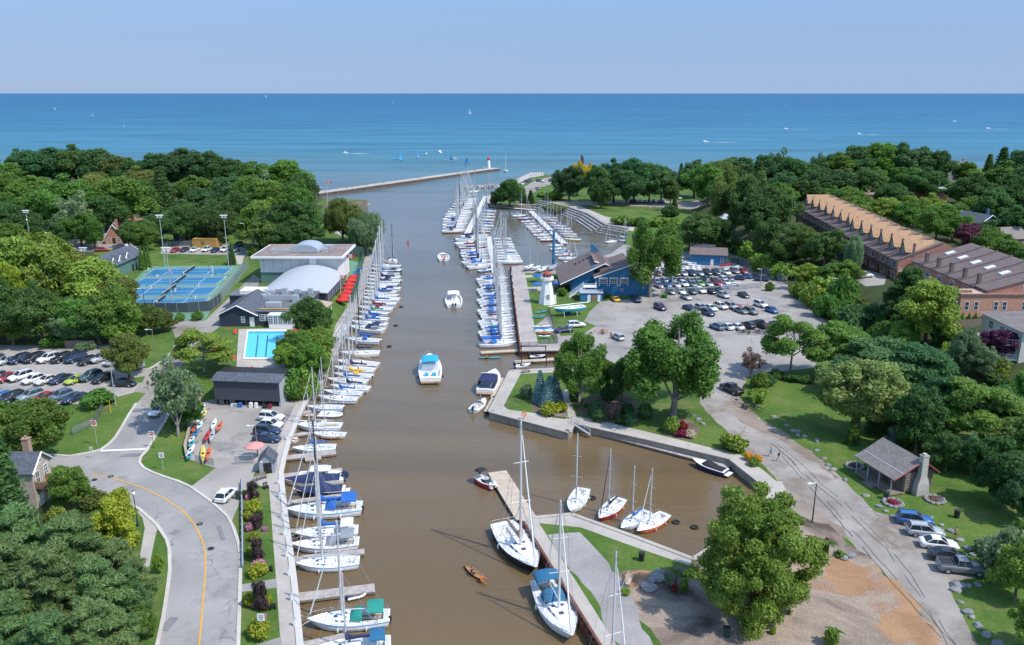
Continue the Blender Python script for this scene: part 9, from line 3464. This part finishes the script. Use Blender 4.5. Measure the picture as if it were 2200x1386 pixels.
 # people (one continuous skinned body per pose)
SKIN=[paint('skin_light',(0.50,0.30,0.21),.6),paint('skin_tan',(0.36,0.20,0.13),.6)]
HAIR=[paint('hair_brown',(0.05,0.03,0.02),.7),paint('hair_fair',(0.25,0.17,0.09),.7)]
CL={'white':paint('cloth_white',(0.72,0.72,0.71),.85),'blue':paint('cloth_blue',(0.03,0.22,0.46),.85),'dark':paint('cloth_dark',(0.025,0.027,0.035),.85),'red':paint('cloth_red',(0.50,0.03,0.035),.85),'khaki':paint('cloth_khaki',(0.30,0.25,0.17),.85),'orange':paint('cloth_orange',(0.70,0.20,0.03),.85),'jeans':paint('cloth_denim',(0.05,0.085,0.16),.85),'grey':paint('cloth_grey',(0.24,0.25,0.27),.85),'teal':paint('cloth_teal',(0.05,0.30,0.34),.85),'yellow':paint('cloth_yellow',(0.65,0.55,0.06),.85)}
POSES={'stand':dict(hip=0.92,kn=((.10,.03,.50),(-.10,.0,.50)),ft=((.11,-.03,.06),(-.11,-.02,.06)),el=((.26,.02,1.12),(-.26,.02,1.12)),ha=((.27,-.08,.86),(-.27,-.08,.86))),'walk':dict(hip=0.90,kn=((.10,-.20,.50),(-.10,.06,.48)),ft=((.10,-.34,.08),(-.10,.38,.10)),el=((.25,.16,1.12),(-.25,-.10,1.12)),ha=((.25,.10,.86),(-.25,-.28,.92))),'swing':dict(hip=0.86,kn=((.20,-.10,.48),(-.20,-.06,.48)),ft=((.30,.0,.06),(-.30,.05,.06)),el=((.34,-.20,1.26),(-.30,-.10,1.16)),ha=((.55,-.40,1.34),(-.36,-.34,1.10))),'sit':dict(hip=0.25,kn=((.14,-.42,.38),(-.14,-.42,.38)),ft=((.13,-.72,.12),(-.13,-.72,.12)),el=((.32,-.18,.56),(-.32,-.16,.52)),ha=((.30,-.45,.56),(-.30,-.42,.40))),}
_PM={}
def person_mesh(pose):
 if pose in _PM:
  return _PM[pose]
 d=POSES[pose]
 h=d['hip']
 sh=h+.50
 ln=-.05 if pose!='sit' else-.08
 V=[(0,0,h),(0,ln*.4,h+.25),(0,ln,sh-.04),(0,ln,sh+.10),(0,ln-.02,sh+.22),(0,ln-.01,sh+.34)]
 RD=[(.15,.11),(.13,.095),(.15,.10),(.05,.05),(.085,.095),(.07,.08)]
 E=[(0,1),(1,2),(2,3),(3,4),(4,5)]
 for s,sg in((0,1),(1,-1)):
  b0=len(V)
  V+=[(sg*.09,0,h-.06),d['kn'][s],d['ft'][s],(d['ft'][s][0],d['ft'][s][1]-.17,.04 if pose!='sit' else d['ft'][s][2])]
  RD+=[(.088,.09),(.058,.06),(.04,.045),(.035,.03)]
  E+=[(0,b0),(b0,b0+1),(b0+1,b0+2),(b0+2,b0+3)]
  b0=len(V)
  hd=Vector(d['ha'][s])
  el=Vector(d['el'][s])
  dr=(hd-el).normalized()
  V+=[(sg*.19,ln,sh),tuple(el),tuple(hd),tuple(hd+dr*.09)]
  RD+=[(.055,.055),(.042,.042),(.03,.03),(.028,.018)]
  E+=[(2,b0),(b0,b0+1),(b0+1,b0+2),(b0+2,b0+3)]
  hb=b0+2
  side=dr.cross(Vector((0,0,1))).normalized()if abs(dr.z)<.9 else Vector((0,1,0))
  for k,off in enumerate((-.028,-.01,.01,.028)):
   n0=len(V)
   V+=[tuple(hd+dr*.10+side*off),tuple(hd+dr*(.16-.012*abs(k-1.5))+side*off*1.15+Vector((0,-.012,-.01)))]
   RD+=[(.0095,.0095),(.008,.008)]
   E+=[(b0+3,n0),(n0,n0+1)]
  n0=len(V)
  V+=[tuple(hd+dr*.05+side*.05),tuple(hd+dr*.10+side*.065)]
  RD+=[(.011,.011),(.009,.009)]
  E+=[(hb,n0),(n0,n0+1)]
 me=bpy.data.meshes.new('person_'+pose)
 me.from_pydata(V,E,[])
 o=bpy.data.objects.new('tmp',me)
 COL.objects.link(o)
 m=o.modifiers.new('skin','SKIN')
 m.use_smooth_shade=True
 for i,r in enumerate(RD):
  me.skin_vertices[0].data[i].radius=r
 me.skin_vertices[0].data[0].use_root=True
 s=o.modifiers.new('sub','SUBSURF')
 s.levels=s.render_levels=1
 dg=bpy.context.evaluated_depsgraph_get()
 ev=bpy.data.meshes.new_from_object(o.evaluated_get(dg))
 bpy.data.objects.remove(o)
 ev.name='body_'+pose
 for mm in(SKIN[0],CL['white'],CL['dark'],M_TRIM):
  ev.materials.append(mm)
 el=[Vector(q)for q in d['el']]
 kn=[Vector(q)for q in d['kn']]
 for p in ev.polygons:
  c=p.center
  mi=0
  if c.z<.10 and pose!='sit':
   mi=3
  elif c.z>sh+.08:
   mi=0
  elif abs(c.x)>.21 and c.z>h-.15 and(pose!='sit' or c.z>.4)and min((c-e).length for e in el)>.13 and abs(c.x)>.235:
   mi=0
  elif c.z>h+.04:
   mi=1
  elif min(c.z-k.z for k in kn)>.04 or(pose=='sit' and c.y>-.5):
   mi=2
  p.material_index=mi
 b=MB()
 hc=(0,ln+.015,sh+.285)
 b.ell((hc[0],hc[1]+.02,hc[2]+.03),(.092,.10,.105),10,7)
 hr=b.mesh('hair',[HAIR[0]])
 _PM[pose]=(ev,hr,sh,ln)
 return _PM[pose]
M_EYE=paint('eye_dark',(0.03,0.02,0.02),.4)
M_LIP=paint('lip',(0.35,0.13,0.11),.6)
def person_at(p,ang,pose,shirt,trousers,label,group=None,hat=None,fine=False,k=1.0,sk=0):
 body,hair,sh,ln=person_mesh(pose)
 o=thing('person',label,'person',p,R(ang),group)
 o.scale=(k,k,k)
 mobj('body',body,o,mats=[SKIN[sk],CL[shirt]if shirt!='bare' else SKIN[sk],CL[trousers],M_TRIM])
 h=mobj('hair',hair,o,mats=[HAIR[random.randrange(2)]if hat is None else CL[hat]])
 if fine:
  for s in(-1,1):
   b=MB()
   b.ell((s*.033,ln-.105,sh+.265),(.014,.008,.009),6,4)
   b.obj('eye',[M_EYE],o)
   b=MB()
   b.ell((s*.088,ln-.01,sh+.255),(.012,.022,.032),6,4)
   b.obj('ear',[SKIN[sk]],o)
  b=MB()
  b.ell((0,ln-.115,sh+.235),(.013,.02,.026),6,4)
  b.obj('nose',[SKIN[sk]],o)
  b=MB()
  b.ell((0,ln-.10,sh+.195),(.026,.008,.008),6,4)
  b.obj('mouth',[M_LIP],o)
 return o
def person(px,py,ang,pose,shirt,trousers,label,**kw):
 return person_at(GT(px,py),ang,pose,shirt,trousers,label,**kw)
person(1655,981,30,'walk','blue','dark','walker in a bright blue top on the right lane',fine=True)
person(1672,991,15,'walk','dark','khaki','walker in dark clothes with pale shorts on the right lane',fine=True)
person(2051,1158,-70,'stand','bare','red','bare-chested person in red shorts beside the parked cars',fine=True)
person(319,834,0,'walk','dark','jeans','person in dark top and jeans walking up the left lane',fine=True)
q=W(1032,866,.45)
person_at((q.x,q.y,.42),20,'stand','blue','dark','person in a blue shirt standing in the small white runabout')
person(1312,727,0,'stand','red','dark','person in a red top beside the silver car near the boat ramp')
person(1533,658,10,'stand','yellow','dark','person in a yellow vest in the club car park')
for px,py,sh_,tr_,lb in((1013,1230,'dark','dark','rear paddler in dark clothes in the wooden canoe'),(1034,1246,'orange','dark','front paddler in an orange vest in the wooden canoe')):
 q=W(px,py,.4)
 person_at((q.x,q.y,.12),50,'sit',sh_,tr_,lb,fine=True)
 b=MB()
 b.tube((.5,-.5,.25),(-.25,-.35,1.0),.018,n=5)
 b.ell((.62,-.52,.12),(.10,.03,.22),8,5)
 pd=thing('paddle','wooden paddle held by the %s canoeist'%('rear' if px<1020 else 'front'),'paddle',(q.x,q.y,.12),R(50))
 b.obj('shaft',[M_WOODV],pd)
q=W(1047,769,.3)
person_at((q.x,q.y,.12),-90,'sit','orange','dark','kayaker in an orange vest in the turquoise kayak')
for i,(px,py,sh_)in enumerate(((319,584,'white'),(340,599,'white'),(267,607,'khaki'),(326,622,'white'),(260,647,'white'),(339,656,'white'),(370,590,'grey'),(377,630,'white'),(395,592,'white'),(457,580,'white'),(458,587,'white'),(456,598,'white'),(428,620,'white'),(421,645,'white'),(484,603,'white'))):
 o=person(px,py+2,random.choice((90,-90)),'swing',sh_,'white','tennis player in pale clothes, %s from the left'%ordw(sorted((319,340,267,326,260,339,370,377,395,457,458,456,428,421,484)).index(px)),group='tennis players',k=1.05)
 b=MB()
 b.tube((.56,-.46,1.36),(.62,-.72,1.44),.02,n=5)
 b.ell((.66,-.92,1.50),(.02,.17,.15),8,6)
 rk=thing('tennis_racket','racket held by tennis player, %s from the left'%ordw(sorted((319,340,267,326,260,339,370,377,395,457,458,456,428,421,484)).index(px)),'racket',o.location,o.rotation_euler.z,'tennis rackets')
 b.obj('frame',[M_TRIM],rk)
_pp=[(700,411),(745,404),(757,402),(765,400),(770,399),(785,397),(790,397),(825,392),(832,391),(896,382),(900,381),(904,381),(982,371),(986,370),(1020,366),(1037,363),(1140,377),(1143,376),(1148,375),(1152,375),(1157,374),(1163,374),(1112,386),(1116,385)]
for i,(px,py)in enumerate(_pp):
 q=W(px,py+3,1.85 if px<1060 else 1.5)
 person_at((q.x,q.y,1.85 if px<1060 else 1.5),random.uniform(0,360),random.choice(('stand','walk')),random.choice(('white','dark','red','grey','blue')),random.choice(('dark','jeans')),('tiny stroller on the harbour pier, %s from the left'%ordw(i))if i<16 else('tiny stroller at the far point, %s in the list from the lake'%ordw(i-16)),group='strollers by the harbour mouth',k=1.05)
for i,(px,py)in enumerate(((1398,452),(1402,451),(1408,452),(1413,453),(1421,452),(1428,453),(1390,451))):
 q=GT(px,py)
 person_at(q,random.uniform(0,360),'stand',('white','red','dark','blue','white','dark','grey')[i],'dark','person in the group on the far park lawn, %s from the left'%ordw(sorted((1398,1402,1408,1413,1421,1428,1390)).index(px)),group='people on the park lawn',k=1.05)
